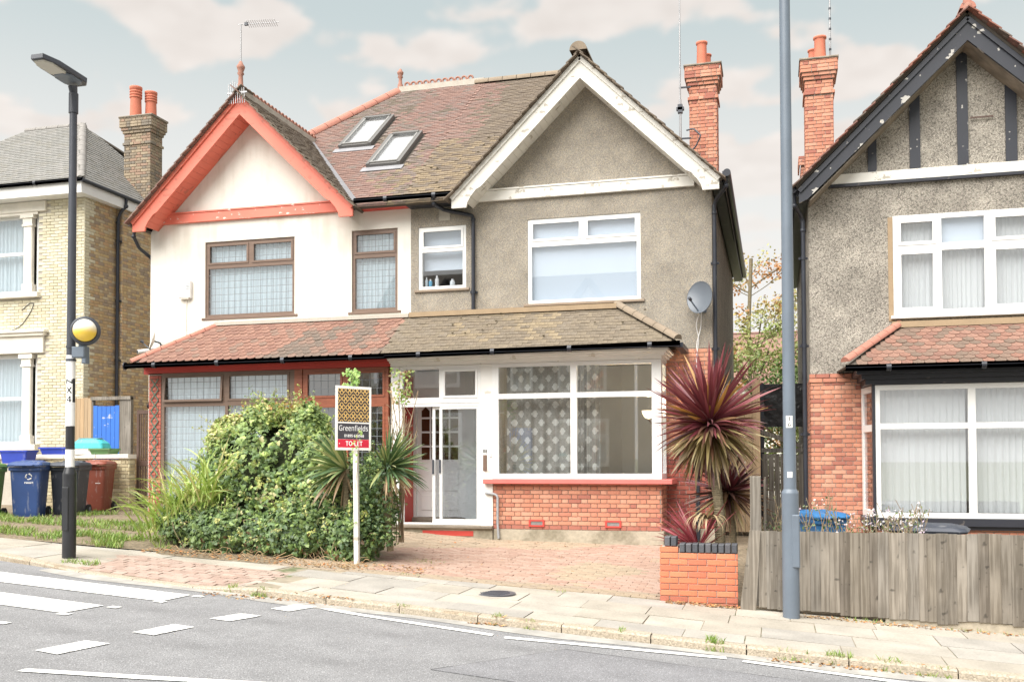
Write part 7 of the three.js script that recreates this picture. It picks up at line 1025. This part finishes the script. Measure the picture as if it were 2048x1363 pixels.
{ // leggy half-dead shrub beside the porch post, and the ivy shoots on the sign
  const t = thing('dying_shrub', 'leggy half-dead shrub with bare tan twigs and a leafy tip between sign and porch', 'shrub', [-5.32, 0.4, -13.5]), r = rng(818), st = new B(), lv = [];
  for (let k = 0; k < 16; k++) { const x0 = -5.36 + rr(-0.06, 0.06, r), x1 = x0 + rr(-0.32, 0.28, r), y1 = rr(1.9, 2.75, r), z0 = -13.5; const mid = [lerp(x0, x1, 0.4) + rr(-0.06, 0.06, r), lerp(0.6, y1, 0.55), z0 + rr(-0.1, 0.1, r)]; st.tube([[x0, 0.4, z0], mid, [x1, y1, z0 + rr(-0.15, 0.15, r)]], rr(0.005, 0.010, r), 5, 12, 0.5); for (let j = 0; j < 5; j++) { const p = V(...mid).lerp(V(x1, y1, z0), r()); st.tube([p.toArray(), p.clone().add(V(rr(-0.14, 0.14, r), rr(0.04, 0.2, r), rr(-0.1, 0.1, r))).toArray()], 0.0035, 4, 3); } }
  st.mesh('twigs', M.twig, t);
  for (let k = 0; k < 150; k++) lv.push([V(-5.33 + rr(-0.14, 0.14, r), rr(2.45, 2.95, r), -13.5 + rr(-0.12, 0.12, r)), sph(r).add(V(0, 0.4, 0.6)).normalize(), rr(0.035, 0.065, r), [[0.30, 0.42, 0.10], [0.20, 0.32, 0.06], [0.42, 0.45, 0.14], [0.52, 0.36, 0.2]][Math.floor(r() * 4)], r() * 6.28]);
  for (let k = 0; k < 1500; k++) lv.push([V(-5.55 + rr(-0.32, 0.3, r), rr(0.4, 1.0 + 0.95 * r(), r), -13.02 + rr(-0.25, 0.22, r)), sph(r).add(V(0, 0.4, 0.7)).normalize(), rr(0.035, 0.065, r), [[0.08, 0.15, 0.05], [0.12, 0.21, 0.06], [0.05, 0.10, 0.035], [0.2, 0.28, 0.08]][Math.floor(r() * 4)], r() * 6.28]);
  scatter('foliage', IVY, lv, t);
  const v = thing('ivy_shoot', 'fresh green ivy shoot climbing over the letting sign', 'climber', [-5.75, 0.3, -12.8]), l2 = [], sb = new B();
  sb.tube([[-5.70, 1.2, -12.66], [-5.62, 1.75, -12.60], [-5.64, 1.95, -12.57], [-5.56, 2.02, -12.57]], 0.004, 5, 12, 0.5).tube([[-5.8, 1.6, -12.9], [-5.86, 2.4, -12.86], [-5.84, 2.88, -12.85]], 0.005, 5, 12, 0.5).mesh('stem', M.twig, v);
  for (let k = 0; k < 15; k++) { const a = k / 15; l2.push([V(-5.68 + 0.12 * a + rr(-0.06, 0.06, r), 1.58 + a * 0.48, -12.57 + rr(0, 0.03, r)), V(rr(-0.4, 0.4, r), 0.3, 1).normalize(), rr(0.03, 0.05, r), [[0.30, 0.45, 0.09], [0.22, 0.36, 0.07], [0.4, 0.5, 0.15]][k % 3], r() * 6.28]); }
  for (let k = 0; k < 60; k++) l2.push([V(-5.84 + rr(-0.11, 0.11, r), rr(2.62, 2.92, r), -12.85 + rr(-0.06, 0.06, r)), V(rr(-0.6, 0.6, r), 0.4, 1).normalize(), rr(0.04, 0.07, r), [[0.28, 0.46, 0.09], [0.36, 0.52, 0.13], [0.2, 0.36, 0.07]][k % 3], r() * 6.28]);
  scatter('foliage', IVY, l2, v);
}
function tree(lab, x, z, y0, h, rad, n, cols, seed, name = 'tree', leaf = 0.12, trunkR = 0.12) {
  const t = thing(name, lab, 'tree', [x, y0, z]), r = rng(seed), b = new B(), it = [], tips = [];
  b.tube([[x, y0, z], [x + 0.1, y0 + h * 0.3, z], [x - 0.1, y0 + h * 0.6, z], [x, y0 + h * 0.95, z]], trunkR * 0.5, 8, 16, 0.5).cyl([x, y0, z], [x + 0.09, y0 + h * 0.3, z], trunkR, trunkR * 0.55, 10);
  for (let k = 0; k < 34; k++) { const y = y0 + h * rr(0.18, 0.85, r), a = r() * 6.28, L = rad * rr(0.5, 1.05, r), p = [x + Math.cos(a) * L, y + L * rr(0.3, 0.9, r), z + Math.sin(a) * L]; b.tube([[x, y, z], [x + Math.cos(a) * L * 0.45, y + L * 0.25, z + Math.sin(a) * L * 0.45], p], rr(0.012, 0.035, r), 5, 8, 0.5); tips.push(V(...p), V(x + Math.cos(a) * L * 0.6, y + L * 0.4, z + Math.sin(a) * L * 0.6)); for (let j = 0; j < 3; j++) { const q = V(...p).add(V(rr(-0.5, 0.5, r), rr(-0.1, 0.6, r), rr(-0.5, 0.5, r))); b.tube([[x + Math.cos(a) * L * 0.6, y + L * 0.42, z + Math.sin(a) * L * 0.6], q.toArray()], 0.008, 4, 3); tips.push(q); } }
  b.mesh('trunk', M.trunk, t);
  for (let k = 0; k < n; k++) { const c = tips[Math.floor(r() * tips.length)], p = c.clone().add(sph(r).multiplyScalar(0.42 * Math.pow(r(), 0.5))); const g = fbm(p.x * 0.9 + 40, p.y * 0.9 + 40, 256, 2, seed); it.push([p, sph(r).add(V(0, 0.5, 0.4)).normalize(), rr(0.6, 1.2, r) * leaf, mul(cols[Math.min(cols.length - 1, Math.floor(clamp(g * 1.6 - 0.3 + rr(-0.2, 0.2, r)) * cols.length))], rr(0.8, 1.2, r)), r() * 6.28]); }
  scatter('crown', OVAL, it, t);
}
tree('slender autumn tree with yellow-green and orange leaves seen in the gap between the houses', -0.7, -33, -0.5, 9.2, 1.9, 8000, [[0.30, 0.36, 0.11], [0.36, 0.40, 0.13], [0.42, 0.42, 0.15], [0.46, 0.36, 0.13], [0.50, 0.24, 0.08]], 919);
tree('bushy green tree low behind the black plastic screen', 0.3, -30, -0.5, 4.6, 1.6, 7000, [[0.14, 0.22, 0.06], [0.22, 0.30, 0.07], [0.3, 0.34, 0.1]], 920);
{ // flowering weeds behind the fence
  const mk = (lab, x, z, n, w, h, seed, fl) => { const t = thing('flowering_shrub', lab, 'shrub', [x, 0, z]), r = rng(seed), st = new B(), lv = [], f = []; for (let k = 0; k < n; k++) { const a = x + rr(-w, w, r), b = z + rr(-0.3, 0.3, r), y = rr(0.6, 1, r) * h, e = [a + rr(-0.15, 0.15, r), y, b + rr(-0.1, 0.1, r)]; st.tube([[a, 0.0, b], [a + rr(-0.05, 0.05, r), y * 0.6, b], e], 0.004, 4, 6, 0.5); for (let j = 0; j < 9; j++) lv.push([V(lerp(a, e[0], j / 9) + rr(-0.06, 0.06, r), y * rr(0.45, 1, r), b + rr(-0.06, 0.06, r)), sph(r).add(V(0, 0.5, 0.5)).normalize(), rr(0.02, 0.05, r), [[0.10, 0.17, 0.05], [0.2, 0.27, 0.09], [0.28, 0.26, 0.14], [0.14, 0.20, 0.09]][Math.floor(r() * 4)], r() * 6.28]); if (r() < fl) for (let j = 0; j < 3; j++) f.push([V(...e).add(V(rr(-0.05, 0.05, r), rr(-0.05, 0.05, r), rr(0, 0.05, r))), sph(r).add(V(0, 0.7, 0.7)).normalize(), rr(0.025, 0.04, r), r() < 0.8 ? [0.78, 0.74, 0.76] : [0.62, 0.50, 0.62], r() * 6.28]); } st.mesh('stems', M.twig, t); scatter('foliage', OVAL, lv, t); if (f.length) scatter('flowers', OVAL, f, t); };
  mk('straggly pale weeds above the fence in front of the orange brick pier', 0.35, -12.9, 40, 0.45, 1.25, 31, 0.1); mk('white-flowered daisy bush showing over the fence beside the bright blue bin', 1.25, -12.7, 90, 0.45, 0.98, 32, 0.9); mk('light green leafy weeds at the left end of the fence', -0.05, -12.6, 45, 0.18, 0.92, 33, 0.0); mk('dry weeds in front of the bay window corner', 1.65, -13.6, 26, 0.3, 1.1, 34, 0.3);
}
{ // grass, weeds in the joints, leaf litter
  const r = rng(414), bl = (() => { const g = strap(1, 0.09, 1.35, 0.7, { seg: 3, fold: 0.2 }); return g; })();
  const grass = (name, lab, spots, cols, h) => { const it = []; for (const [x, D, n, w, d, hh] of spots) for (let k = 0; k < n; k++) { const X = x + rr(-w, w, r), DD = D + rr(-d, d, r); if (fbm(X * 2.5 + 30, DD * 2.5, 256, 3, 17) < 0.44 && n > 100) continue; const y = DD < kerbD(X) ? roadY(X) : DD < 12.2 ? paveY(X, DD) : yardY(X, DD); it.push([X, y - 0.005, -DD, rr(0.6, 1.2, r) * h * (hh ?? 1), mul(cols[Math.floor(r() * cols.length)], rr(0.8, 1.2, r))]); } const base = [it[0][0], it[0][1], it[0][2]], im = new THREE.InstancedMesh(bl, M.leaf, it.length), q = new THREE.Quaternion(), mm = new THREE.Matrix4(); it.forEach(([x, y, z, s, c], i) => { q.setFromEuler(new THREE.Euler(rr(-0.5, 0.5, r), r() * 6.28, rr(-0.5, 0.5, r))); mm.compose(V(x - base[0], y - base[1], z - base[2]), q, V(s * 1.1, s, s)); im.setMatrixAt(i, mm); im.setColorAt(i, C(...c)); }); im.name = numbered(name); im.position.set(...base); scene.add(im); tag(im, lab, 'grass', null, 'stuff'); };
  const gc = [[0.22, 0.36, 0.055], [0.28, 0.42, 0.075], [0.17, 0.29, 0.045], [0.36, 0.40, 0.12]];
  grass('grass', 'short bright green grass around the bins and along the back of the pavement', [[-12.4, 14.6, 4200, 2.2, 0.5], [-11.6, 13.0, 2600, 2.0, 0.35], [-10.0, 13.0, 1600, 0.9, 0.6], [-9.6, 14.5, 800, 0.6, 1.0], [-13.3, 16.2, 900, 1.0, 0.4], [-12.0, 17.0, 700, 0.8, 0.7], [-9.0, 12.5, 900, 0.7, 0.2]], gc, 0.11);
  grass('weeds', 'small green weeds and moss growing in the kerb and paving joints', [[-9.5, 10.85, 260, 0.5, 0.06], [-8.8, 10.95, 160, 0.25, 0.09], [-5.72, 10.07, 70, 0.10, 0.05, 0.9], [-6.15, 10.2, 40, 0.05, 0.07, 0.8], [-3.9, 9.92, 24, 0.08, 0.03, 0.6], [-2.83, 9.83, 50, 0.06, 0.10, 0.7], [-2.45, 9.74, 30, 0.06, 0.03, 0.6], [-1.5, 9.75, 40, 0.03, 0.12, 0.6], [-0.62, 9.65, 70, 0.05, 0.12, 0.8], [-0.55, 9.58, 60, 0.06, 0.03, 0.9], [0.15, 9.5, 50, 0.15, 0.03, 0.7], [0.55, 9.52, 80, 0.12, 0.04, 0.8], [1.0, 9.5, 40, 0.1, 0.1, 0.8], [1.35, 9.42, 60, 0.15, 0.03, 0.7], [-4.7, 12.2, 20, 0.15, 0.05, 0.6], [-2.6, 11.95, 16, 0.07, 0.05, 0.6], [-4.9, 13.4, 90, 0.3, 0.25, 0.5], [0.9, 11.75, 40, 0.3, 0.05, 0.7], [2.2, 11.75, 40, 0.4, 0.06, 0.6]], gc, 0.085);
  const lit = [], lc = [[0.32, 0.19, 0.09], [0.25, 0.14, 0.07], [0.42, 0.28, 0.13], [0.20, 0.12, 0.06], [0.48, 0.20, 0.07]]; for (const [x, D, n, w, d] of [[-0.85, 11.9, 260, 0.45, 0.09], [0.9, 11.72, 200, 0.75, 0.1], [2.2, 11.72, 90, 0.7, 0.1], [-7.2, 12.35, 520, 1.7, 0.2], [-5.2, 12.6, 220, 0.6, 0.3], [-5.3, 10.0, 110, 0.8, 0.06], [-2.9, 9.76, 60, 0.2, 0.03], [0.6, 9.42, 130, 0.7, 0.05], [-3.5, 14.5, 70, 2, 1.8], [-6, 9.9, 50, 0.4, 0.1]]) for (let k = 0; k < n; k++) { const X = x + rr(-w, w, r), DD = D + rr(-d, d, r), y = DD < kerbD(X) ? roadY(X) : DD < 12.1 ? paveY(X, DD) : yardY(X, DD); lit.push([V(X, y + rr(0.004, 0.02, r), -DD), V(rr(-0.5, 0.5, r), 1, rr(-0.5, 0.5, r)).normalize(), rr(0.022, 0.055, r), lc[Math.floor(r() * 5)], r() * 6.28]); }
  const g = new THREE.Group(); g.position.set(-1, 0, -12); const im = scatter('leaf_litter', DRY, lit, scene, M.litter); tag(im, 'brown fallen leaves gathered along the walls, the hedge foot and the kerb', 'leaves', null, 'stuff'); im.name = numbered('leaf_litter');
  const straw = new B(); for (let k = 0; k < 80; k++) { const x = rr(-8.6, -5.4, r), D = rr(12.2, 12.75, r), y = yardY(x, D), a = r() * 6.28, L = rr(0.08, 0.35, r); straw.tube([[x, y + 0.01, -D], [x + Math.cos(a) * L * 0.5, y + rr(0.02, 0.12, r), -D + Math.sin(a) * L * 0.3], [x + Math.cos(a) * L, y + rr(0.01, 0.12, r), -D + Math.sin(a) * L * 0.5]], rr(0.002, 0.005, r), 4, 5, 0.5); } const sm = straw.mesh('dry_stalks', M.straw, scene, { base: [-7, 0.2, -12.5] }); tag(sm, 'tangle of dry stalks at the foot of the ivy bush', 'dry stalks', null, 'stuff');
}
renderer.render(scene, camera);
